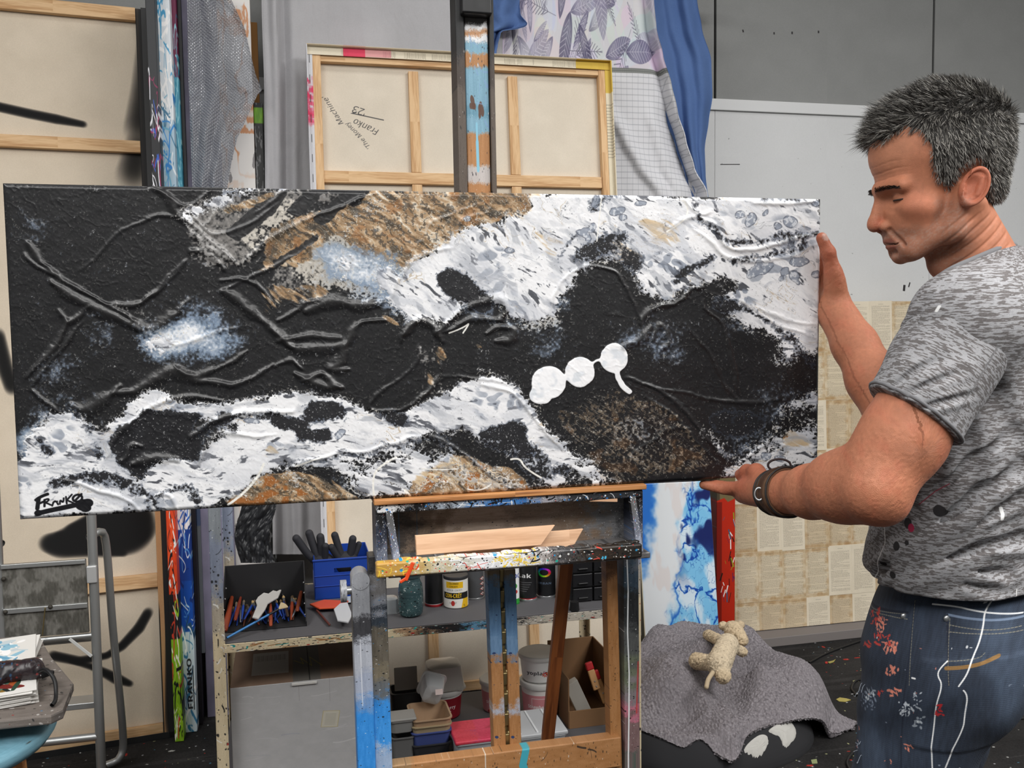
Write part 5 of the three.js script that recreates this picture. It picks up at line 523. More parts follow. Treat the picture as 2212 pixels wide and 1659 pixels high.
  { const a = onZ(1224, 1205, -1.60), b = onZ(1183, 1592, -1.74), d = b.clone().sub(a), e = a.clone().addScaledVector(d, (a.y - 0.03) / (a.y - b.y) * 0.995); e.x = b.x - 0.02; W('rear_prop', swapUV(bar(b, a, 0.0235, 0.034, V(1, 0, 0.25))), std(0xffffff, { map: oakT, roughness: 0.6, color: 0xc8a890 })); W('rear_prop', bar(V(b.x - 0.02, 0.04, -1.85), b, 0.0235, 0.034, V(1, 0, 0.25)), oak); }
  for (const x of [onZ(785, 1659, -1.55).x + 0.01, onZ(1345, 1659, -1.555).x]) W('base_runner', moved(box(0.05, 0.045, 0.62, 0.004), x, 0.0225, -1.62), oak);
  W('base_rail', moved(box(0.46, 0.05, 0.03, 0.003), cx, 0.05, -1.6), oak);
  // offcuts lying in the tray
  const offcut = (pts, z, tilt, label) => { const P = pts.map(([a, b]) => onZ(a, b, z)), yb = Math.min(...P.map((p) => p.y)), s = new THREE.Shape(P.map((p) => new THREE.Vector2(p.x, p.y - yb))), g = new THREE.ExtrudeGeometry(s, { depth: 0.008, bevelEnabled: true, bevelSize: 0.0008, bevelThickness: 0.0008, bevelSegments: 1 }); metreUV(g); g.translate(0, 0, -0.008); g.rotateX(-tilt); g.translate(0, yb, z); return single('timber_offcut', label, 'wood', g, ply, 'mitred timber offcuts in the easel tray'); };
  offcut([[899, 1159], [1199, 1136], [1168, 1177], [901, 1199]], -1.455, 0.12, 'front mitred timber offcut lying in the easel tray');
  offcut([[960, 1170], [1260, 1144], [1238, 1180], [962, 1204]], -1.475, 0.12, 'rear mitred timber offcut, half hidden in the easel tray');
  { const p = [[1272, 1082], [1332, 1072], [1332, 1083]].map(([a, b]) => onZ(a, b, -1.5)), s = new THREE.Shape(p.map((q) => new THREE.Vector2(q.x, q.y))), g = new THREE.ExtrudeGeometry(s, { depth: 0.02, bevelEnabled: false }); metreUV(g); g.translate(0, 0, -1.516); W('wedge', g, ply); }
  { const a = onZ(848, 1168, -1.455), b = onZ(876, 1192, -1.452); a.y = pY0 + 0.02; b.y = pY0 + 0.008; single('paint_stick', 'short stick crusted with white paint in the left of the easel tray', 'stick', bar(a, b, 0.007, 0.006), std(0xb8b8ba, { roughness: 0.6 })); }
}

// ------------------------------------------------------------------ the shelf rack and what stands on it
const SH = { x0: -0.215, x1: 1.005, zf: -2.55, zb: -3.06, y: 0.655, yb: 0.235 };
{
  const o = thing('shelf_rack', 'paint-splashed metal shelf rack behind the easel', 'shelf', [(SH.x0 + SH.x1) / 2, 0, (SH.zf + SH.zb) / 2]);
  const postT = splatTex(64, 1024, [[0, [128, 134, 140]], [0.2, [124, 132, 150]], [0.34, [168, 158, 142]], [0.42, C.cream], [1, [196, 180, 148]]], { seed: 51, vertical: true, rag: 0.06, flecks: [[230, 'rgba(26,26,28,0.85)', 0.6, 2.6], [50, 'rgba(230,230,226,0.8)', 0.6, 2.4], [10, '#a83a34', 1, 3]], dabs: [[14, 'rgba(20,20,22,0.9)', 3, 26], [8, 'rgba(230,230,226,0.8)', 3, 20]] }), postM = splatMat(postT, 0.5), H = 1.18;
  for (const [x, z, sx, sz] of [[SH.x0, SH.zf, 1, -1], [SH.x1, SH.zf, -1, -1], [SH.x0, SH.zb, 1, 1], [SH.x1, SH.zb, -1, 1]]) { const g = joined([moved(box(0.03, H, 0.003, 0.0008), x + sx * 0.015, H / 2, z), moved(box(0.003, H, 0.03, 0.0008), x, H / 2, z + sz * 0.015)]); flatUV(g, x - 0.03, 0, x + 0.03, H); wpart(o, 'post', g, postM); }
  const lipT = splatTex(1024, 64, [[0, C.cream], [0.28, C.cream], [0.42, [150, 120, 92]], [0.47, C.black], [0.56, [86, 130, 160]], [0.63, C.black], [0.7, [176, 168, 156]], [1, [150, 146, 138]]], { seed: 52, rag: 0.06, flecks: [[330, 'rgba(22,22,24,0.9)', 0.8, 3.4], [120, 'rgba(226,226,224,0.85)', 0.8, 3.4], [30, '#2b8f8c', 1, 4], [24, '#a83a30', 1, 4], [16, '#2c8a40', 1, 3]], dabs: [[26, 'rgba(24,22,22,0.9)', 4, 24], [8, '#2b8f8c', 4, 26, 0, 0.5], [10, 'rgba(150,104,60,0.9)', 6, 30, 0, 0.4]] }), lipM = splatMat(lipT, 0.5), topM = std(0x525154, { roughness: 0.75 });
  for (const y of [SH.y, SH.yb]) { const w = SH.x1 - SH.x0 - 0.004, d = SH.zf - SH.zb - 0.008, cx = (SH.x0 + SH.x1) / 2, sh = wpart(o, 'shelf_board', moved(box(w, 0.012, d, 0.002), cx, y - 0.006, (SH.zf + SH.zb) / 2), topM, 'dark dusty shelf board'); const lip = moved(box(w - 0.05, 0.024, 0.004, 0.001), cx, y - 0.014, SH.zf + 0.0035); flatUV(lip, SH.x0, y - 0.026, SH.x1, y - 0.002); wpart(sh, 'front_lip', lip, lipM, 'cream shelf lip with paint runs'); wpart(sh, 'back_lip', flatUV(moved(box(w - 0.05, 0.03, 0.003, 0.001), cx, y - 0.014, SH.zb - 0.0025), SH.x0, y - 0.03, SH.x1, y), lipM); }
}
const base = (px, py, y = SH.y) => onY(px, py, y);
const wAt = (px0, px1, p) => { const d = p.clone().sub(EYE).dot(BACK) * -1; return (px1 - px0) / FOCAL * d; };
const hAtPx = (px, py, p) => { const n = V(0, 0, 1); return planeHit(px, py, p, n).y; };
// a printed band for cans and tubs: canvas wrapped round, the side towards the camera in the middle
const wrapTurn = 2.96;
function canThing(name, label, category, px0, px1, pyB, pyT, prof, bands, y = SH.y, group) {
  const c = base((px0 + px1) / 2, pyB, y), R = wAt(px0, px1, c) / 2; c.z -= R * 0.85; c.x += R * 0.15; const H = hAtPx((px0 + px1) / 2, pyT, c) - y, o = thing(name, label, category, [c.x, y, c.z], group);
  for (const [nm, pts, m, lb] of prof(R, H)) { const g = byHeight(lathe(pts, 40)); g.rotateY(wrapTurn); part(o, nm, g, m, lb); }
  return o;
}
const printT = (w, h, draw) => canvasTex(w, h, draw);
const CENTRE = (g, s, x, y, font, c) => { g.font = font; g.fillStyle = c; g.textAlign = 'center'; g.fillText(s, x, y); };
{
  const silver = std(0xc4c6c8, { metalness: 0.8, roughness: 0.3 }), blk = std(0x141416, { roughness: 0.38 }), label = (t, r = 0.4) => std(0xffffff, { map: t, roughness: r });
  const sprayProf = (body, cap, foot) => (R, H) => [['can_body', [[0, 0.002], [R * 0.94, 0.002], [R, 0.008], [R, H * 0.80]], body], ['base_rim', [[R * 0.9, 0], [R * 1.02, 0.0], [R * 1.03, H * 0.05], [R, H * 0.055]], foot], ['cap', [[R * 0.96, H * 0.80], [R * 0.97, H * 0.82], [R * 0.9, H * 0.84], [R * 0.9, H * 0.98], [R * 0.84, H], [0, H]], cap]];
  canThing('spray_can', 'black spray can with silver and red base between the teal jar and the yellow tin', 'spray can', 918, 957, 1311, 1215, sprayProf(label(printT(256, 256, (g, w, h) => { g.fillStyle = '#19191b'; g.fillRect(0, 0, w, h); CENTRE(g, '■ ■■ ■', w / 2, h * 0.82, '18px sans-serif', '#8a8a8c'); g.fillStyle = '#b9bbbd'; g.fillRect(0, h * 0.93, w, h * 0.07); })), blk, std(0xa8242a, { roughness: 0.4 })));
  canThing('spray_can', 'dark canister with small hazard symbols right of the yellow tin', 'spray can', 1006, 1046, 1296, 1214, sprayProf(label(printT(256, 256, (g, w, h) => { g.fillStyle = '#4c4d50'; g.fillRect(0, 0, w, h); for (let k = 0; k < 4; k++) { g.save(); g.translate(w * 0.66, h * (0.28 + k * 0.18)); g.rotate(Math.PI / 4); g.fillStyle = '#e2e0dc'; g.fillRect(-11, -11, 22, 22); g.strokeStyle = '#b03028'; g.lineWidth = 3; g.strokeRect(-11, -11, 22, 22); g.fillStyle = '#222'; g.fillRect(-4, -4, 8, 8); g.restore(); } })), blk, silver));
  canThing('spray_can', 'slim white and green printed bottle beside the lower mast', 'bottle', 1096, 1123, 1306, 1205, sprayProf(label(printT(256, 256, (g, w, h) => { g.fillStyle = '#eceeee'; g.fillRect(0, 0, w, h); CENTRE(g, 'ISOC', w * 0.52, h * 0.28, 'bold 44px sans-serif', '#2b3f9a'); g.fillStyle = '#3c9a3c'; g.beginPath(); g.ellipse(w * 0.52, h * 0.5, 22, 20, 0, 0, 7); g.fill(); g.fillRect(w * 0.5, h * 0.55, 12, 60); g.fillStyle = '#c23a34'; g.beginPath(); g.ellipse(w * 0.54, h * 0.66, 20, 15, 0, 0, 7); g.fill(); g.fillStyle = '#2f9a3a'; g.fillRect(0, h * 0.86, w, h * 0.14); })), std(0x2f9a3a, { roughness: 0.4 }), std(0x2f9a3a, { roughness: 0.4 })));
  canThing('spray_can', 'black spray can with the printed word Lak', 'spray can', 1122, 1161, 1300, 1195, sprayProf(label(printT(256, 256, (g, w, h) => { g.fillStyle = '#1b1b1d'; g.fillRect(0, 0, w, h); CENTRE(g, 'Lak', w * 0.42, h * 0.36, 'bold 40px sans-serif', '#e8e8e8'); g.fillStyle = '#77777a'; for (let k = 0; k < 5; k++) g.fillRect(w * 0.33, h * (0.48 + k * 0.06), 60 - k * 6, 3); g.fillStyle = '#a8242a'; g.fillRect(0, h * 0.92, w, h * 0.03); g.fillStyle = '#c9cacc'; g.fillRect(0, h * 0.95, w, h * 0.05); })), blk, silver));
  canThing('spray_can', 'black spray can with a colour wheel print, left of the black drawers', 'spray can', 1161, 1202, 1293, 1188, sprayProf(label(printT(256, 256, (g, w, h) => { g.fillStyle = '#17181b'; g.fillRect(0, 0, w, h); for (let k = 0; k < 18; k++) { g.strokeStyle = `hsl(${k * 20},70%,45%)`; g.lineWidth = 12; g.beginPath(); g.arc(w * 0.45, h * 0.3, 26, k * 0.35, k * 0.35 + 0.36); g.stroke(); } CENTRE(g, 'URBAN', w * 0.45, h * 0.62, 'bold 20px sans-serif', '#5a6a80'); })), blk, silver));
  // the paint tin
  canThing('paint_tin', 'small white and yellow paint tin lettered CON-CRÊT', 'paint tin', 959, 1012, 1315, 1240, (R, H) => [['tin_body', [[0, 0.001], [R * 0.97, 0.001], [R, 0.004], [R, H * 0.9]], label(printT(1024, 256, (g, w, h) => { g.fillStyle = '#e6e4de'; g.fillRect(0, 0, w, h); g.fillStyle = '#e8b81c'; g.fillRect(w * 0.36, h * 0.06, w * 0.24, h * 0.22); g.fillStyle = '#222'; CENTRE(g, 'COLORMIX', w * 0.47, h * 0.15, 'bold 26px sans-serif', '#2a2413'); CENTRE(g, 'CONCRETE', w * 0.47, h * 0.25, 'bold 22px sans-serif', '#2a2413'); CENTRE(g, 'EXTERIOR · CONCRETE', w * 0.48, h * 0.38, '22px sans-serif', '#3a3a3a'); g.fillStyle = '#19191b'; g.fillRect(w * 0.3, h * 0.44, w * 0.4, h * 0.22); CENTRE(g, 'CON-CRÊT', w * 0.46, h * 0.615, 'bold 50px sans-serif', '#eec42a'); g.fillStyle = '#b5322c'; g.beginPath(); g.ellipse(w * 0.46, h * 0.81, 26, 24, 0, 0, 7); g.fill(); CENTRE(g, 'FA        ET', w * 0.46, h * 0.83, '24px sans-serif', '#3a3a3a'); g.fillStyle = '#e8b81c'; g.beginPath(); g.moveTo(w * 0.60, h * 0.66); g.lineTo(w * 0.7, h * 0.66); g.lineTo(w * 0.7, h); g.lineTo(w * 0.57, h); g.fill(); CENTRE(g, '1L', w * 0.62, h * 0.95, 'bold 30px sans-serif', '#222'); }))], ['lid', [[R, H * 0.9], [R * 1.03, H * 0.905], [R * 1.03, H * 0.985], [R * 0.98, H], [R * 0.85, H * 0.985], [0, H * 0.98]], std(0x2a2a2c, { roughness: 0.5 })]]);
  // glass jar with dried teal paint
  canThing('glass_jar', 'jar coated in dried dark teal paint at the left of the tins', 'jar', 860, 914, 1336, 1235, (R, H) => [['jar_body', [[0, 0.002], [R * 0.8, 0.002], [R * 0.94, H * 0.06], [R, H * 0.2], [R * 1.0, H * 0.55], [R * 0.93, H * 0.72], [R * 0.8, H * 0.8], [R * 0.76, H * 0.84], [R * 0.76, H * 0.9], [R * 0.7, H * 0.9], [R * 0.7, H * 0.8]], splatMat(splatTex(256, 256, [[0, [66, 94, 96]], [0.4, [52, 74, 78]], [1, [60, 86, 88]]], { seed: 61, rag: 0.3, flecks: [[200, 'rgba(214,222,220,0.8)', 0.8, 3], [100, 'rgba(20,26,28,0.8)', 1, 5], [10, '#b8404a', 1, 3]] }), 0.25)], ['rim', [[R * 0.76, H * 0.88], [R * 0.84, H * 0.89], [R * 0.84, H], [R * 0.74, H], [R * 0.74, H * 0.9]], std(0x35464a, { roughness: 0.4 })]]);
  // black drawer cabinet
  { const p = base(1240, 1306), w = wAt(1238, 1312, p) + 0.03, z = p.z - 0.02, h = hAtPx(1275, 1205, V(p.x, 0, z)) - SH.y, o = thing('drawer_cabinet', 'small black plastic drawer cabinet at the right end of the shelf', 'cabinet', [p.x + w / 2, SH.y, z]); part(o, 'body', moved(box(w, h, 0.15, 0.003), 0, h / 2, -0.08), blk); for (let j = 0; j < 3; j++) for (let i = 0; i < 2; i++) { const dw = w / 2 - 0.005, dh = h / 3 - 0.005, d = part(o, 'drawer', moved(box(dw, dh, 0.01, 0.002), (i - 0.5) * w / 2, h * (j + 0.5) / 3, 0), std(0x1c1c1f, { roughness: 0.32 })); part(d, 'handle', moved(box(dw * 0.5, 0.005, 0.008, 0.002), (i - 0.5) * w / 2, h * (j + 0.5) / 3 - dh * 0.22, 0.007), blk); } 
    const cap = base(1243, 1320); const cg = new THREE.CylinderGeometry(0.013, 0.015, 0.026, 20); cg.translate(cap.x, SH.y + 0.013, cap.z - 0.01); single('bottle_cap', 'small black cap at the shelf edge in front of the drawers', 'cap', cg, blk); }
  // cream carton and a clear lid behind the jar
  { const p = base(835, 1292); single('carton', 'small cream carton behind the left easel upright', 'carton', moved(box(0.075, 0.06, 0.06, 0.002), p.x + 0.03, SH.y + 0.03, p.z - 0.13), std(0xcfc8b8, { roughness: 0.8 })); const q = base(842, 1328); const lg = tub(0.06, 0.05, 0.045, 0.12, 0.012, 0.0015, 0.002); lg.rotateX(Math.PI); lg.translate(q.x, SH.y + 0.045, q.z - 0.03); single('clear_cup', 'clear plastic cup upside down beside the teal jar', 'cup', lg, phys(0xdfe3e6, { transmission: 0.7, roughness: 0.2, thickness: 0 })); }
  // ---- the black brush tray
  const t0 = base(478, 1372), t1 = base(662, 1352), tb0 = base(500, 1318), y = SH.y, cx = (t0.x + t1.x) / 2, w = t1.x - t0.x, zf = t0.z - 0.012, zb = -2.86, hb = hAtPx(580, 1216, V(0, 0, zb)) - y;
  { const o = thing('brush_tray', 'open black tray full of brushes on the shelf', 'tray', [cx, y, (zf + zb) / 2]), dz = (zf - zb) / 2, m = std(0x17171a, { roughness: 0.6 }); part(o, 'floor', moved(box(w, 0.004, 2 * dz, 0.001), 0, 0.002, 0), m); part(o, 'back_panel', moved(box(w, hb, 0.004, 0.001), 0, hb / 2, -dz), m); for (const s of [-1, 1]) { const sh = new THREE.Shape([new THREE.Vector2(-dz, 0), new THREE.Vector2(dz, 0), new THREE.Vector2(dz, 0.014), new THREE.Vector2(-dz, hb)]), g = new THREE.ExtrudeGeometry(sh, { depth: 0.003, bevelEnabled: false }); metreUV(g); g.rotateY(-Math.PI / 2); g.translate(s * w / 2 + 0.0015, 0, 0); const sp = part(o, 'side_panel', g, m); for (let k = 0; k < 4; k++) { const f = lerp(0.15, 0.85, k / 3); part(sp, 'rivet', moved(new THREE.SphereGeometry(0.003, 10, 8), s * w / 2 - s * 0.002, lerp(hb, 0.014, f) * 0.6 + 0.004, lerp(-dz, dz, f)), steel); } } }
  // brushes: handle, ferrule, bristles, lying with their tips to the back
  const brushKinds = [[0x1c3c86, 0.0038, 0.17, 0xb89a6a], [0x22459c, 0.0034, 0.15, 0x6a5a48], [0x8a3a20, 0.0046, 0.19, 0x5a4630], [0x1a2e62, 0.0030, 0.16, 0xc9b48a], [0x5a3424, 0.0042, 0.16, 0x3a3026], [0x9aa0a8, 0.0030, 0.14, 0x8a7a60]];
  const protos = brushKinds.map(([c, r, L, b]) => { const g = new THREE.Group(); const h = lathe([[0, -L * 0.5], [r * 0.5, -L * 0.49], [r * 0.7, -L * 0.3], [r * 1.2, 0.0], [r * 0.95, L * 0.18], [r * 0.9, L * 0.2]], 10), f = lathe([[r * 0.95, L * 0.2], [r, L * 0.21], [r * 1.05, L * 0.34], [r * 0.9, L * 0.35]], 10), t = lathe([[r * 0.95, L * 0.34], [r * 1.2, L * 0.41], [r * 0.8, L * 0.47], [0, L * 0.5]], 10); for (const q of [h, f, t]) q.rotateX(-Math.PI / 2); part(g, 'handle', h, std(c, { roughness: 0.35 })); part(g, 'ferrule', f, steel); part(g, 'bristles', t, std(b, { roughness: 0.9 })); return g; });
  const ORD = 'first second third fourth fifth sixth seventh eighth ninth tenth eleventh twelfth thirteenth fourteenth fifteenth sixteenth seventeenth eighteenth nineteenth twentieth twenty-first twenty-second twenty-third twenty-fourth twenty-fifth twenty-sixth twenty-seventh twenty-eighth twenty-ninth thirtieth'.split(' ');
  const r = rngOf(19); const slots = 30;
  for (let k = 0; k < slots; k++) { const kind = [0, 1, 3, 0, 1, 0, 5, 1, 4, 0, 2, 4][Math.floor(r() * 12)], b = protos[kind].clone(), [, rr] = brushKinds[kind]; b.name = numbered('paint_brush'); const u = (k + 0.5) / slots, lay = k % 3; b.position.set(cx + (u - 0.5) * w * 0.86, y + 0.004 + rr * 1.25 + lay * 0.0085, lerp(zf, zb, 0.5) + (r() - 0.5) * 0.03); b.rotation.set(0.03 + lay * 0.02, (r() - 0.5) * 0.5, 0); b.userData = { label: ORD[k] + ' brush from the left in the black tray, ' + ['dark blue', 'bright blue', 'rust brown', 'thin navy', 'dark brown', 'grey'][kind], category: 'paint brush', group: 'brushes lying in the black tray' }; scene.add(b); }
  const fat = (px0, py0, px1, py1, rad, col, lb, up = 0.02) => { const a = onY(px0, py0, y + up * 0.7), b = onY(px1, py1, y + up), o = thing('tool_handle', lb, 'tool', a), d = b.clone().sub(a), L = d.length(), g = lathe([[0, 0], [rad * 0.8, 0.003], [rad, L * 0.3], [rad * 0.8, L * 0.75], [rad * 0.55, L]], 16), f = lathe([[rad * 0.55, L * 0.98], [rad * 0.3, L * 1.1], [rad * 0.5, L * 1.3], [0, L * 1.34]], 12), q = new THREE.Quaternion().setFromUnitVectors(V(0, 1, 0), d.normalize()); g.applyQuaternion(q); f.applyQuaternion(q); part(o, 'handle', g, std(col, { roughness: 0.4 })); part(o, 'blade', f, steel); return o; };
  fat(486, 1362, 502, 1285, 0.0085, 0x8c3a1e, 'thick rust brown tool handle at the left of the brush tray', 0.035); fat(508, 1340, 520, 1290, 0.006, 0x7c3220, 'thin rust brown tool handle beside the thick one', 0.032); fat(585, 1352, 584, 1302, 0.0055, 0xa0482a, 'short rust brown handle under the white scraper', 0.03); fat(642, 1320, 652, 1272, 0.007, 0x7a3a22, 'brown tool handle leaning at the right side of the brush tray', 0.035); fat(622, 1332, 612, 1290, 0.005, 0x3c2c24, 'dark tool handle right of the white scraper', 0.03);
  // white scraper, fan brush, spatulas
  const flat = (name, lb, cat, pts, yy, th, m, tilt = 0) => { const P = pts.map(([a, b, h = 0]) => onY(a, b, yy + h)), s = new THREE.Shape(P.map((p) => new THREE.Vector2(p.x, -p.z))), g = new THREE.ExtrudeGeometry(s, { depth: th, bevelEnabled: true, bevelSize: 0.001, bevelThickness: 0.001, bevelSegments: 1 }); g.rotateX(-Math.PI / 2); metreUV(g); if (tilt) { const z0 = Math.max(...P.map((p) => p.z)); g.translate(0, 0, -z0); g.rotateX(tilt); g.translate(0, 0, z0); } g.translate(0, yy, 0); return single(name, lb, cat, g, m); };
  flat('palette_scraper', 'white plastic scraper with ragged edge lying across the brushes', 'scraper', [[546, 1335], [558, 1338], [572, 1318], [578, 1305], [600, 1292], [608, 1275], [598, 1280], [590, 1278], [580, 1285], [570, 1283], [558, 1292], [553, 1300], [556, 1310]], y + 0.042, 0.003, std(0xc9c6c2, { roughness: 0.6 }));
  { const a = onY(490, 1378, y + 0.012), b = onY(602, 1316, y + 0.05), c = onY(616, 1305, y + 0.056), o = thing('fan_brush', 'blue handled fan brush lying across the front of the brush tray', 'brush', a), L = (p) => p.clone().sub(a); part(o, 'handle', tube([L(a), L(a.clone().lerp(b, 0.5)), L(a.clone().lerp(b, 0.82))], 0.0032, 16, 10), std(0x2f78b8, { roughness: 0.3 })); part(o, 'ferrule', tube([L(a.clone().lerp(b, 0.8)), L(b)], 0.0034, 8, 10), std(0x202226, { roughness: 0.3, metalness: 0.5 })); const s = []; for (let k = 0; k < 15; k++) { const q = (k / 14 - 0.5) * 0.9, d = c.clone().sub(b).normalize().multiplyScalar(0.03); d.applyAxisAngle(V(0, 0.7, 0.7).normalize(), q); s.push(tube([L(b), L(b.clone().add(d))], 0.0018, 3, 5)); } part(o, 'bristles', joined(s), std(0xb8a684, { roughness: 0.9 })); }
  flat('spatula', 'orange painted flat spatula in front of the blue crate', 'spatula', [[670, 1307], [690, 1316], [742, 1313], [752, 1300], [700, 1298]], y + 0.012, 0.003, std(0xd2532c, { roughness: 0.45 })); flat('spatula', 'white flat spatula with a blue sticker in front of the blue crate', 'spatula', [[722, 1318], [730, 1342], [752, 1346], [760, 1330], [750, 1304], [735, 1306]], y + 0.02, 0.003, std(0xc6c8cc, { roughness: 0.5 })); flat('spatula', 'small grey flat blade behind the orange spatula', 'spatula', [[735, 1303], [775, 1300], [770, 1288], [738, 1292]], y + 0.006, 0.002, std(0xb4bcc2, { roughness: 0.5 }));
  { const a = onY(684, 1318, y + 0.006), b = onY(712, 1350, y + 0.006); single('pencil', 'brown pencil stub on the shelf in front of the orange spatula', 'pencil', bar(a, b, 0.006, 0.006), std(0x5a2a1e, { roughness: 0.5 })); }
  // ---- blue crate with gloves
  { const p = base(682, 1303), q = base(790, 1296), cw = q.x - p.x + 0.02, z = p.z - 0.03, ch = hAtPx(730, 1208, V(0, 0, z)) - y, cd = 0.2, o = thing('blue_crate', 'small blue plastic crate with a hand slot, on the shelf', 'crate', [p.x + cw / 2, y, z - cd / 2]), m = std(0x173f9a, { roughness: 0.42 });
    const sw = 0.05, sx = -0.004, sy = ch * 0.72, sh = new THREE.Shape([[-cw / 2, 0], [cw / 2, 0], [cw / 2 + 0.004, ch], [-cw / 2 - 0.004, ch]].map((a) => new THREE.Vector2(...a))), hole = new THREE.Path(); hole.absellipse(sx, sy, sw / 2, 0.0065, 0, 6.283, false); const hp = new THREE.Path(); const hw = 0.026, hh = 0.007; hp.moveTo(-hw, sy - hh); hp.lineTo(-hw, sy + hh); hp.lineTo(hw, sy + hh); hp.lineTo(hw, sy - hh); sh.holes.push(hp);
    const fg = new THREE.ExtrudeGeometry(sh, { depth: 0.003, bevelEnabled: false }); metreUV(fg); part(o, 'front_panel', moved(fg, 0, 0, cd / 2 - 0.003), m); for (const yy of [0.34, 0.6]) part(o, 'rib', moved(box(cw + 0.002, 0.003, 0.003, 0.001), 0, ch * yy, cd / 2 + 0.001), m); part(o, 'rim', moved(box(cw + 0.012, 0.006, 0.006, 0.002), 0, ch, cd / 2), m);
    for (const s of [-1, 1]) part(o, 'side_panel', moved(box(0.003, ch, cd, 0.001), s * cw / 2, ch / 2, 0), m); part(o, 'back_panel', moved(box(cw, ch, 0.003, 0.001), 0, ch / 2, -cd / 2), m); part(o, 'floor', moved(box(cw, 0.003, cd, 0.001), 0, 0.002, 0), m);
    const gm = std(0x24242a, { roughness: 0.75 }), glove = (label, wrist, fingers) => { const gz = z - 0.08, W0 = onZ(wrist[0], wrist[1], gz); W0.y = y + ch * 0.62; const list = []; for (const [fx, fy, dz, rad] of fingers) { const tip = onZ(fx, fy, gz + dz), root = W0.clone().lerp(tip, 0.45).add(V((tip.x - W0.x) * 0.1, 0, 0)); const c = new THREE.CatmullRomCurve3([W0.clone(), root, tip]); const g = new THREE.TubeGeometry(c, 14, rad, 12); const pa = g.attributes.position, tmp = c.getPoints(14); list.push(plain(g)); const e = new THREE.SphereGeometry(rad, 12, 8); e.translate(tip.x, tip.y, tip.z); list.push(plain(e)); } const palm = new THREE.SphereGeometry(0.03, 18, 14); palm.scale(1.25, 1.3, 0.75); palm.translate(W0.x, W0.y + 0.012, W0.z); list.push(plain(palm)); return single('work_glove', label, 'glove', mergeGeometries(list), gm, 'gloves in the blue crate'); };
    glove('dark rubber glove with fingers spread left over the blue crate', [700, 1222], [[640, 1163, 0.01, 0.0125], [668, 1152, -0.01, 0.0125], [692, 1160, 0.0, 0.0125], [703, 1180, 0.02, 0.011]]);
    glove('dark rubber glove with two fingers up at the right of the blue crate', [750, 1222], [[723, 1156, 0.0, 0.0115], [762, 1164, 0.01, 0.012], [716, 1182, 0.015, 0.011], [775, 1176, -0.01, 0.010]]); }
}
{ // ---- lower shelf
  const y = SH.yb, white = std(0xd6d5d2, { roughness: 0.5 }), clear = phys(0xdfe1e4, { transmission: 0.55, roughness: 0.35, thickness: 0 });
  // large box
  { const f0 = onZ(497, 1487, -2.6), f1 = onZ(800, 1452, -2.6), h = f0.y - y, w = f1.x - f0.x, d = 0.36, o = thing('storage_box', 'large box with pale grey front and brown cardboard top on the lower shelf', 'box', [f0.x + w / 2, y, -2.6 - d / 2]);
    part(o, 'carton', moved(box(w - 0.004, h - 0.002, d - 0.004, 0.002), 0, h / 2, 0), std(0x6a5646, { roughness: 0.9 })); const top = moved(box(w, 0.003, d, 0.0005), 0, h, 0); flatUV(top.rotateX(Math.PI / 2), -w / 2, -d / 2, w / 2, d / 2); top.rotateX(-Math.PI / 2); const tt = canvasTex(1024, 512, (g, W, H) => { weave(g, W, H, [110, 88, 72], 8); g.translate(W, 0); g.scale(-1, 1); g.translate(W, H); g.rotate(Math.PI); g.fillStyle = '#57534e'; g.fillRect(W * 0.44, 0, W * 0.2, H); g.fillStyle = '#9a958f'; g.fillRect(W * 0.14, H * 0.2, W * 0.27, H * 0.5); g.fillStyle = '#76716c'; for (let k = 0; k < 22; k++) g.fillRect(W * 0.16 + k * 11, H * 0.5, 3 + (k % 3) * 2, H * 0.13); g.strokeStyle = '#96842c'; g.lineWidth = 5; g.beginPath(); g.moveTo(W * 0.45, H * 0.45); g.lineTo(W * 0.52, H * 0.36); g.lineTo(W * 0.5, H * 0.5); g.lineTo(W * 0.58, H * 0.3); g.lineTo(W * 0.57, H * 0.5); g.lineTo(W * 0.66, H * 0.28); g.stroke(); g.strokeStyle = '#141414'; g.lineWidth = 8; g.beginPath(); g.moveTo(W * 0.56, 0); g.lineTo(W * 0.55, H); g.stroke(); }); part(o, 'top_flap', top, std(0xffffff, { map: tt, roughness: 0.9 }), 'brown cardboard top with a shipping label');
    const ft = canvasTex(1024, 1024, (g, W, H) => { weave(g, W, H, [172, 171, 172], 6); g.fillStyle = 'rgba(196,190,172,0.7)'; g.save(); g.translate(W * 0.7, H * 0.42); g.rotate(0.12); g.strokeStyle = 'rgba(172,158,110,0.8)'; g.lineWidth = 8; g.strokeRect(-60, -80, 120, 170); g.fillRect(-60, -80, 120, 170); g.fillStyle = 'rgba(120,116,108,0.5)'; for (let k = 0; k < 9; k++) g.fillRect(-40, -50 + k * 14, 80, 4); g.restore(); const r = rngOf(3); for (let k = 0; k < 26; k++) { g.strokeStyle = `rgba(${r() < 0.3 ? '120,126,150' : '222,222,222'},${0.1 + r() * 0.25})`; g.lineWidth = 2 + r() * 12; const x = r() * W, yy = r() * H; g.beginPath(); g.moveTo(x, yy); g.quadraticCurveTo(x + 60, yy + 50 * (r() - 0.5), x + 60 + r() * 160, yy + (r() - 0.5) * 60); g.stroke(); } g.strokeStyle = 'rgba(120,118,116,0.8)'; g.lineWidth = 2; g.beginPath(); g.moveTo(W * 0.48, 0); g.lineTo(W * 0.48, H * 0.2); g.moveTo(W * 0.7, 0); g.lineTo(W * 0.7, H * 0.24); g.stroke(); }); part(o, 'front_panel', flatUV(moved(box(w, h, 0.004, 0.001), 0, h / 2, d / 2), -w / 2, 0, w / 2, h), std(0xffffff, { map: ft, roughness: 0.7 })); part(o, 'torn_tape', moved(box(0.07, 0.008, 0.004, 0.002), w * 0.02, h - 0.006, d / 2 + 0.004), std(0xc8c6c2)); }
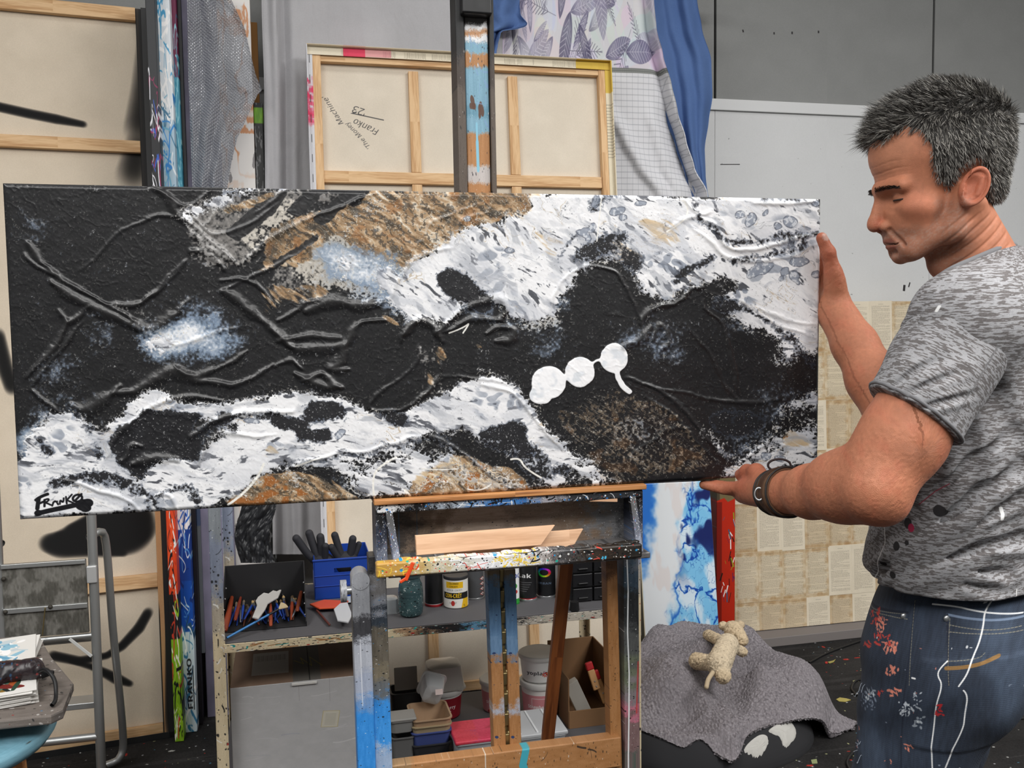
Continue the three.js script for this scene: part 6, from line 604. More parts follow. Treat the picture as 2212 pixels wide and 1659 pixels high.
  const put = (px, py) => onY(px, py, y);
  const tubAt = (name, label, cat, px0, px1, pyB, pyT, o = {}) => { const p = put((px0 + px1) / 2, pyB), w = wAt(px0, px1, p), d = o.d ?? w * 0.8, z = p.z - d / 2, h = o.h ?? (hAtPx((px0 + px1) / 2, pyT, V(0, 0, z)) - y - (o.up ?? 0)), t = thing(name, label, cat, [p.x + 0.02 * w, y + (o.up ?? 0), z]); part(t, 'tub', tub(w, d, h, o.taper ?? 0.1, o.r ?? w * 0.22, 0.002, o.lip ?? 0.003), o.m ?? white); t.userData.size = undefined; delete t.userData.size; return [t, w, d, h]; };
  tubAt('plastic_tub', 'dark translucent food tub at the far left of the lower shelf', 'tub', 846, 896, 1648, 1585, { m: phys(0x6a6a6a, { roughness: 0.4, transmission: 0.2, thickness: 0 }) });
  { const [t, w, d, h] = tubAt('plastic_tub', 'grey tub with a closed lid stacked on the dark tub', 'tub', 842, 898, 1648, 1548, { up: 0.085, m: phys(0x8c8c8a, { roughness: 0.4, transmission: 0.2, thickness: 0 }) }); part(t, 'lid', moved(box(w + 0.008, 0.008, d + 0.008, 0.004), 0, h + 0.003, 0), std(0x8e8c88, { roughness: 0.5 })); }
  { const p = put(880, 1545); single('tub_lid', 'pale grey square lid leaning upright behind the grey tub', 'lid', moved(box(0.075, 0.075, 0.006, 0.012).rotateX(-0.15), p.x, y + 0.115, p.z - 0.02), std(0xa9a49c, { roughness: 0.5 })); const s = put(880, 1545); single('plastic_tub', 'low dark tub behind the grey tubs holding the leaning lid', 'tub', tub(0.1, 0.08, 0.078, 0.08, 0.015).translate(s.x, y, s.z - 0.03), std(0x3a3a3a)); }
  const bucket = (name, lb, px0, px1, pyB, pyT, tex, o = {}) => { const p = put((px0 + px1) / 2, pyB), R = wAt(px0, px1, p) / 2, z = p.z - R, yy = y + (o.up ?? 0), h = hAtPx((px0 + px1) / 2, pyT, V(0, 0, z)) - yy, t = thing(name, lb, 'bucket', [p.x, yy, z]); const g = byHeight(lathe([[0, 0.001], [R * 0.84, 0.001], [R * 0.86, 0.006], [R * 0.97, h * 0.86]], 40)); g.rotateY(wrapTurn); part(t, 'body', g, std(0xffffff, { map: tex, roughness: 0.4 })); part(t, 'rim', lathe([[R * 0.97, h * 0.84], [R * 1.04, h * 0.85], [R * 1.05, h * 0.97], [R * 0.98, h], [R * 0.9, h * 0.985], [0, h * 0.98]], 40), white); return t; };
  const sberry = canvasTex(1024, 256, (g, W, H) => { g.fillStyle = '#8c1626'; g.fillRect(0, 0, W, H); g.fillStyle = '#d8d6d2'; g.fillRect(0, 0, W, H * 0.12); g.fillStyle = '#7aa41e'; g.fillRect(W * 0.39, H * 0.12, 30, 46); CENTRE(g, 'strawberry', W * 0.5, H * 0.55, 'bold 46px sans-serif', '#f2ecec'); CENTRE(g, 'yoghurt', W * 0.5, H * 0.72, 'bold 40px sans-serif', '#f2ecec'); g.fillStyle = '#e8dcdc'; for (const x of [0.46, 0.5]) { g.beginPath(); g.ellipse(W * x, H * 0.25, 16, 12, 0, 0, 7); g.fill(); } g.fillStyle = '#d0aeb2'; g.beginPath(); g.ellipse(W * 0.56, H * 0.9, 22, 14, -0.6, 0, 7); g.fill(); });
  bucket('yoghurt_bucket', 'dark red strawberry yoghurt bucket behind the stacked trays', 924, 1008, 1560, 1480, sberry);
  { const p = put(966, 1560), R = wAt(924, 1008, p) / 2, h0 = hAtPx(966, 1478, V(0, 0, p.z - R)), g = tub(2 * R * 1.02, 2 * R * 0.9, 0.075, 0.15, 0.025); g.rotateX(Math.PI); g.translate(p.x, h0 + 0.075, p.z - R); single('plastic_tub', 'frosted clear tub turned over on the dark red yoghurt bucket', 'tub', g, phys(0xcfccc6, { transmission: 0.4, roughness: 0.5, thickness: 0 })); }
  // nested trays with a leaning clear tub
  const trayM = [std(0x2a2a2e), std(0x3c4a86), std(0x9a8a6c), std(0xa4886c)]; for (let k = 0; k < 4; k++) { const p = put(936, 1648), w = 0.115, g = tub(w, 0.13, k ? 0.062 : 0.045, 0.12, 0.018, 0.002, 0.003); g.translate(p.x + k * 0.001, y + 0.001 + k * 0.0165 * 1.15, p.z - 0.085); single('food_tray', ['black bottom tray of the nested stack', 'blue rimmed tray, second from the bottom of the nested stack', 'beige tray, third from the bottom of the nested stack', 'tan top tray of the nested stack'][k], 'tray', g, trayM[k], 'nested trays on the lower shelf'); }
  { const p = put(945, 1648), g = tub(0.07, 0.075, 0.06, 0.2, 0.015); g.rotateX(-Math.PI / 2 + 0.25); g.rotateZ(-0.35); g.translate(p.x + 0.008, y + 0.150, p.z - 0.12); const t = single('clear_punnet', 'clear punnet with a price sticker leaning in the top tray', 'punnet', g, phys(0xe6e8ea, { transmission: 0.6, roughness: 0.2, thickness: 0 })); const s = part(t, 'sticker', box(0.022, 0.016, 0.0008, 0), std(0xd8c8c4), 'pale sticker with red print'); s.position.set(0.012, 0.05, 0.045); s.rotation.x = -0.2; }
  // pink lidded boxes
  { const p = put(1040, 1652), w = wAt(985, 1090, p), o = thing('lidded_box', 'clear box with a smeared pink lid on the lower shelf', 'box', [p.x, y, p.z - 0.07]); part(o, 'tub', tub(w, 0.13, 0.065, 0.08, 0.014), phys(0xd8dade, { transmission: 0.45, roughness: 0.35, thickness: 0 })); part(o, 'lid', moved(box(w + 0.01, 0.012, 0.14, 0.005), 0, 0.069, 0), splatMat(splatTex(256, 256, [[0, [196, 52, 84]], [0.5, [204, 60, 78]], [1, [190, 60, 96]]], { seed: 71, rag: 0.3, dabs: [[12, 'rgba(216,120,140,0.6)', 8, 80], [8, 'rgba(150,30,50,0.6)', 5, 60]] }), 0.5)); }
  { const p = put(1165, 1645), w = wAt(1105, 1232, p), o = thing('lidded_box', 'long clear storage box with ribbed lid right of the mast', 'box', [p.x, y, p.z - 0.09]); part(o, 'tub', tub(w, 0.16, 0.07, 0.05, 0.012), phys(0xdadcdf, { transmission: 0.5, roughness: 0.3, thickness: 0 })); part(o, 'lid', moved(box(w + 0.01, 0.012, 0.17, 0.004), 0, 0.074, 0), phys(0xc4c6c9, { transmission: 0.25, roughness: 0.4, thickness: 0 })); for (const s of [-0.3, 0, 0.3]) part(o, 'lid_rib', moved(box(0.006, 0.004, 0.15, 0.001), s * w, 0.081, 0), phys(0xd4d6d9, { roughness: 0.4 })); }
  const pinkT = canvasTex(1024, 256, (g, W, H) => { g.fillStyle = '#d88e94'; g.fillRect(0, 0, W, H); g.fillStyle = '#e6e0dc'; g.fillRect(0, 0, W, H * 0.2); g.strokeStyle = '#f0e4e2'; g.lineWidth = 4; g.strokeRect(W * 0.41, H * 0.3, W * 0.14, H * 0.3); CENTRE(g, 'Strawberry', W * 0.47, H * 0.62, 'bold 40px sans-serif', '#f6ecec'); g.fillStyle = '#b02a36'; for (const x of [0.4, 0.44, 0.56]) { g.beginPath(); g.ellipse(W * x, H * 0.92, 20, 16, 0, 0, 7); g.fill(); } });
  bucket('yoghurt_bucket', 'pink strawberry bucket under the white one on the lower shelf', 1136, 1222, 1560, 1462, pinkT);
  const yop = canvasTex(1024, 256, (g, W, H) => { g.fillStyle = '#e8e8e6'; g.fillRect(0, 0, W, H); CENTRE(g, 'yoplait', W * 0.46, H * 0.62, 'bold 58px sans-serif', '#20202a'); for (let k = 0; k < 9; k++) { g.save(); g.translate(W * 0.535, H * 0.6); g.rotate(k * 0.7); g.fillStyle = k % 2 ? '#e2672a' : '#c8283a'; g.beginPath(); g.ellipse(0, -20, 5, 12, 0, 0, 7); g.fill(); g.restore(); } });
  { const p = put(1180, 1560), R = wAt(1136, 1222, p) / 2, h0 = hAtPx(1180, 1462, V(0, 0, p.z - R)) - y; bucket('yoghurt_bucket', 'white yoghurt bucket with a flower logo stacked on the pink one', 1134, 1224, 1560, 1405, yop, { up: h0 }); }
  bucket('yoghurt_bucket', 'pink rimmed bucket half hidden behind the lower mast', 1046, 1122, 1545, 1462, pinkT);
  // carton with brushes and scrapers
  { const A = onY(1226, 1575, y), B = onY(1328, 1560, y), w = 0.16, d = 0.24, zc = A.z - d / 2 - 0.0, o = thing('open_carton', 'open brown carton holding brushes at the right of the lower shelf', 'carton', [A.x + 0.085, y, zc]), m = std(0x7a5a3c, { roughness: 0.9 }), h = 0.2; part(o, 'floor', moved(box(w, 0.004, d, 0.001), 0, 0.002, 0), m); const hl = 0.13; for (const [x, z, W, D, H] of [[0, -d / 2, w, 0.004, h], [-w / 2, 0, 0.004, d, h * 0.8], [w / 2, 0, 0.004, d, h], [0, d / 2, w, 0.004, h * 0.28]]) part(o, 'side_panel', moved(box(W, H, D, 0.001), x, H / 2, z), m);
    const brush = (lb, px, py, qx, qy) => { const z = zc + 0.05, a = onZ(px, py, z), b = onZ(qx, qy, z - 0.03), t = thing('wide_brush', lb, 'brush', a, 'red tipped brushes in the carton'), dv = b.clone().sub(a), L = dv.length(), q = new THREE.Quaternion().setFromUnitVectors(V(0, 1, 0), dv.clone().normalize()); const hs = [box(0.024, L * 0.72, 0.010, 0.004).translate(0, L * 0.36, 0), box(0.026, L * 0.3, 0.012, 0.005).translate(0, L * 0.85, 0)]; for (const g of hs) g.applyQuaternion(q); part(t, 'handle', hs[0], std(0xb98a58, { roughness: 0.5 })); part(t, 'red_tip', hs[1], std(0xb01c22, { roughness: 0.35 })); for (const k of [0.12, 0.3]) part(t, 'rivet', new THREE.SphereGeometry(0.003, 8, 6).translate(0, L * k, 0.005).applyQuaternion(q), steel); return t; };
    brush('red tipped wooden brush handle in front in the carton', 1310, 1518, 1283, 1448); brush('red tipped wooden brush handle standing behind in the carton', 1290, 1490, 1270, 1430);
    { const a = onZ(1250, 1500, zc + 0.07), g = box(0.046, 0.125, 0.03, 0.003); g.rotateZ(0.42); g.translate(a.x - 0.004, a.y - 0.012, a.z); const t = single('clear_box', 'clear plastic brush box leaning in the brown carton', 'box', g, phys(0xd8d4cc, { transmission: 0.45, roughness: 0.25, thickness: 0 })); }
    for (const [lb, px, py] of [['grey scraper with a yellow label in the brown carton', 1303, 1560], ['grey scraper with a yellow label right in the brown carton', 1325, 1562]]) { const a = onZ(px, py, zc + 0.085), t = thing('wall_scraper', lb, 'scraper', [a.x, a.y - 0.02, a.z]); part(t, 'blade', moved(box(0.028, 0.045, 0.003, 0.001), 0, 0.015, 0), std(0x8a8c90, { metalness: 0.6, roughness: 0.4 })); part(t, 'yellow_label', moved(box(0.02, 0.014, 0.0035, 0.001), 0.002, 0.018, 0.001), std(0xd8b61c)); } }
  // dark plastic sheet hanging at the back left, above the tray
  { const g = sheet((u, v) => { const px = lerp(515, 590, u) + 8 * Math.sin(v * 7), py = lerp(1040, 1216, v); return onZ(px, py, -3.14 + 0.05 * fbm(u * 4 + v, v * 5 + u * 2, 4, 3) + 0.012 * Math.abs(fbm(u * 9, v * 9, 2, 8) - 0.5)); }, 70, 90, 0.0015); single('plastic_bag', 'crumpled black plastic sheet hanging at the back left of the shelf', 'plastic sheet', g, std(0x2a2b2e, { roughness: 0.45 })); }
}

// ------------------------------------------------------------------ step ladder and table at the left
{
  const z = -3.1, alu = std(0xb4b6b6, { metalness: 0.75, roughness: 0.42 }), o = thing('step_ladder', 'scuffed aluminium step ladder standing before the sprayed canvas', 'ladder', [-0.75, 0, -3.15]);
  const xr = onZ(206, 1390, z).x, xl = onZ(2, 1390, z).x, W = (n, g, m = alu, l) => wpart(o, n, g, m, l), q = (x, y, dz = 0) => V(x, y, z + dz);
  for (const x of [xl, xr]) { W('front_rail', tube([q(x + 0.008, 1.25), q(x + 0.004, 0.7), q(x, 0.005)], 0.0145, 20, 14), alu); }
  for (const [x, s] of [[xl, -1], [xr, 1]]) W('rear_rail', tube([q(x - s * 0.01, 0.84, -0.02), q(x + s * 0.018, 0.852, -0.05), q(x + s * 0.030, 0.8, -0.08), q(x + s * 0.032, 0.5, -0.12), q(x + s * 0.034, 0.12, -0.2), q(x + s * 0.02, 0.035, -0.2), q(x - s * 0.02, 0.02, -0.19)], 0.0125, 48, 12), alu);
  const pt = onZ(100, 1212, z).y, pb = onZ(100, 1372, z).y, cx = (xl + xr) / 2, w = xr - xl - 0.03, scuff = dataTex(512, 256, (u, v) => { const a = fbm(u * 9, v * 6, 5, 7), s = fbm(u * 50, v * 16, 3, 9), k = smooth(0.42, 0.62, a) * 34 + (s - 0.5) * 40; return [104 + k, 102 + k, 96 + k]; });
  const ph = (pt - pb); const plate = W('platform', flatUV(moved(box(w, ph, 0.012, 0.002), cx, (pt + pb) / 2, z + 0.004), cx - w / 2, pb, cx + w / 2, pt), std(0xffffff, { map: scuff, metalness: 0.45, roughness: 0.5 }), 'folded platform of worn grey metal');
  for (const [yy, h] of [[pt - 0.006, 0.014], [lerp(pb, pt, 0.38), 0.016]]) wpart(plate, 'reinforcing_bar', moved(box(w, h, 0.01, 0.002), cx, yy, z + 0.013), alu);
  for (const [u, v] of [[0.03, 0.82], [0.03, 0.38], [0.56, 0.40]]) wpart(plate, 'bolt', new THREE.SphereGeometry(0.007, 12, 10).translate(cx + (u - 0.5) * w, lerp(pb, pt, v), z + 0.018), std(0x4a4640, { metalness: 0.6 }));
  wpart(plate, 'hinge_pin', bar(V(cx + 0.0, lerp(pb, pt, 0.4), z + 0.02), V(cx - 0.012, pb + 0.005, z + 0.02), 0.004, 0.004), brass);
  W('hinge_bracket', moved(box(0.03, 0.055, 0.034, 0.004), xr + 0.002, onZ(200, 1238, z).y, z + 0.004), std(0xc8c9c9, { metalness: 0.4, roughness: 0.4 }));
  for (const py of [1382, 1402]) { const a = onZ(100, py, z); W('rung', tube([V(xl, a.y, z - (py > 1390 ? 0.06 : 0)), V(xr, a.y + 0.002, z - (py > 1390 ? 0.06 : 0))], 0.009, 6, 12)); }
  W('step', moved(box(xr - xl - 0.02, 0.02, 0.07, 0.003), cx, onZ(130, 1535, z).y, z - 0.05)); W('rung', tube([V(xl, onZ(20, 1612, z).y, z), V(xr, onZ(20, 1612, z).y, z)], 0.0125, 6, 12));
  W('strap', bar(onZ(150, 1380, z + 0.02), onZ(198, 1418, z + 0.02), 0.01, 0.003), std(0xc9cac8));
}
{
  const y = 0.75, f = onY(127, 1541, y), b = onY(80, 1371, y), o = thing('work_table', 'paint-crusted work table at the lower left corner', 'table', [-0.9, 0, -2.2]);
  const sh = new THREE.Shape(); const P = [[-1.35, f.z + 0.0], [f.x - 0.015, f.z], [f.x, f.z - 0.02], [f.x - 0.01, f.z - 0.16], [b.x + 0.07, f.z - 0.34], [b.x, b.z], [-1.35, b.z]]; P.forEach(([x, z], i) => i ? sh.lineTo(x, -z) : sh.moveTo(x, -z));
  const g = new THREE.ExtrudeGeometry(sh, { depth: 0.012, bevelEnabled: true, bevelSize: 0.004, bevelThickness: 0.004, bevelSegments: 2 }); g.rotateX(-Math.PI / 2); g.translate(0, y - 0.016, 0); metreUV(g, 1.6);
  wpart(o, 'table_top', g, splatMat(splatTex(1024, 1024, [[0, [112, 104, 98]], [0.5, [98, 92, 88]], [1, [110, 102, 96]]], { seed: 81, rag: 0.4, flecks: [[700, 'rgba(40,38,38,0.7)', 1, 7], [420, 'rgba(196,194,190,0.7)', 1, 6], [90, '#8a3a34', 1, 5], [60, '#4a78a0', 1, 6]], dabs: [[60, 'rgba(70,62,58,0.7)', 9, 60], [40, 'rgba(170,166,160,0.6)', 6, 50]] }), 0.7), 'paint-crusted board top');
  for (const [x, z] of [[-0.72, f.z - 0.07], [-1.28, f.z - 0.07], [-0.72, b.z + 0.06], [-1.28, b.z + 0.06]]) wpart(o, 'leg', moved(box(0.04, y - 0.02, 0.04, 0.003), x, (y - 0.02) / 2, z), oak);
  // prints stacked on the table
  const r = rngOf(4), paper = std(0xe6e4e0, { roughness: 0.7 }), pic = (seed, cols) => std(0xffffff, { roughness: 0.5, map: canvasTex(256, 256, (c, w, h) => { c.fillStyle = '#e8e6e2'; c.fillRect(0, 0, w, h); const q = rngOf(seed); for (let k = 0; k < 60; k++) { c.fillStyle = cols[Math.floor(q() * cols.length)]; c.beginPath(); c.ellipse(q() * (w - 60) + 10, q() * (h - 60) + 30, 10 + q() * 50, 4 + q() * 14, q() * 3, 0, 7); c.fill(); } c.fillStyle = '#e8e6e2'; c.fillRect(w - 26, 0, 26, h); c.fillRect(0, 0, w, 20); c.fillRect(0, h - 20, w, 20); }) });
  const stack = (label, grp, px, py, n, cols, seed, rot) => { const p = onY(px, py, y); for (let k = 0; k < n; k++) { const gg = box(0.15, 0.0012, 0.21, 0); const m = lit(new THREE.Mesh(flatUV(gg.rotateX(Math.PI / 2), -0.075, -0.105, 0.075, 0.105).rotateX(-Math.PI / 2), k === n - 1 ? pic(seed, cols) : paper)); m.name = numbered('art_print'); m.position.set(p.x - 0.075 + (r() - 0.5) * 0.012, y + 0.0007 + k * 0.0026, p.z - 0.1 + (r() - 0.5) * 0.012); m.rotation.y = rot + (r() - 0.5) * 0.16; m.userData = { label: ['topmost', 'second', 'third', 'fourth', 'fifth', 'sixth', 'seventh', 'eighth', 'ninth', 'tenth', 'eleventh', 'lowest'][n - 1 - k] + (k === n - 1 ? ' ' : ' white sheet from the top, ') + label, category: 'print', group: grp }; scene.add(m); } };
  stack('print in the rear stack on the work table', 'rear stack of prints', 48, 1452, 7, ['#6aa7c8', '#8ec1d8', '#ffffff', '#4a86b0', '#c9d6dc'], 5, 0.15);
  stack('print in the front stack on the work table', 'front stack of prints', 50, 1528, 12, ['#7a2a24', '#2f4a3a', '#a8552c', '#1f2a2a', '#8a6a2a', '#5a7a6a'], 8, 0.22);
  // hot glue gun, thick with paint
  { const p = onY(52, 1478, y + 0.02), o = thing('glue_gun', 'dark paint-caked glue gun with a black cord lying on the prints', 'tool', [p.x, y + 0.035, p.z]), m = splatMat(splatTex(256, 256, [[0, [38, 28, 32]], [0.5, [48, 26, 28]], [1, [30, 28, 34]]], { seed: 90, rag: 0.4, flecks: [[120, '#7a2a2a', 1, 6], [60, '#2c4a6a', 1, 5], [60, '#101014', 1, 6], [30, '#d8d8d8', 0.6, 2]] }), 0.35);
    const A = V(-0.12, 0.012, 0), B = V(0.015, 0.012, -0.01), Cc = V(0.034, 0.004, 0), D = V(-0.06, -0.012, 0.05); const f = (x, y_, z) => smin(smin(cone(x, y_, z, A, B, 0.026, 0.022), cone(x, y_, z, B, Cc, 0.02, 0.010), 0.01), cone(x, y_, z, V(-0.05, 0.008, 0.0), D, 0.018, 0.016), 0.014) + (fbm(x * 120, y_ * 120 + z * 90, 2, 3) - 0.5) * 0.003; const g = solid(f, V(-0.16, -0.04, -0.05), V(0.06, 0.05, 0.09), 0.004); metreUV(g, 4); part(o, 'body', g, m); part(o, 'nozzle', lathe([[0.011, 0], [0.0055, 0.016], [0.004, 0.022], [0, 0.022]], 16).rotateZ(-Math.PI / 2).translate(0.036, 0.004, 0), std(0x2a2a2c, { metalness: 0.6, roughness: 0.4 })); const w0 = o.position; const c = [[78, 1455], [96, 1446], [110, 1456], [119, 1474], [121, 1498], [119, 1514], [112, 1524]].map(([a, b], i) => onY(a, b, y + [0.04, 0.055, 0.05, 0.035, 0.018, 0.01, 0.006][i]).sub(w0)); part(o, 'cord', tube(c, 0.0042, 50, 8), blackPlastic); }
  // pale blue curved rim below the board and a cord to the floor
  { const c = [[-40, 1562], [0, 1558], [40, 1556], [70, 1560], [86, 1572], [91, 1584]].map(([a, b]) => onY(a, b, y - 0.055)); const g = []; for (const [k, s] of [[0, 0.010]]) g.push(tube(c, 0.011, 40, 10)); const o2 = thing('stool_seat', 'worn pale blue rim of a stool under the work table', 'stool', [-0.72, 0, -2.0]); const sc = V(-0.74, 0, -2.05), seat = lathe([[0, 0.65], [0.205, 0.65], [0.235, 0.66], [0.245, 0.675], [0.24, 0.69], [0.22, 0.695], [0, 0.69]], 48); wpart(o2, 'seat', moved(seat, sc.x, 0, sc.z), splatMat(splatTex(256, 128, [[0, [112, 158, 176]], [1, [104, 150, 170]]], { seed: 5, rag: 0.2, flecks: [[40, 'rgba(60,50,40,0.8)', 1, 5], [30, '#d8dcdc', 1, 4]] }), 0.5)); for (const [dx, dz] of [[0.13, 0.13], [-0.13, 0.13], [0.13, -0.13], [-0.13, -0.13]]) wpart(o2, 'leg', bar(V(sc.x + dx * 1.25, 0, sc.z + dz * 1.25), V(sc.x + dx, 0.655, sc.z + dz), 0.028, 0.028), oak); }
  { const p = onY(60, 1648, 0); single('floor_batten', 'loose brown timber offcut on the floor under the ladder', 'timber', moved(box(0.5, 0.02, 0.06, 0.002).rotateY(0.85), -0.8, 0.011, -2.92), std(0xffffff, { map: oakT, roughness: 0.7 })); }
}

// ------------------------------------------------------------------ dog bed, fleece, toy and cables on the floor at the right
{
  const bc = V(1.43, 0, -3.0), RX = 0.40, RZ = 0.30, bedH = (x, z) => { const q = Math.hypot((x - bc.x) / RX, (z - bc.z) / RZ); return q >= 1 ? 0 : (0.062 + 0.05 * Math.exp(-(((q - 0.8) / 0.16) ** 2))) * Math.sqrt(Math.max(0, 1 - q ** 9)) + 0.004 * (fbm(x * 14, z * 14, 3, 2) - 0.5); };
  const rings = [], n = 96; for (let k = 0; k <= 40; k++) { const q = k < 30 ? 0.97 * (k / 30) + 0.005 : lerp(0.975, 0.9999, (k - 30) / 10); const R = []; for (let i = 0; i < n; i++) { const a = -i / n * Math.PI * 2, x = bc.x + RX * q * Math.cos(a), z = bc.z + RZ * q * Math.sin(a); R.push(V(x, Math.max(0.004, bedH(x, z)), z)); } rings.push(R); } rings.push(rings[40].map((p) => V(p.x, 0.001, p.z)));
  const bed = thing('dog_bed', 'black oval dog bed with white patches under the grey fleece', 'dog bed', [bc.x, 0, bc.z]); wpart(bed, 'cushion', metreUV(skin(rings, true, true, 1.2)), std(0x232326, { roughness: 0.9 }));
  const hit = (px, py) => { const d = ray(px, py).normalize(); let t = 2.2; for (let k = 0; k < 600; k++) { const p = EYE.clone().addScaledVector(d, t); if (p.y <= Math.max(0.001, bedH(p.x, p.z))) return p; t += 0.004; } return onY(px, py, 0); };
  const patch = (pts) => { const N = 16, c = pts.reduce((s, p) => [s[0] + p[0] / pts.length, s[1] + p[1] / pts.length], [0, 0]); const curve = new THREE.CatmullRomCurve3(pts.map(([x, y]) => V(x, y, 0)), true), rim = curve.getPoints(40); const R = []; for (let k = 1; k <= 8; k++) R.push(rim.slice(0, 40).map((p) => { const h = hit(lerp(c[0], p.x, k / 8), lerp(c[1], p.y, k / 8)); h.y += k === 8 ? 0.001 : 0.008; return h; })); wpart(bed, 'white_patch', skin(R, false, true, 1.4), std(0xb9b7b2, { roughness: 0.95 }), 'white cloth patch'); };
  patch([[1606, 1622], [1640, 1590], [1656, 1590], [1660, 1604], [1650, 1628], [1634, 1640], [1622, 1634]]); patch([[1660, 1580], [1684, 1564], [1704, 1558], [1716, 1570], [1720, 1588], [1700, 1616], [1692, 1614], [1684, 1594]]);
  // the fleece blanket
  const E = [[1345, 1572, 0.10], [1374, 1585, 0.09], [1430, 1608, 0.08], [1477, 1624, 0.07], [1514, 1608, 0.09], [1550, 1630, 0.07], [1584, 1644, 0.06], [1613, 1604, 0.085], [1667, 1574, 0.10], [1704, 1558, 0.115], [1774, 1556, 0.09], [1797, 1584, 0.022], [1844, 1573, 0.012]], T = [[1345, 1412, 0.19], [1374, 1400, 0.20], [1430, 1368, 0.22], [1494, 1350, 0.24], [1530, 1345, 0.25], [1564, 1345, 0.25], [1613, 1358, 0.24], [1650, 1378, 0.23], [1696, 1400, 0.2], [1737, 1425, 0.16], [1766, 1460, 0.12], [1808, 1530, 0.05], [1847, 1567, 0.014]];
  const cE = new THREE.CatmullRomCurve3(E.map((a) => onY(...a))), cT = new THREE.CatmullRomCurve3(T.map((a) => onY(...a)));
  const curl = (a, b) => { const [c1] = cell(a * 95, b * 95, 3), [c2] = cell(a * 180 + 3, b * 180, 9); return (1 - c1) * 0.6 + (1 - c2) * 0.4; };
  const fl = sheet((u, v) => {
    const s = u * 12 / 12, e = cE.getPoint(s), t = cT.getPoint(s); let p;
    if (v < 0.8) { const k = v / 0.8; p = e.clone().lerp(t, k); p.y += 0.055 * Math.sin(Math.PI * k) * smooth(1, 0.85, u) * (0.8 + 0.4 * Math.sin(u * 9)); } else { const k = (v - 0.8) / 0.2; p = t.clone().add(V(0.03 * k, -Math.min(t.y - 0.01, 0.24) * k * k, -0.06 * k * (1 - 0.5 * u))); }
    const wv = Math.sin((p.x * 11 + p.z * 17) + 3 * fbm(p.x * 4, p.z * 4, 2, 3)) * 0.02 + Math.sin(p.x * 24 - p.z * 12 + 5 * fbm(p.x * 5, p.z * 5, 2, 7)) * 0.013 + 0.026 * (1 - Math.abs(2 * fbm(p.x * 4 + 3, p.z * 5, 2, 33) - 1)) ** 3 - 0.012, rim = smooth(0, 0.06, v);
    p.y += wv * rim * smooth(1, 0.9, u) + curl(p.x, p.z + p.y) * 0.010 - 0.004; const lowest = bedH(p.x, p.z) + 0.005; p.y = Math.max(p.y, lowest + curl(p.x, p.z) * 0.008); return p;
  }, 420, 300, 0.008);
  metreUV(fl); const fleece = std(0xffffff, { roughness: 1, map: (() => { const t = dataTex(512, 512, (u, v) => { const [c] = cell(u * 46, v * 46, 6), k = (0.5 - c) * 46 + (fbm(u * 90, v * 90, 3, 5) - 0.5) * 44; return [118 + k, 113 + k, 117 + k]; }); t.repeat.set(2.4, 2.4); return t; })() });
  single('fleece_blanket', 'grey curly fleece blanket heaped over the dog bed', 'blanket', fl, fleece);
  // soft toy lying on its front
  { const P = (px, py, y) => onY(px, py, y), hd = P(1585, 1362, 0.315), bodyA = P(1572, 1392, 0.305), bodyB = P(1553, 1435, 0.275), armL = P(1530, 1372, 0.285), armR = P(1604, 1408, 0.27), legL = P(1506, 1428, 0.255), legR = P(1562, 1460, 0.25), sn = P(1603, 1382, 0.30), ear1 = P(1562, 1352, 0.31), ear2 = P(1600, 1350, 0.30);
    const fuzz = (x, y, z) => (n3(x * 380, y * 380, z * 380, 4) - 0.5) * 0.0035 + (n3(x * 160, y * 160, z * 160, 8) - 0.5) * 0.003;
    const f = (x, y, z) => { let d = cone(x, y, z, bodyA, bodyB, 0.040, 0.044); d = smin(d, cone(x, y, z, hd, sn, 0.037, 0.024), 0.018); d = smin(d, cone(x, y, z, bodyA, armL, 0.022, 0.021), 0.012); d = smin(d, cone(x, y, z, bodyA, armR, 0.02, 0.019), 0.012); d = smin(d, cone(x, y, z, bodyB, legL, 0.026, 0.031), 0.012); d = smin(d, cone(x, y, z, bodyB, legR, 0.024, 0.028), 0.012); d = smin(d, ball(x, y, z, ear1, 0.018), 0.01); d = smin(d, ball(x, y, z, ear2, 0.016), 0.01); return d + fuzz(x, y, z); };
    const o = thing('soft_toy', 'cream plush toy dog lying face down on the grey fleece', 'soft toy', [bodyA.x, 0.19, bodyA.z]); const lo = V(1.42, 0.17, -3.5), hi = V(1.95, 0.42, -2.8); let mn = V(9, 9, 9), mx = V(-9, -9, -9); for (const p of [hd, bodyA, bodyB, armL, armR, legL, legR, sn, ear1, ear2]) { mn.min(p); mx.max(p); } mn.subScalar(0.06); mx.addScalar(0.06);
    const tan = lin(196, 176, 146), pale = lin(206, 190, 164); const g = solid(f, mn, mx, 0.0045, (x, y, z) => { const k = n3(x * 140, y * 140, z * 140, 2), b = smooth(0.075, 0.03, Math.min(cone(x, y, z, bodyA, bodyB, 0, 0), 1)); return [0, 1, 2].map((i) => lerp(tan[i], pale[i], b) * (0.84 + 0.3 * k)); }); wpart(o, 'body', g, std(0xffffff, { vertexColors: true, roughness: 1 }));
    const t0 = P(1540, 1452, 0.262), t1 = P(1530, 1468, 0.25), t2 = P(1526, 1484, 0.245); wpart(o, 'tail', joined([tube([t0, t1, t2], 0.008, 14, 10), new THREE.SphereGeometry(0.0081, 12, 8).translate(t2.x, t2.y, t2.z)]), std(0xb8a68a, { roughness: 1 })); }
  // cables, a leaf, a tube of scraps
  const cable = (label, pts, r = 0.004) => single('floor_cable', label, 'cable', tube(pts.map(([a, b]) => { const p = onY(a, b, 0); p.y = r * 1.1; return p; }), r, pts.length * 10, 8), blackPlastic, 'black cables on the floor');
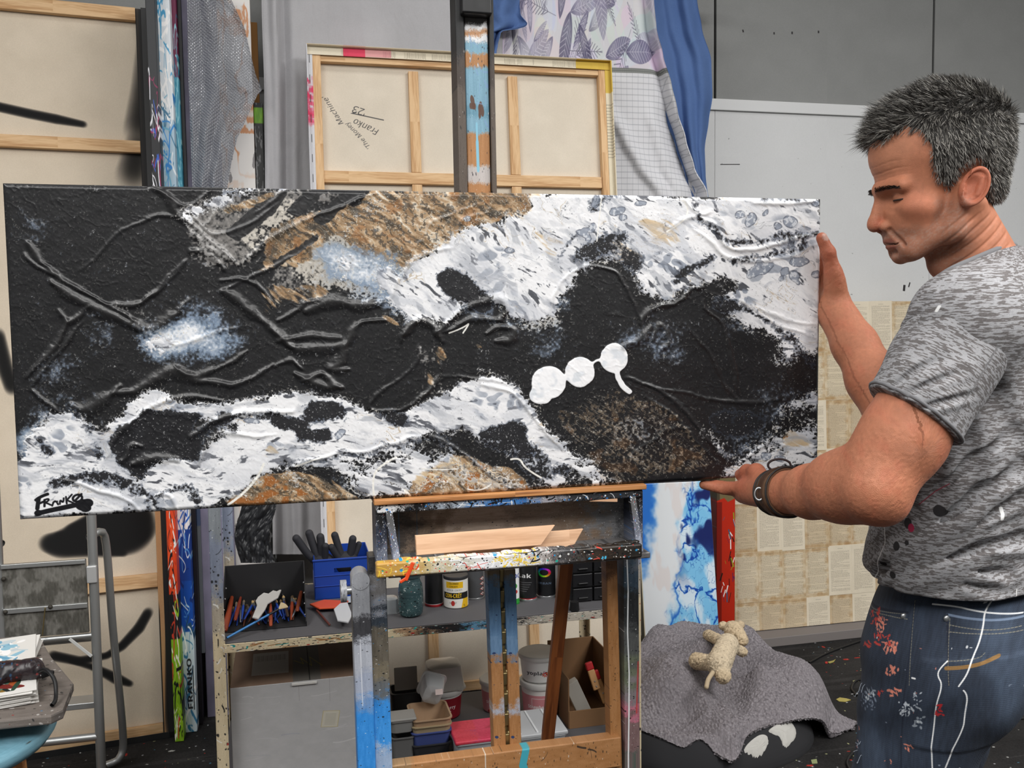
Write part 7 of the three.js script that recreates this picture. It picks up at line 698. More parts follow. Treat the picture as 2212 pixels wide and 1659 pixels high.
  cable('black cable running from under the batten to the fleece', [[1748, 1434], [1790, 1412], [1850, 1390], [1905, 1372]], 0.0045);
  cable('looped black cable on the floor behind the jeans', [[1850, 1505], [1840, 1488], [1860, 1470], [1940, 1475], [2060, 1470], [2130, 1490], [2170, 1530], [2150, 1560], [2110, 1562], [2240, 1552]], 0.0045); cable('paint-speckled black cable loop at the right edge', [[2240, 1476], [2180, 1470], [2150, 1485], [2155, 1498], [2200, 1502], [2250, 1500]], 0.0045); cable('short black cable end beside the dog bed', [[1838, 1670], [1830, 1650], [1842, 1630], [1860, 1618]], 0.0045);
  const scrap = (name, label, cat, pts, c) => { const P = pts.map(([a, b]) => onY(a, b, 0)), s = new THREE.Shape(P.map((p) => new THREE.Vector2(p.x, -p.z))), g = new THREE.ExtrudeGeometry(s, { depth: 0.002, bevelEnabled: false }); g.rotateX(-Math.PI / 2); metreUV(g); g.translate(0, 0.001, 0); return single(name, label, cat, g, std(c, { roughness: 0.8 })); };
  scrap('dry_leaf', 'dry yellow leaf on the floor left of the jeans', 'leaf', [[1806, 1512], [1814, 1508], [1828, 1510], [1838, 1513], [1826, 1517], [1812, 1516]], 0xa89a54); scrap('paper_scrap', 'curled yellowish scrap on the floor beside the cable', 'scrap', [[1788, 1431], [1800, 1428], [1805, 1425], [1801, 1431], [1792, 1434]], 0x9c9250); scrap('paint_flake', 'small red paint flake on the floor by the cable', 'paint flake', [[1782, 1431], [1787, 1430], [1788, 1434], [1783, 1434]], 0xb02c24); scrap('paint_flake', 'green grey paint flake on the floor in front of the dog bed', 'paint flake', [[1752, 1643], [1764, 1641], [1766, 1650], [1754, 1651]], 0x8a9468); scrap('paper_scrap', 'pale torn scrap on the floor behind the jeans', 'scrap', [[2110, 1466], [2128, 1456], [2138, 1470], [2126, 1478]], 0x8c8a82);
}

// ------------------------------------------------------------------ the man
{
  const U = V(0, 1, 0), F = V(-0.62, 0, -0.785).normalize(), L = V(0, 0, 0).crossVectors(U, F), FH = V(-0.95, 0, -0.312).normalize(), LH = V(0, 0, 0).crossVectors(U, FH), H0 = at(2057, 400, 1.44);
  const Ls = at(2090, 700, 1.30), Rs = Ls.clone().addScaledVector(L, -0.37), mid = Ls.clone().add(Rs).multiplyScalar(0.5), Le = at(1893, 1058, 1.27), Lw = at(1680, 1064, 1.52), Rw = at(1803, 668, 1.68), Re = at(1930, 892, 1.56), Pc = at(2050, 1330, 1.53);
  const foot = V(Pc.x, 0, Pc.z), o = thing('person', 'man in grey marl t-shirt and paint-splashed jeans holding the painting by its right end', 'person', foot);
  const ax = (y) => { const t = clamp((y - Pc.y) / (mid.y - Pc.y), -0.3, 1.2); return [lerp(Pc.x, mid.x, t), lerp(Pc.z, mid.z, t)]; };
  const loc = (x, y, z) => { const [cx, cz] = ax(y); const dx = x - cx, dz = z - cz; return [dx * F.x + dz * F.z, dx * L.x + dz * L.z]; };

  // ---------- head and neck, in the head's own axes: a forward, b up, w to his left (millimetres)
  const head = (a, b, w) => V(0, 0, 0).copy(H0).addScaledVector(FH, a / 1000).addScaledVector(U, b / 1000).addScaledVector(LH, w / 1000);
  const mm = (x, y, z) => { x -= H0.x; y -= H0.y; z -= H0.z; return [(x * FH.x + z * FH.z) * 1000, y * 1000, (x * LH.x + z * LH.z) * 1000]; };
  const K = (a, b, c) => V(a, b, c), nb = mid.clone().addScaledVector(U, 0.03).addScaledVector(F, -0.005), nbm = K(...mm(nb.x, nb.y, nb.z)), LsM = K(...mm(Ls.x, Ls.y, Ls.z)), RsM = K(...mm(Rs.x, Rs.y, Rs.z));
  const skull = (a, b, w) => smin(egg(a, b, w, 18, 62, 0, 100, 79, 76), egg(a, b, w, 40, 46, 0, 84, 66, 68), 20);
  const folds = (a, b, w) => { const q = (a - 20) * 0.72 + (b + 110) * 0.70, m = smooth(-125, -70, -Math.abs(b + 85) - 40) * smooth(24, 50, w) * smooth(34, 10, a) * smooth(-78, -50, a); return m; };
  const headF = (a, b, w) => {
    const W = Math.abs(w); let d = skull(a, b, w);
    d = smin(d, egg(a, b, W, 58, -30, 0, 50, 80, 57), 24);                                       // face
    d = smin(d, cone(a, b, W, K(76, -106, 0), K(66, -100, 25), 15, 14), 14);                     // chin
    d = smin(d, cone(a, b, W, K(68, -98, 25), K(16, -72, 51), 15, 16), 16);                       // jaw
    d = smin(d, cone(a, b, W, K(16, -72, 51), K(2, -22, 59), 16, 17), 16);
    d = smin(d, egg(a, b, W, 64, -38, 46, 24, 14, 15), 16);                                      // cheekbone
    d = smin(d, cone(a, b, W, K(110, -5, 5), K(91, -4, 48), 10, 10), 12);                          // brow
    d = smax(d, -egg(a, b, W, 114, -25, 34, 20, 13, 17), 12);                                    // eye socket
    d = smin(d, ball(a, b, W, K(84, -20, 32), 14.2), 3);                                           // lids over the eye
    d = smin(d, cone(a, b, W, K(96, -35, 22), K(88, -37, 43), 4, 4), 5);                     // bag under the eye
    d = smin(d, cone(a, b, W, K(108, -16, 0), K(116, -50, 0), 7.5, 9), 9);                       // nose bridge
    d = smin(d, ball(a, b, W, K(116.5, -59, 0), 11.5), 7); d = smin(d, egg(a, b, W, 101, -63, 13, 12, 8.5, 8), 6);
    d = smax(d, -egg(a, b, W, 107, -71, 7, 7, 4, 3.6), 3);                                       // nostrils
    d = smin(d, egg(a, b, W, 85, -80, 0, 15, 18, 26), 12);                                       // muzzle
    d = smin(d, cone(a, b, W, K(96, -84, 3), K(85, -87, 24), 5, 3), 6);                       // upper lip
    d = smin(d, cone(a, b, W, K(92, -96, 0), K(81, -93, 22), 5.6, 3), 6);                        // lower lip
    d = smax(d, -cone(a, b, W, K(103, -90, 0), K(88, -90.5, 25), 2.0, 0.9), 3);                // mouth line
    d = smax(d, -cone(a, b, W, K(95, -104, 0), K(88, -103, 14), 4, 3), 8);                      // dip above the chin
    d = smax(d, -cone(a, b, W, K(100, -70, 21), K(80, -94, 34), 2.4, 1.6), 6);                   // cheek fold
    // neck and shoulder line
    let n = cone(a, b, w, K(-2, -30, 0), nbm, 46, 60); n = smin(n, cone(a, b, w, nbm, LsM, 56, 52), 40); n = smin(n, cone(a, b, w, nbm, RsM, 56, 52), 40);
    n = smin(n, cone(a, b, W, K(-18, -36, 50), K(nbm.x + 52, nbm.y + 14, 14), 13, 12), 22);      // strap muscle
    n = smin(n, egg(a, b, w, 14, -118, 0, 22, 26, 20), 24);
    d = smin(d, n, 18);
    // creases: brow lines, crow's feet, folds of the neck
    const fm = smooth(64, 84, a) * smooth(62, 40, W), bl = b + 2.2 * Math.sin(W / 13 + 0.6); for (const [q0, k0] of [[31, 0.45], [20, 0.6], [9, 0.5]]) d += fm * k0 * Math.exp(-(((bl - q0) / 1.5) ** 2));
    const q = 0.62 * a + 0.78 * b, nm = smooth(20, 34, w) * smooth(46, 20, a) * smooth(-76, -56, a) * smooth(-185, -150, b) * smooth(-40, -66, b); d += nm * 1.7 * (0.5 + 0.5 * Math.cos(q * 0.50 + 1.6 * Math.sin(b / 26) + 0.9)) ** 3;
    // ear
    const ea = (a + 2) / 0.86, eb = (b + 13) / 0.86, c1 = 0.94, s1 = 0.34, ex = ea * c1 + eb * s1, ey = -ea * s1 + eb * c1, ew = W - 71 - 0.20 * -ex; let e = egg(ex, ey, ew, 0, 0, 4, 21, 34, 8); e = smax(e, -egg(ex, ey, ew, 5, -2, 15, 14, 21, 11), 4); e = smin(e, Math.max(Math.hypot(Math.hypot(ex / 20, ey / 33) * 26 - 24.5, ew - 10) - 3.4, ex - 15), 3); e = smin(e, egg(ex, ey, ew, 3, -29, 6, 8, 8, 5), 5); e = smin(e, cone(ex, ey, ew, K(-6, 18, 9), K(-7, -12, 8), 2.6, 3), 4); e = smin(e, cone(ex, ey, ew, K(16, -4, 4), K(13, -14, 6), 4, 4), 4);
    d = smin(d, e, 4);
    return d;
  };
  const S0 = lin(190, 127, 98), RED = lin(176, 84, 66), PALE = lin(202, 146, 116), STUB = lin(120, 92, 80), GREYST = lin(170, 150, 138), LIP = lin(152, 84, 72), DARK = lin(70, 52, 46), mixc = (a, b, k) => [0, 1, 2].map((i) => lerp(a[i], b[i], clamp(k)));
  const headCol = (x, y, z) => { const [a, b, w] = mm(x, y, z), W = Math.abs(w); let c = S0; const n = fbm(a / 14 + 9, b / 14 + w / 20, 3, 5), f = n2(a * 0.9 + w * 0.6, b * 0.9, 8); c = mixc(c, RED, smooth(20, 6, Math.hypot(a - 112, b + 60, w)) * 0.75 + smooth(34, 12, Math.hypot(a - 70, b + 36, W - 56)) * 0.15 + (W > 71 && Math.abs(a + 2) < 30 && b > -48 && b < 24 ? 0.4 : 0)); c = mixc(c, PALE, smooth(46, 20, Math.hypot(a - 95, b - 50, W - 34)) * 0.4);
    const jaw = smooth(-58, -76, b) * smooth(-30, 10, a) * smooth(-150, -118, b) + smooth(30, 12, Math.abs(a - 26)) * smooth(-14, -36, b) * smooth(-95, -65, b) * smooth(38, 50, W); c = mixc(c, STUB, clamp(jaw) * 0.42); c = mixc(c, f > 0.6 ? GREYST : STUB, clamp(jaw) * 0.35 * smooth(0.5, 0.75, f));
    c = mixc(c, LIP, smooth(4.5, 1.5, Math.min(Math.abs(b + 85.5), Math.abs(b + 95))) * smooth(81, 87, a) * smooth(27, 18, W) * 0.7); c = mixc(c, DARK, smooth(1.8, 0.5, Math.abs(b + 90.2)) * smooth(82, 90, a) * smooth(25, 20, W) * 0.55);
    return c.map((q) => q * (0.9 + 0.2 * n)); };
  const toM = (f) => (x, y, z) => { const [a, b, w] = mm(x, y, z); return f(a, b, w) / 1000; };
  const poreT = dataTex(512, 512, (u, v, x, y) => { const [c] = cell(u * 90, v * 90, 4), k = 0.90 + 0.10 * fbm(u * 14, v * 14, 3, 4) - 0.05 * smooth(0.3, 0.1, c) + (hash2(x, y, 3) - 0.5) * 0.04; return [255 * k, 250 * k, 247 * k]; }), poreB = dataTex(512, 512, (u, v) => { const [c, c2] = cell(u * 70, v * 70, 7), h = 255 * clamp(0.35 + 0.9 * (c2 - c) + 0.3 * (fbm(u * 24, v * 24, 3, 6) - 0.5)); return [h, h, h]; }, false);
  const skinM = phys(0xffffff, { vertexColors: true, map: poreT, bumpMap: poreB, bumpScale: 0.00038, roughness: 0.48, specularIntensity: 0.5, sheen: 0.15, sheenRoughness: 0.6, sheenColor: new THREE.Color(0.9, 0.5, 0.4) });
  const hLo = head(0, 0, 0).addScalar(-0.17), hHi = head(0, 0, 0).addScalar(0.17); hLo.y = H0.y - 0.23;
  const headG = solid(toM(headF), hLo, hHi, 0.0021, headCol); { const p = headG.attributes.position, u = headG.attributes.uv; for (let i = 0; i < p.count; i++) { const [a, b, w] = mm(p.getX(i), p.getY(i), p.getZ(i)); u.setXY(i, Math.atan2(w, a - 10) * 85 / 70, b / 70); } }

  // ---------- arms and hands
  const chain = (f, pts, rs, k) => { for (let i = 0; i + 1 < pts.length; i++) f.push([pts[i], pts[i + 1], rs[i], rs[i + 1], k]); };
  const run = (list, x, y, z) => { let d = 9; for (const [a, b, ra, rb, k] of list) d = smin(d, cone(x, y, z, a, b, ra, rb), k); return d; };
  const off = (p, x, y, z) => p.clone().add(V(x, y, z));
  const lerpV = (a, b, t) => a.clone().lerp(b, t);
  // left arm: bent, hand under the painting with the thumb on its face
  const Larm = []; chain(Larm, [Ls, lerpV(Ls, Le, 0.35), lerpV(Ls, Le, 0.7), Le], [0.052, 0.052, 0.051, 0.042], 0.03); Larm.push([lerpV(Ls, Le, 0.45).addScaledVector(F, 0.010), lerpV(Ls, Le, 0.74).addScaledVector(F, 0.013), 0.042, 0.041, 0.03]);
  chain(Larm, [Le, lerpV(Le, Lw, 0.28).add(V(0, 0.004, 0)), lerpV(Le, Lw, 0.62), lerpV(Le, Lw, 0.88), Lw], [0.038, 0.0435, 0.036, 0.0275, 0.0245], 0.03); Larm.push([lerpV(Ls, Le, 0.86).add(V(0, 0.0, 0)).addScaledVector(F, 0.02), lerpV(Le, Lw, 0.36).add(V(0, 0.014, 0)), 0.034, 0.036, 0.03]); Larm.push([off(Le, 0.010, -0.018, 0.004), lerpV(Le, Lw, 0.4).add(V(0, -0.012, 0)), 0.026, 0.027, 0.02]);
  const M1 = at(1614, 1054, 1.600), M2 = off(M1, 0.004, -0.007, -0.019), M3 = off(M1, 0.011, -0.013, -0.036), M4 = off(M1, 0.021, -0.018, -0.051), Lh = [];
  const wristL = [off(Lw, 0, 0.004, 0.008), off(Lw, 0.004, -0.004, -0.008)];
  for (const [m, w, r] of [[M1, 0, 0.0145], [M2, 0, 0.0135], [M3, 1, 0.013], [M4, 1, 0.0125]]) Lh.push([wristL[w], m, 0.0205, r + 0.001, 0.016]);
  Lh.push([off(Lw, -0.012, -0.004, -0.02), lerpV(M2, M4, 0.5).add(V(0, -0.004, 0)), 0.019, 0.014, 0.016]);
  const fingersL = [[M1, at(1574, 1053, 1.632), at(1552, 1049, 1.65), at(1537, 1046, 1.664), 0.0122, 0.0104, 0.0096, 0.0084], [M2, off(M2, -0.026, -0.002, -0.026), off(M2, -0.040, 0.001, -0.040), off(M2, -0.052, 0.003, -0.052), 0.0112, 0.0098, 0.009, 0.008], [M3, off(M3, -0.022, 0.0, -0.024), off(M3, -0.034, 0.003, -0.037), off(M3, -0.044, 0.005, -0.048), 0.0106, 0.0094, 0.0086, 0.0076], [M4, off(M4, -0.016, 0.001, -0.018), off(M4, -0.026, 0.004, -0.027), off(M4, -0.034, 0.006, -0.034), 0.0096, 0.0084, 0.0078, 0.007]];
  const tL = [at(1660, 1050, 1.545), at(1634, 1020, 1.590), at(1614, 1019, 1.620), at(1599, 1025, 1.642)], thumbL = []; chain(thumbL, tL, [0.0175, 0.0138, 0.0118, 0.0096], 0.008);
  const armL = (x, y, z) => { let d = run(Larm, x, y, z); d = smin(d, run(Lh, x, y, z), 0.02); for (const [a, b, c, e, r0, r1, r2, r3] of fingersL) d = smin(d, Math.min(cone(x, y, z, a, b, r0, r1), cone(x, y, z, b, c, r1, r2), cone(x, y, z, c, e, r2, r3)), 0.005); d = smin(d, run(thumbL, x, y, z), 0.010); return d + (n3(x * 300, y * 300, z * 300, 3) - 0.5) * 0.0006; };
  // right arm: behind, hand at the edge of the painting
  const Rarm = []; chain(Rarm, [Rs, lerpV(Rs, Re, 0.5), Re], [0.06, 0.055, 0.042], 0.03); chain(Rarm, [Re, lerpV(Re, Rw, 0.3), lerpV(Re, Rw, 0.65), lerpV(Re, Rw, 0.9), Rw], [0.039, 0.042, 0.034, 0.0265, 0.0245], 0.03);
  const Q1 = V(0.982, 1.612, -1.535), Q2 = off(Q1, 0.004, -0.02, -0.006), Q3 = off(Q1, 0.005, -0.039, -0.008), Q4 = off(Q1, 0.004, -0.056, -0.006), Rh = []; for (const [q, r] of [[Q1, 0.0135], [Q2, 0.0135], [Q3, 0.013], [Q4, 0.0125]]) Rh.push([off(Rw, 0, 0, -0.008), q, 0.0205, r, 0.016]);
  const fingersR = [Q1, Q2, Q3, Q4].map((q, i) => [q, V(0.962 - i * 0.001, q.y + 0.022, -1.556), V(0.938, q.y + 0.029, -1.5545), V(0.916 + i * 0.003, q.y + 0.032, -1.5525), 0.0108, 0.0096, 0.0088, 0.0078]);
  const tR = [at(1808, 640, 1.672), at(1800, 590, 1.658), at(1789, 546, 1.649), at(1775, 514, 1.645)], thumbR = []; chain(thumbR, tR, [0.0185, 0.0148, 0.0118, 0.0098], 0.008); thumbR.push([off(Rw, 0, 0.01, 0.004), lerpV(tR[0], tR[1], 0.6), 0.02, 0.0165, 0.012]);
  const armR = (x, y, z) => { let d = run(Rarm, x, y, z); d = smin(d, run(Rh, x, y, z), 0.02); for (const [a, b, c, e, r0, r1, r2, r3] of fingersR) d = smin(d, Math.min(cone(x, y, z, a, b, r0, r1), cone(x, y, z, b, c, r1, r2), cone(x, y, z, c, e, r2, r3)), 0.005); return smin(d, run(thumbR, x, y, z), 0.010) + (n3(x * 300, y * 300, z * 300, 3) - 0.5) * 0.0006; };
  const NAIL = lin(206, 176, 166), nails = [[tL[3], lerpV(tL[2], tL[3], 0.8).add(V(0.004, 0.007, 0.006))], [tR[3], lerpV(tR[2], tR[3], 0.9).add(V(0.002, 0.004, 0.009))]];
  const armCol = (x, y, z) => { const n = fbm(x * 60 + z * 30, y * 60 + z * 20, 3, 6), f = n3(x * 420, y * 420, z * 420, 2); let c = mixc(S0, RED, smooth(0.45, 0.8, n) * 0.22 + smooth(0.05, 0.02, Math.hypot(x - Le.x, y - Le.y + 0.02, z - Le.z)) * 0.3); c = mixc(c, RED, smooth(0.11, 0.02, Math.min(Math.hypot(x - tL[2].x, y - tL[2].y, z - tL[2].z), Math.hypot(x - tR[3].x, y - tR[3].y, z - tR[3].z))) * 0.4); c = mixc(c, DARK, f > 0.93 ? 0.16 : 0); for (const [, q] of nails) if (Math.hypot(x - q.x, y - q.y, z - q.z) < 0.0075) c = mixc(c, NAIL, 0.7); return c.map((q) => q * (0.92 + 0.16 * n)); };
  const bounds = (pts, m) => { const lo = V(9, 9, 9), hi = V(-9, -9, -9); for (const p of pts) { lo.min(p); hi.max(p); } return [lo.addScalar(-m), hi.addScalar(m)]; };
  const [l0, l1] = bounds([lerpV(Ls, Le, 0.2), Le, Lw, ...fingersL.flat().filter((p) => p.isVector3), ...tL], 0.068), [r0, r1] = bounds([lerpV(Rs, Re, 0.5), Re, Rw, ...fingersR.flat().filter((p) => p.isVector3), ...tR], 0.06);
  const skinUV = (g, A, dir, R) => { const e1 = V(0, 0, 0).crossVectors(dir, V(0.3, 0.2, 1)).normalize(), e2 = V(0, 0, 0).crossVectors(dir, e1), p = g.attributes.position, u = g.attributes.uv; for (let i = 0; i < p.count; i++) { const q = V(p.getX(i), p.getY(i), p.getZ(i)).sub(A); u.setXY(i, Math.atan2(q.dot(e2), q.dot(e1)) * R / 0.07, q.dot(dir) / 0.07); } return g; };
  const bodyG = mergeGeometries([headG, skinUV(solid(armL, l0, l1, 0.003, armCol), lerpV(Ls, Le, 0.8), Lw.clone().sub(Le).normalize(), 0.04), skinUV(solid(armR, r0, r1, 0.003, armCol), Re, Rw.clone().sub(Re).normalize(), 0.04)]);
  const body = wpart(o, 'body', bodyG, skinM, 'tanned skin of face, neck, arms and hands');

  // ---------- t-shirt
  const chest = (x, y, z) => { const [s, l] = loc(x, y, z); let d = egg(s, y, l, 0.004, mid.y - 0.13, 0, 0.128, 0.21, 0.188); d = smin(d, egg(s, y, l, 0.006, mid.y - 0.31, 0, 0.122, 0.22, 0.168), 0.09); d = smin(d, egg(s, y, l, -0.004, Pc.y + 0.0, 0, 0.136, 0.15, 0.176), 0.08); d = smin(d, cone(x, y, z, Ls, Rs, 0.064, 0.064), 0.05); d = smin(d, cone(x, y, z, Ls, nb, 0.058, 0.068), 0.05); d = smin(d, cone(x, y, z, Rs, nb, 0.058, 0.068), 0.05); return d; };
  const neckA = head(-16, -30, 0), colF = at(1990, 632, 1.47), colB = at(2176, 542, 1.47), nrm = V(0, 0, 0).crossVectors(colB.clone().sub(colF), L).normalize(); if (nrm.y < 0) nrm.negate(); colF.addScaledVector(nrm, -0.006); colB.addScaledVector(nrm, -0.004);
  const march = (f, px, py, t = 1.0) => { const d = ray(px, py).normalize(); for (let k = 0; k < 90; k++) { const p = EYE.clone().addScaledVector(d, t), q = f(p.x, p.y, p.z); if (q < 0.0004) break; t += q * 0.85; } return EYE.clone().addScaledVector(d, t); };
  const foldSet = (f, list) => list.map(([amp, w, pts]) => { const P = []; for (let i = 0; i + 1 < pts.length; i++) for (let k = 0; k < 6; k++) { const t = k / 6; P.push(march(f, lerp(pts[i][0], pts[i + 1][0], t), lerp(pts[i][1], pts[i + 1][1], t))); } P.push(march(f, ...pts[pts.length - 1])); let c = P.reduce((s, p) => s.add(p), V(0, 0, 0)).multiplyScalar(1 / P.length), R = Math.max(...P.map((p) => p.distanceTo(c))); return [amp, w, P, c, R]; });
  const foldAt = (set, x, y, z) => { let s = 0; for (const [amp, w, P, c, R] of set) { if (Math.hypot(x - c.x, y - c.y, z - c.z) > R + w * 5) continue; let m = 9; for (let i = 0; i + 1 < P.length; i++) { const d = cone(x, y, z, P[i], P[i + 1], 0, 0); if (d < m) m = d; } if (m < w * 5) { const e0 = Math.min(1, Math.hypot(x - P[0].x, y - P[0].y, z - P[0].z) / 0.05), e1 = Math.min(1, Math.hypot(x - P[P.length - 1].x, y - P[P.length - 1].y, z - P[P.length - 1].z) / 0.05); s += 1.4 * amp * e0 * e1 * (Math.exp(-((m / w) ** 2)) - 0.75 * Math.exp(-(((m - 2.3 * w) / (1.3 * w)) ** 2))); } } return s; };
  const shirtFolds = foldSet((x, y, z) => chest(x, y, z) - 0.007, [[0.010, 0.0085, [[2205, 1005], [2110, 1062], [2000, 1165], [1925, 1222]]], [0.010, 0.0075, [[2190, 1075], [2070, 1140], [1970, 1195], [1900, 1240]]], [0.010, 0.0075, [[2205, 1165], [2110, 1178], [2010, 1215], [1930, 1262]]], [0.008, 0.006, [[2180, 1240], [2080, 1225], [1990, 1250], [1920, 1268]]], [0.006, 0.006, [[2150, 1275], [2090, 1258], [2050, 1240]]], [0.006, 0.006, [[2000, 650], [1960, 720], [1930, 790]]], [0.007, 0.006, [[2190, 930], [2090, 1000], [2010, 1080]]]]);
  const shirtF = (x, y, z) => {
    const [s, l] = loc(x, y, z); let d = chest(x, y, z) - 0.007;
    const low = smooth(1.30, 1.18, y) , q = 0.42 * s + 0.9 * y + 0.012 * Math.sin(l * 22) + 0.03 * (fbm(s * 6 + l * 3, y * 6, 2, 4) - 0.5);
    d += foldAt(shirtFolds, x, y, z);
    d -= low * 0.003 * (Math.sin(q * 150) * 0.6 + Math.sin(q * 88 + 1.2) * 0.7) * (0.35 + 0.9 * fbm(s * 7, y * 7 + l * 4, 2, 9)) * smooth(1.06, 1.12, y);                       // drag folds from the armpit to the hem
    d -= 0.003 * Math.sin((s * 0.9 - y * 0.4) * 120 + 3 * fbm(s * 9, y * 9, 2, 3)) * smooth(1.2, 1.32, y) * smooth(1.5, 1.42, y);
    d -= 0.006 * smooth(1.2, 1.06, y) * (0.4 + 0.6 * Math.sin(s * 24 + l * 12));
    const hem = Pc.y + 0.090 + s * 0.03 - l * 0.06; d = smax(d, hem - y, 0.006);
    const up = (x - colF.x) * nrm.x + (y - colF.y) * nrm.y + (z - colF.z) * nrm.z, rn = Math.hypot(x - nb.x, z - nb.z); d = smax(d, Math.min(up, 0.135 - rn + 0.0), 0.004);
    return d;
  };
  const armDir = Le.clone().sub(Ls).normalize(), sEnd = Ls.clone().lerp(Le, 0.575), cut = V(0, 0, 0).copy(armDir).addScaledVector(F, 0.16).normalize();
  const sleeve0 = (x, y, z) => cone(x, y, z, off(Ls, 0, 0.004, 0), sEnd.clone().addScaledVector(armDir, 0.04), 0.073, 0.064);
  const sleeveFolds = foldSet(sleeve0, [[0.005, 0.0045, [[2080, 800], [2010, 830], [1930, 870]]], [0.005, 0.004, [[2040, 770], [1980, 800], [1915, 852]]], [0.005, 0.004, [[1990, 750], [1950, 785], [1915, 830]]], [0.004, 0.004, [[2110, 850], [2030, 870], [1960, 890]]]]);
  const sleeveF = (x, y, z) => { const t = ((x - Ls.x) * armDir.x + (y - Ls.y) * armDir.y + (z - Ls.z) * armDir.z), [s] = loc(x, y, z); let d = cone(x, y, z, off(Ls, 0, 0.004, 0), sEnd.clone().addScaledVector(armDir, 0.04), 0.073, 0.064); d = smin(d, cone(x, y, z, lerpV(Ls, Le, 0.3).addScaledVector(F, 0.012), lerpV(Ls, Le, 0.75).addScaledVector(F, 0.012), 0.057, 0.052), 0.03); d += foldAt(sleeveFolds, x, y, z); d -= 0.0018 * Math.sin(t * 60 - s * 90); d = smax(d, (x - sEnd.x) * cut.x + (y - sEnd.y) * cut.y + (z - sEnd.z) * cut.z, 0.004); d = smax(d, -(t + 0.035), 0.02); return d; };
  const rEnd = lerpV(Rs, Re, 0.6), rDir = Re.clone().sub(Rs).normalize(), sleeveR = (x, y, z) => smax(smax(cone(x, y, z, Rs, Re, 0.074, 0.064), (x - rEnd.x) * rDir.x + (y - rEnd.y) * rDir.y + (z - rEnd.z) * rDir.z, 0.004), -((x - Rs.x) * rDir.x + (y - Rs.y) * rDir.y + (z - Rs.z) * rDir.z + 0.03), 0.02);
  const [s0, s1] = bounds([off(Pc, -0.2, -0.02, -0.2), off(Pc, 0.2, 0, 0.2), off(mid, -0.25, 0.15, -0.25), off(mid, 0.25, 0, 0.25)], 0.02);
  const shirtG = solid(shirtF, s0, s1, 0.0045), armUV = (g, A, dir, rad) => { const e1 = V(0, 0, 0).crossVectors(dir, U).normalize(), e2 = V(0, 0, 0).crossVectors(e1, dir); const p = g.attributes.position, uv = g.attributes.uv; for (let i = 0; i < p.count; i++) { const q = V(p.getX(i), p.getY(i), p.getZ(i)).sub(A); uv.setXY(i, Math.atan2(q.dot(e2), q.dot(e1)) * rad / 0.3, -q.dot(dir) / 0.3); } return g; };
  { const p = shirtG.attributes.position, uv = shirtG.attributes.uv; for (let i = 0; i < p.count; i++) { const [s, l] = loc(p.getX(i), p.getY(i), p.getZ(i)); uv.setXY(i, Math.atan2(s, l) / 6.2832 + 0.5, (p.getY(i) - 1.0) / 0.64); } }
  const nearUV = (g, px, py) => { const p = g.attributes.position, n = g.attributes.normal; let best = 1e9, k = 0; const v = V(0, 0, 0); for (let i = 0; i < p.count; i++) { v.set(p.getX(i) - EYE.x, p.getY(i) - EYE.y, p.getZ(i) - EYE.z); if (v.x * n.getX(i) + v.y * n.getY(i) + v.z * n.getZ(i) > 0) continue; const d = -v.dot(BACK), e = Math.hypot(CX + FOCAL * v.dot(RIGHT) / d - px, CY - FOCAL * v.dot(UP) / d - py); if (e < best) { best = e; k = i; } } return [g.attributes.uv.getX(k), g.attributes.uv.getY(k)]; };
  // marl: short level streaks of two greys, woven in
  const marl = (seed, extra, w = 1024, h = 1024, fx = 22, fy = 6.2) => canvasTex(w, h, (g, W, H) => { const im = g.createImageData(W, H); for (let y = 0, i = 0; y < H; y++) for (let x = 0; x < W; x++, i += 4) { const yy = Math.floor(y / 3) * 3, q = fbm(x / fx + hash2(0, Math.floor(y / (fy * 1.3)), 3) * 9, y / fy, 2, seed), r = n2(x / (fx * 1.5) + 40, y / (fy * 0.8), seed + 4), dk = smooth(0.49, 0.54, q * 0.75 + r * 0.25), t = (hash2(x >> 1, y >> 1, 9) - 0.5) * 16; im.data[i] = lerp(154, 101, dk) + t; im.data[i + 1] = lerp(154, 97, dk) + t; im.data[i + 2] = lerp(157, 97, dk) + t; im.data[i + 3] = 255; } g.putImageData(im, 0, 0); if (extra) extra(g, W, H); });
  const clothBump = dataTex(256, 256, (u, v, x, y) => { const h = 110 + (x % 4 < 2 ? 40 : 0) + (y % 4 < 2 ? 30 : 0) + hash2(x, y, 2) * 60; return [h, h, h]; }, false); clothBump.repeat.set(6, 6);
  const shirtT = marl(3, (g, W, H) => { const P = (px, py) => { const [u, v] = nearUV(shirtG, px, py); return [((u % 1) + 1) % 1 * W, (1 - ((v % 1) + 1) % 1) * H]; }; const dot = (px, py, r, c) => { const [x, y] = P(px, py); g.fillStyle = c; g.beginPath(); g.ellipse(x, y, r, r * 1.3, 0.4, 0, 7); g.fill(); }; const drip = (c, w, pts) => { const q = pts.map((p) => P(...p)); g.strokeStyle = c; g.lineWidth = w; g.lineCap = 'round'; g.beginPath(); q.forEach((p, i) => i ? (Math.abs(p[0] - q[i - 1][0]) > W / 2 || Math.abs(p[1] - q[i - 1][1]) > H / 2 ? g.moveTo(...p) : g.lineTo(...p)) : g.moveTo(...p)); g.stroke(); };
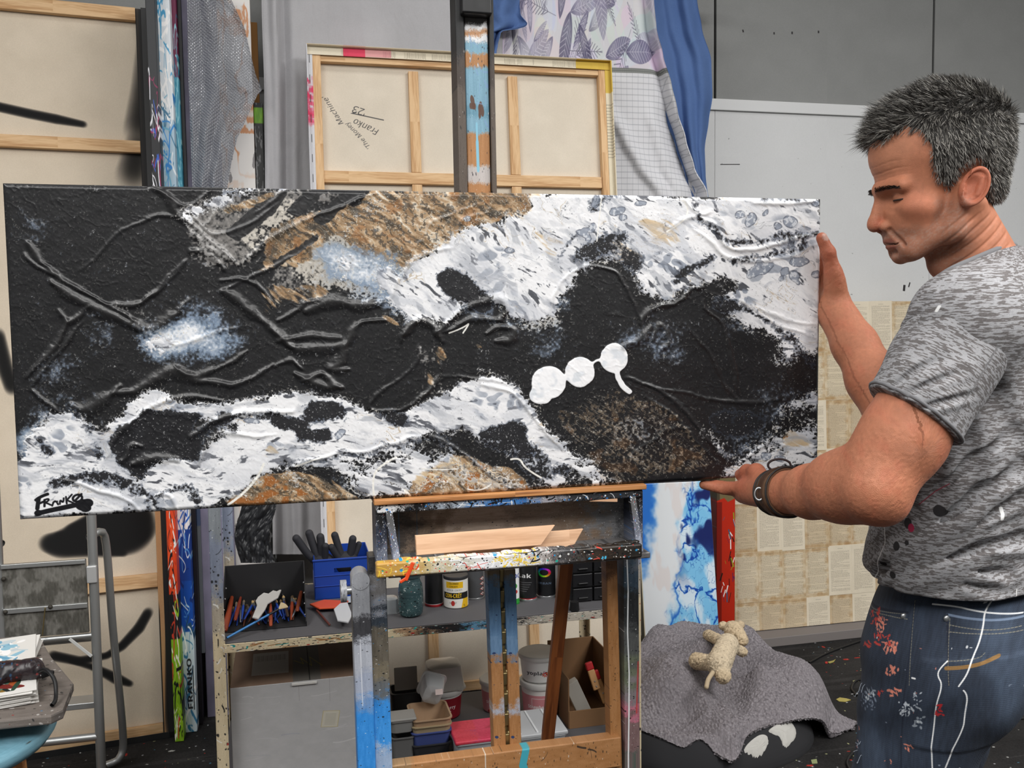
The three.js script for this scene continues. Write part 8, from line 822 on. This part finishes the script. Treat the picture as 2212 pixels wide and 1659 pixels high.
    for (const [x, y, r] of [[2029, 1102, 15], [1961, 1128, 13], [1934, 1181, 11], [1931, 1241, 9], [1960, 1171, 6], [1908, 1216, 6]]) dot(x, y, r, '#2a282a'); dot(1967, 1138, 10, '#a8244a'); dot(1960, 1042, 8, '#8c2a40'); dot(1971, 1068, 11, '#a03a4c'); drip('#8c3a48', 3, [[1985, 1090], [2020, 1062], [2050, 1045]]); drip('#e2e2e2', 4, [[1922, 1092], [1912, 1140], [1900, 1200], [1890, 1252]]); drip('#ececec', 9, [[2160, 1098], [2166, 1110], [2168, 1120]]); drip('#e2e2e2', 6, [[2024, 668], [2030, 661]]); drip('#dcdcdc', 4, [[2195, 1275], [2196, 1300]]); }, 2048, 1365, 11, 4); shirtT.wrapS = THREE.RepeatWrapping;
  const clothBump2 = clothBump.clone(); clothBump2.repeat.set(20, 14); const shirtM = std(0xffffff, { map: shirtT, roughness: 0.95, bumpMap: clothBump2, bumpScale: 0.0006 }), sleeveT = marl(7), sleeveM = std(0xffffff, { map: sleeveT, roughness: 0.95, bumpMap: clothBump, bumpScale: 0.0006 });
  const shirt = wpart(o, 't_shirt', shirtG, shirtM, 'grey marl t-shirt with paint spots');
  const [v0, v1] = bounds([Ls, sEnd, lerpV(Ls, Le, 0.8)], 0.1), [w0, w1] = bounds([Rs, rEnd], 0.1);
  wpart(shirt, 'sleeve', armUV(solid(sleeveF, v0, v1, 0.004), Ls, armDir, 0.07), sleeveM); wpart(shirt, 'sleeve', armUV(solid(sleeveR, w0, w1, 0.005), Rs, rDir, 0.07), sleeveM);
  { // hems and collar: rolled edges
    const ringOn = (f, c, e1, e2, r0, n) => { const pts = []; for (let i = 0; i < n; i++) { const a = i / n * Math.PI * 2, d = e1.clone().multiplyScalar(Math.cos(a)).addScaledVector(e2, Math.sin(a)); let t = r0; for (let k = 0; k < 60; k++) { const p = c.clone().addScaledVector(d, t), q = f(p.x, p.y, p.z); t -= q * 0.7; if (Math.abs(q) < 1e-4) break; } pts.push(c.clone().addScaledVector(d, t)); } return pts; };
    const e1 = V(0, 0, 0).crossVectors(cut, U).normalize(), e2 = V(0, 0, 0).crossVectors(cut, e1); const up1 = ringOn(sleeveF, sEnd.clone().addScaledVector(cut, -0.006), e1, e2, 0.07, 60), hemM = std(0x7c7c7f, { roughness: 0.95, bumpMap: clothBump, bumpScale: 0.0005 }); wpart(shirt, 'sleeve_hem', tube(up1, 0.0028, 160, 8, true), hemM);
    const cc = colF.clone().lerp(colB, 0.5), c1 = colB.clone().sub(colF).normalize(); const ring = ringOn((x, y, z) => chest(x, y, z) - 0.0065, cc, c1, L, 0.09, 64); wpart(shirt, 'collar', tube(ring, 0.0042, 160, 8, true), hemM);
  }
  // ---------- jeans and boots
  const hipL = Pc.clone().addScaledVector(L, 0.095).add(V(0, -0.07, 0)), hipR = Pc.clone().addScaledVector(L, -0.095).add(V(0, -0.07, 0)), kneeL = hipL.clone().addScaledVector(F, 0.075).add(V(0, -0.42, 0)), kneeR = hipR.clone().addScaledVector(F, 0.11).add(V(0, -0.42, 0)), ankL = kneeL.clone().addScaledVector(F, -0.035).add(V(0, -0.41, 0)), ankR = kneeR.clone().addScaledVector(F, -0.035).add(V(0, -0.41, 0)); ankL.y = ankR.y = 0.11;
  const pocket = (s, y) => { const u = (s + 0.02) , v = y - (Pc.y - 0.0); const inx = smooth(-0.155, -0.15, s) * smooth(-0.005, -0.010, s), iny = smooth(Pc.y - 0.155, Pc.y - 0.150, y) * smooth(Pc.y - 0.012 - s * 0.1, Pc.y - 0.016 - s * 0.1, y); return inx * iny; };
  const jeansF = (x, y, z) => { const [s, l] = loc(x, y, z); let d = egg(s, y, l, -0.012, Pc.y - 0.02, 0, 0.132, 0.17, 0.178); d = smin(d, egg(s, y, l, -0.05, Pc.y - 0.055, 0.075, 0.088, 0.095, 0.09), 0.04); d = smin(d, egg(s, y, l, -0.05, Pc.y - 0.055, -0.075, 0.088, 0.095, 0.09), 0.04); d = smin(d, cone(x, y, z, hipL, kneeL, 0.099, 0.08), 0.05); d = smin(d, cone(x, y, z, hipR, kneeR, 0.097, 0.08), 0.05); d = smin(d, cone(x, y, z, kneeL, ankL, 0.083, 0.072), 0.04); d = smin(d, cone(x, y, z, kneeR, ankR, 0.083, 0.072), 0.04);
    d -= 0.004 * Math.sin(y * 46 + s * 38 + 4 * fbm(s * 9 + l * 5, y * 9, 2, 3)) * smooth(Pc.y, Pc.y - 0.12, y) * (0.4 + fbm(s * 5, y * 5, 2, 8)); d -= 0.0022 * pocket(s, y) * smooth(0.06, 0.1, l); d = smax(d, y - (Pc.y + 0.075 + s * 0.08), 0.008); return smax(d, 0.055 - y, 0.006); };
  const [j0, j1] = bounds([off(Pc, -0.22, 0.1, -0.22), off(Pc, 0.22, 0.1, 0.22), ankL, ankR, kneeL, kneeR], 0.07); j0.y = 0.03;
  const jeansG = solid(jeansF, j0, j1, 0.006); { const p = jeansG.attributes.position, uv = jeansG.attributes.uv; for (let i = 0; i < p.count; i++) { const [s, l] = loc(p.getX(i), p.getY(i), p.getZ(i)); uv.setXY(i, (s + 0.25) / 0.5 + (l < 0 ? 0.0 : 0), p.getY(i) / 1.15); } }
  const denT = canvasTex(1024, 2048, (g, W, H) => {
    const im = g.createImageData(W, H); for (let y = 0, i = 0; y < H; y++) for (let x = 0; x < W; x++, i += 4) { const tw = ((x + y) % 4 < 2 ? 5 : -5), k = (fbm(x / 90, y / 150, 4, 5) - 0.5) * 34 + (fbm(x / 5, y / 30, 2, 8) - 0.5) * 22 + tw, fade = smooth(0.5, 0.72, fbm(x / 120 + 7, y / 200, 3, 15)) * 26; im.data[i] = 34 + k * 0.7 + fade * 0.7; im.data[i + 1] = 43 + k * 0.8 + fade * 0.8; im.data[i + 2] = 58 + k * 0.9 + fade * 0.9; im.data[i + 3] = 255; } g.putImageData(im, 0, 0);
    const P = (px, py) => { const [u, v] = nearUV(jeansG, px, py); return [u * W, (1 - v) * H]; }, line = (c, w, pts, dash) => { g.strokeStyle = c; g.lineWidth = w; g.lineCap = 'round'; g.lineJoin = 'round'; g.setLineDash(dash || []); g.beginPath(); const q = pts.map((p) => P(...p)); g.moveTo(...q[0]); for (let i = 1; i < q.length - 1; i++) g.quadraticCurveTo(...q[i], (q[i][0] + q[i + 1][0]) / 2, (q[i][1] + q[i + 1][1]) / 2); g.lineTo(...q[q.length - 1]); g.stroke(); g.setLineDash([]); };
    const st = 'rgba(150,140,118,0.75)'; line('rgba(20,28,44,0.8)', 5, [[1975, 1298], [1966, 1380], [1958, 1480], [1952, 1560], [1950, 1655]]); line(st, 2, [[1979, 1298], [1970, 1380], [1962, 1480]], [5, 3]); for (const dy of [0, 8]) line(st, 2.2, [[1872, 1298 + dy], [1900, 1315 + dy], [1958, 1330 + dy]], [5, 3]); line('rgba(18,24,40,0.8)', 6, [[1868, 1285], [1895, 1307], [1960, 1325]]);
    for (const dy of [0, 22, 32]) line(dy ? st : 'rgba(120,136,160,0.8)', dy ? 2.2 : 6, [[2046, 1330 + dy], [2120, 1340 + dy], [2210, 1330 + dy]], dy ? [5, 3] : []); line('rgba(18,24,40,0.85)', 5, [[2044, 1330], [2046, 1400], [2048, 1480]]); line(st, 2, [[2050, 1334], [2052, 1400], [2054, 1480]], [5, 3]); line('rgba(150,108,52,0.8)', 10, [[2048, 1447], [2100, 1442], [2160, 1418]], [8, 2]); line(st, 2, [[2046, 1430], [2110, 1425], [2126, 1410]], [5, 3]);
    const w = 'rgba(226,226,226,0.95)'; line(w, 4, [[2016, 1308], [2060, 1310], [2110, 1322], [2210, 1326]]); line(w, 4.5, [[2138, 1300], [2130, 1320], [2125, 1345], [2112, 1385], [2104, 1420], [2090, 1455], [2074, 1485]]); line(w, 4, [[2048, 1425], [2030, 1440], [2024, 1455], [2034, 1478], [2022, 1525], [2016, 1580], [2015, 1659]]); line(w, 4, [[2084, 1488], [2092, 1500], [2082, 1540], [2078, 1580], [2080, 1620], [2074, 1659]]); line(w, 4, [[2128, 1300], [2134, 1298]]); line(w, 5, [[1973, 1460], [1976, 1470]]);
    const r = rngOf(33), smear = (c, x, y, n, rx, ry) => { for (let k = 0; k < n * 3; k++) { const [a, b] = P(x + (r() - 0.5) * rx, y + (r() - 0.5) * ry); g.fillStyle = c; g.beginPath(); g.ellipse(a, b, 2 + r() * 7, 1 + r() * 3, r() * 3, 0, 7); g.fill(); } };
    const pink = 'rgba(206,124,104,0.85)', redc = 'rgba(176,56,48,0.85)'; smear(redc, 1890, 1330, 9, 26, 40); smear(pink, 1905, 1350, 8, 22, 30); smear(pink, 1924, 1395, 14, 26, 22); smear(redc, 1905, 1380, 8, 34, 30); smear(redc, 1872, 1395, 4, 20, 12); smear(pink, 1928, 1448, 8, 20, 14); smear(pink, 1934, 1495, 10, 28, 14); smear(redc, 1905, 1495, 4, 18, 12); smear('rgba(176,30,36,0.9)', 2028, 1535, 5, 10, 22); smear('rgba(190,196,204,0.8)', 1952, 1532, 9, 26, 26); smear('rgba(190,196,204,0.7)', 1980, 1515, 6, 20, 40); smear('rgba(190,196,204,0.6)', 1985, 1560, 5, 18, 22); smear(pink, 1962, 1614, 3, 10, 10); smear(pink, 1915, 1650, 5, 18, 16); smear('rgba(150,162,180,0.5)', 1875, 1510, 10, 30, 40); smear('rgba(190,196,204,0.6)', 1880, 1500, 6, 20, 20);
    for (let k = 0; k < 90; k++) { g.fillStyle = ['rgba(220,220,220,0.8)', 'rgba(196,120,104,0.8)', 'rgba(150,160,176,0.7)'][k % 3]; g.beginPath(); g.ellipse(r() * W, H * (0.1 + r() * 0.5), 1 + r() * 3, 1 + r() * 3, 0, 0, 7); g.fill(); }
  });
  const jeans = wpart(o, 'jeans', jeansG, std(0xffffff, { map: denT, roughness: 0.9, bumpMap: clothBump, bumpScale: 0.0008 }), 'dark blue jeans splashed with white and pink paint');
  for (const [px, py] of [[1953, 1331], [2045, 1336]]) { const d = ray(px, py).normalize(); let t = 1.1; for (let k = 0; k < 80; k++) { const p = EYE.clone().addScaledVector(d, t), q = jeansF(p.x, p.y, p.z); t += q * 0.8; if (q < 0.0005) break; } const p = EYE.clone().addScaledVector(d, t); wpart(jeans, 'rivet', new THREE.SphereGeometry(0.0052, 14, 10).scale(1, 1, 0.6).translate(p.x, p.y, p.z), steel); }
  { // frayed threads at the torn knee
    const r = rngOf(8), list = []; for (const [px, py, n] of [[1862, 1490, 4], [1856, 1610, 5], [1864, 1650, 4]]) for (let k = 0; k < n; k++) { const d = ray(px + (r() - 0.5) * 20, py + (r() - 0.5) * 44).normalize(); let t = 1.1, q = 1; for (let i = 0; i < 80 && t < 1.9; i++) { const p = EYE.clone().addScaledVector(d, t); q = jeansF(p.x, p.y, p.z); t += q * 0.8; if (q < 0.001) break; } if (q > 0.03) continue; const p = EYE.clone().addScaledVector(d, t); list.push(plain(tube([p, off(p, -0.003 - r() * 0.004, (r() - 0.5) * 0.006, 0.002), off(p, -0.004 - r() * 0.007, (r() - 0.8) * 0.016, 0.002)], 0.00035, 6, 4))); } if (list.length) wpart(jeans, 'frayed_threads', mergeGeometries(list), std(0xa9b2c0, { roughness: 1 })).userData.kind = 'stuff'; }
  for (const a of [ankL, ankR]) { const h = off(a, 0, -0.06, 0).addScaledVector(F, -0.045), t = off(a, 0, -0.075, 0).addScaledVector(F, 0.17), m = off(a, 0, -0.05, 0).addScaledVector(F, 0.06), f = (x, y, z) => smax(smin(smin(cone(x, y, z, off(a, 0, 0.05, 0), h, 0.052, 0.046), cone(x, y, z, h, m, 0.046, 0.05), 0.03), cone(x, y, z, m, t, 0.05, 0.04), 0.03), 0.002 - y, 0.004); const [b0, b1] = bounds([h, t, m, off(a, 0, 0.06, 0)], 0.07); b0.y = -0.01; wpart(o, 'boot', metreUV(solid(f, b0, b1, 0.006)), std(0x2c2826, { roughness: 0.6 })); }

  // ---------- hair
  const hairline = [[150, 58], [128, 60], [108, 70], [88, 82], [72, 72], [58, 46], [54, 22], [44, 0], [35, -26], [22, -29], [22, -6], [14, 14], [-4, 26], [-22, 22], [-34, -4], [-38, -26], [-110, -26]];
  const lineAt = (a) => { for (let i = 0; i + 1 < hairline.length; i++) { const [x0, y0] = hairline[i], [x1, y1] = hairline[i + 1]; if (a <= x0 && a >= x1) return lerp(y0, y1, (x0 - a) / (x0 - x1 || 1)); } return a > 150 ? 60 : -24; };
  const thick = (a, b, w) => 3.5 + 10 * smooth(70, 125, b) * (1 - 0.9 * smooth(30, 95, a)) + 2 * smooth(60, 110, a) * smooth(60, 90, b);
  const hairF = (a, b, w) => { const d = smin(skull(a, b, w), cone(a, b, w, K(-24, -10, 0), K(-22, -40, 0), 54, 52) + 4, 30) - thick(a, b, w) - 2.4 * (n3(a / 7, b / 7, w / 7, 5) - 0.5) - 3 * (n3(a / 16, b / 16, w / 16, 6) - 0.5); const e = b - lineAt(a); return smax(d + 4.5 * smooth(14, 0, e) * (b < 60 ? 1 : 0.6), (-e + 5 * (n3(a / 4, b / 4, w / 4, 12) - 0.5)) * 0.6, 4); };
  const hc0 = lin(36, 34, 32), hc1 = lin(70, 67, 64), hairG = solid(toM(hairF), hLo, hHi, 0.0032, (x, y, z) => { const [a, b, w] = mm(x, y, z), k = n3(a / 2.5, b / 6, w / 2.5, 8) * 0.7 + smooth(60, -20, b) * 0.25; return mixc(hc0, hc1, k); });
  const hairM = std(0xffffff, { vertexColors: true, roughness: 0.7 }), hair = wpart(o, 'hair', hairG, hairM, 'short dark hair going grey');
  { const r = rngOf(101), p = hairG.attributes.position, n = hairG.attributes.normal, pos = [], col = [], idx = []; const base0 = V(foot.x, foot.y, foot.z);
    const strand = (P, D, len, wd, c, bend) => { const s = V(0, 0, 0).crossVectors(D, V(r() - 0.5, r() - 0.5, r() - 0.5)).normalize().multiplyScalar(wd), b0 = pos.length / 3; for (let k = 0; k < 4; k++) { const t = k / 3, q = P.clone().addScaledVector(D, len * t).addScaledVector(bend, len * t * t); for (const e of k < 3 ? [-1, 1] : [0]) { const w = e * (1 - 0.6 * t); pos.push(q.x + s.x * w, q.y + s.y * w, q.z + s.z * w); col.push(...c); } } idx.push(b0, b0 + 1, b0 + 2, b0 + 1, b0 + 3, b0 + 2, b0 + 2, b0 + 3, b0 + 4, b0 + 3, b0 + 5, b0 + 4, b0 + 4, b0 + 5, b0 + 6); };
    const tone = (grey) => { const k = r(), q = r(); return k < grey ? lin(112 + q * 56, 109 + q * 55, 104 + q * 53) : lin(32 + q * 36, 30 + q * 33, 28 + q * 30); };
    for (let k = 0; k < 32000; k++) { const i = Math.floor(r() * p.count), P = V(p.getX(i) + base0.x, p.getY(i) + base0.y, p.getZ(i) + base0.z), N = V(n.getX(i), n.getY(i), n.getZ(i)), [a, b, w] = mm(P.x, P.y, P.z), top = smooth(70, 120, b), front = smooth(50, 110, a) * smooth(50, 80, b); const flow = V(0, 0, 0).addScaledVector(FH, lerp(-0.25, 0.85, Math.max(top, front))).addScaledVector(U, lerp(-0.9, 0.15, Math.max(top, front))).addScaledVector(LH, (r() - 0.5) * 0.4 + 1.4 * (n3(a / 11, b / 11, w / 11, 22) - 0.5)).addScaledVector(U, 1.2 * (n3(a / 12 + 9, b / 12, w / 12, 24) - 0.5) * Math.max(top, front)); const D = N.clone().multiplyScalar(lerp(0.58, 0.62, top)).add(flow.multiplyScalar(0.8)).add(V(r() - 0.5, r() - 0.5, r() - 0.5).multiplyScalar(0.5)).normalize(); const len = (0.008 + 0.011 * top + 0.014 * front * r() + 0.004 * r()) * (b < 0 ? 0.7 : 1); strand(P.addScaledVector(N, -0.0005), D, len, 0.00045, tone(0.26 + 0.34 * (1 - top)), V(0, -0.25 * r(), 0).addScaledVector(FH, 0.3 * (r() - 0.3))); }
    for (let k = 0; k < 420; k++) { const w = (r() - 0.5) * 84, P = head(100 + r() * 18, 70 + r() * 20, w), D = V(0, 0, 0).addScaledVector(FH, 0.8 + r() * 0.4).addScaledVector(U, (r() - 0.35) * 0.9).addScaledVector(LH, (r() - 0.5) * 0.6).normalize(); strand(P, D, 0.016 + r() * 0.026, 0.0005, tone(0.25), V(0, -0.6 * r(), 0)); }
    for (const [dx, dy] of [[46, 14], [50, 8], [44, 20]]) strand(head(112, 74, -16), V(0, 0, 0).addScaledVector(FH, dx / 50).addScaledVector(U, dy / 50).normalize(), 0.045, 0.0006, lin(30, 28, 28), V(0, -0.7, 0));
    for (const s of [1, -1]) for (let k = 0; k < 300; k++) { const t = r(), w = lerp(8, 52, t), a = lerp(122, 92, t * t) - 0.5, b = -7 + 3 * Math.sin(t * 2.6) - 3 * t + (r() - 0.5) * (8 - 5 * t), P = head(a - 2, b, s * w), D = V(0, 0, 0).addScaledVector(LH, s * 0.8).addScaledVector(U, 0.25 * (r() - 0.2)).addScaledVector(FH, 0.3 - 0.5 * t).normalize(); for (let q = 0; q < 30; q++) { const m = mm(P.x, P.y, P.z), dd = headF(...m) / 1000; if (dd > -0.0005 && dd < 0.001) break; P.addScaledVector(FH, -dd * 0.7 + 0.0003); } strand(P, D, 0.006 + r() * 0.005, 0.0006, lin(50, 40, 34), V(0, -0.2, 0)); }
    const g = new THREE.BufferGeometry(); g.setAttribute('position', new THREE.Float32BufferAttribute(pos, 3)); g.setAttribute('color', new THREE.Float32BufferAttribute(col, 3)); g.setIndex(idx); g.computeVertexNormals(); wpart(hair, 'hair_strands', g, new THREE.MeshStandardMaterial({ vertexColors: true, roughness: 0.55, side: THREE.DoubleSide })).userData.kind = 'stuff'; }
  // ---------- eyes: lowered lids, lash line
  for (const s of [1, -1]) { const lash = []; for (let i = 0; i <= 12; i++) { const t = i / 12, th = lerp(-1.1, 1.35, t), c = Math.cos(th), up = 3 + 2.2 * c, rr = 14.6; lash.push(head(84 + rr * c * 0.93, -20 - up - 1.6 * (t - 0.3), s * (32 + rr * Math.sin(th)))); } wpart(body, 'eyelashes', tube(lash, 0.0013, 40, 6), std(0x2a1e19, { roughness: 0.8 })); const cr = []; for (let i = 0; i <= 12; i++) { const th = lerp(-1.0, 1.1, i / 12), c = Math.cos(th); cr.push(head(84 + 14.2 * c * 0.86, -20 + 5.6 * c + 1, s * (32 + 14.2 * Math.sin(th)))); } wpart(body, 'lid_crease', tube(cr, 0.0005, 30, 5), std(0x7a4a38, { roughness: 0.8 })); wpart(body, 'eye', new THREE.SphereGeometry(0.0128, 20, 14).translate(...head(83.5, -21, s * 32).toArray()), std(0x6a584e, { roughness: 0.2 })); }
  // ---------- leather wrist cuff
  { const axd = Lw.clone().sub(Le).normalize(), e1 = V(0, 0, 0).crossVectors(axd, U).normalize(), e2 = V(0, 0, 0).crossVectors(e1, axd), c = lerpV(Le, Lw, 0.955), ring = (k, r, y) => { const q = []; for (let i = 0; i < 48; i++) { const a = -i / 48 * Math.PI * 2; let t = 0.026; for (let n = 0; n < 30; n++) { const p = c.clone().addScaledVector(axd, k).addScaledVector(e1, Math.cos(a) * t).addScaledVector(e2, Math.sin(a) * t); const d = armL(p.x, p.y, p.z); t -= d * 0.7; if (Math.abs(d) < 2e-4) break; } t += r; q.push(c.clone().addScaledVector(axd, k).addScaledVector(e1, Math.cos(a) * t).addScaledVector(e2, Math.sin(a) * t)); } return q; };
    const leather = std(0xffffff, { roughness: 0.55, map: dataTex(128, 128, (u, v) => { const k = (fbm(u * 8, v * 8, 4, 3) - 0.5) * 40; return [92 + k, 66 + k, 47 + k]; }) }), w = 0.021; const cuff = wpart(o, 'wristband', skin([ring(-w, 0.0008), ring(-w, 0.0042), ring(-w * 0.9, 0.0052), ring(w * 0.9, 0.0052), ring(w, 0.0042), ring(w, 0.0008)], false, false, 0.9), leather, 'wide brown leather wrist cuff');
    wpart(cuff, 'strap', skin([ring(-0.009, 0.0052), ring(-0.009, 0.0072), ring(0.004, 0.0072), ring(0.004, 0.0052)], false, false, 0.9), std(0x4a3224, { roughness: 0.5 }), 'darker buckled strap round the cuff');
    for (const k of [-w, w, w * 0.62]) wpart(cuff, 'cord', tube(ring(k, 0.0052), k === w * 0.62 ? 0.0014 : 0.0017, 150, 8, true), std(0x1d1a1a, { roughness: 0.6 })); const pick = (k, dx, dy) => { const R = ring(k, 0.0085); let b = R[0], m = 1e9; for (const p of R) { const v = p.clone().sub(EYE), d = -v.dot(BACK); const e = d + 0.15 * Math.abs(p.y - c.y - dy); if (e < m) { m = e; b = p; } } return b; };
    const bk = pick(-w * 0.2, 0, 0.006); wpart(cuff, 'buckle', new THREE.TorusGeometry(0.0085, 0.0017, 8, 24).scale(0.8, 1.15, 1).lookAt(EYE.clone().sub(bk)).translate(bk.x, bk.y, bk.z), steel, 'metal buckle'); const loop = []; for (let i = 0; i < 24; i++) { const a = i / 24 * Math.PI * 2; loop.push(ring(w * 0.6, 0.004)[36 % 48].clone().add(V(Math.cos(a) * 0.016, 0.010 + Math.sin(a) * 0.012, Math.sin(a) * 0.004))); } const topP = ring(0, 0.004).reduce((m, p) => p.y > m.y ? p : m); const lp = []; for (let i = 0; i < 24; i++) { const a = i / 24 * Math.PI * 2; lp.push(topP.clone().add(V(Math.cos(a) * 0.017, 0.006 + Math.sin(a) * 0.010, Math.cos(a) * 0.006))); } wpart(cuff, 'hair_tie', tube(lp, 0.0019, 90, 8, true), std(0x2a1a1a, { roughness: 0.7 })); }
}

renderer.render(scene, camera);
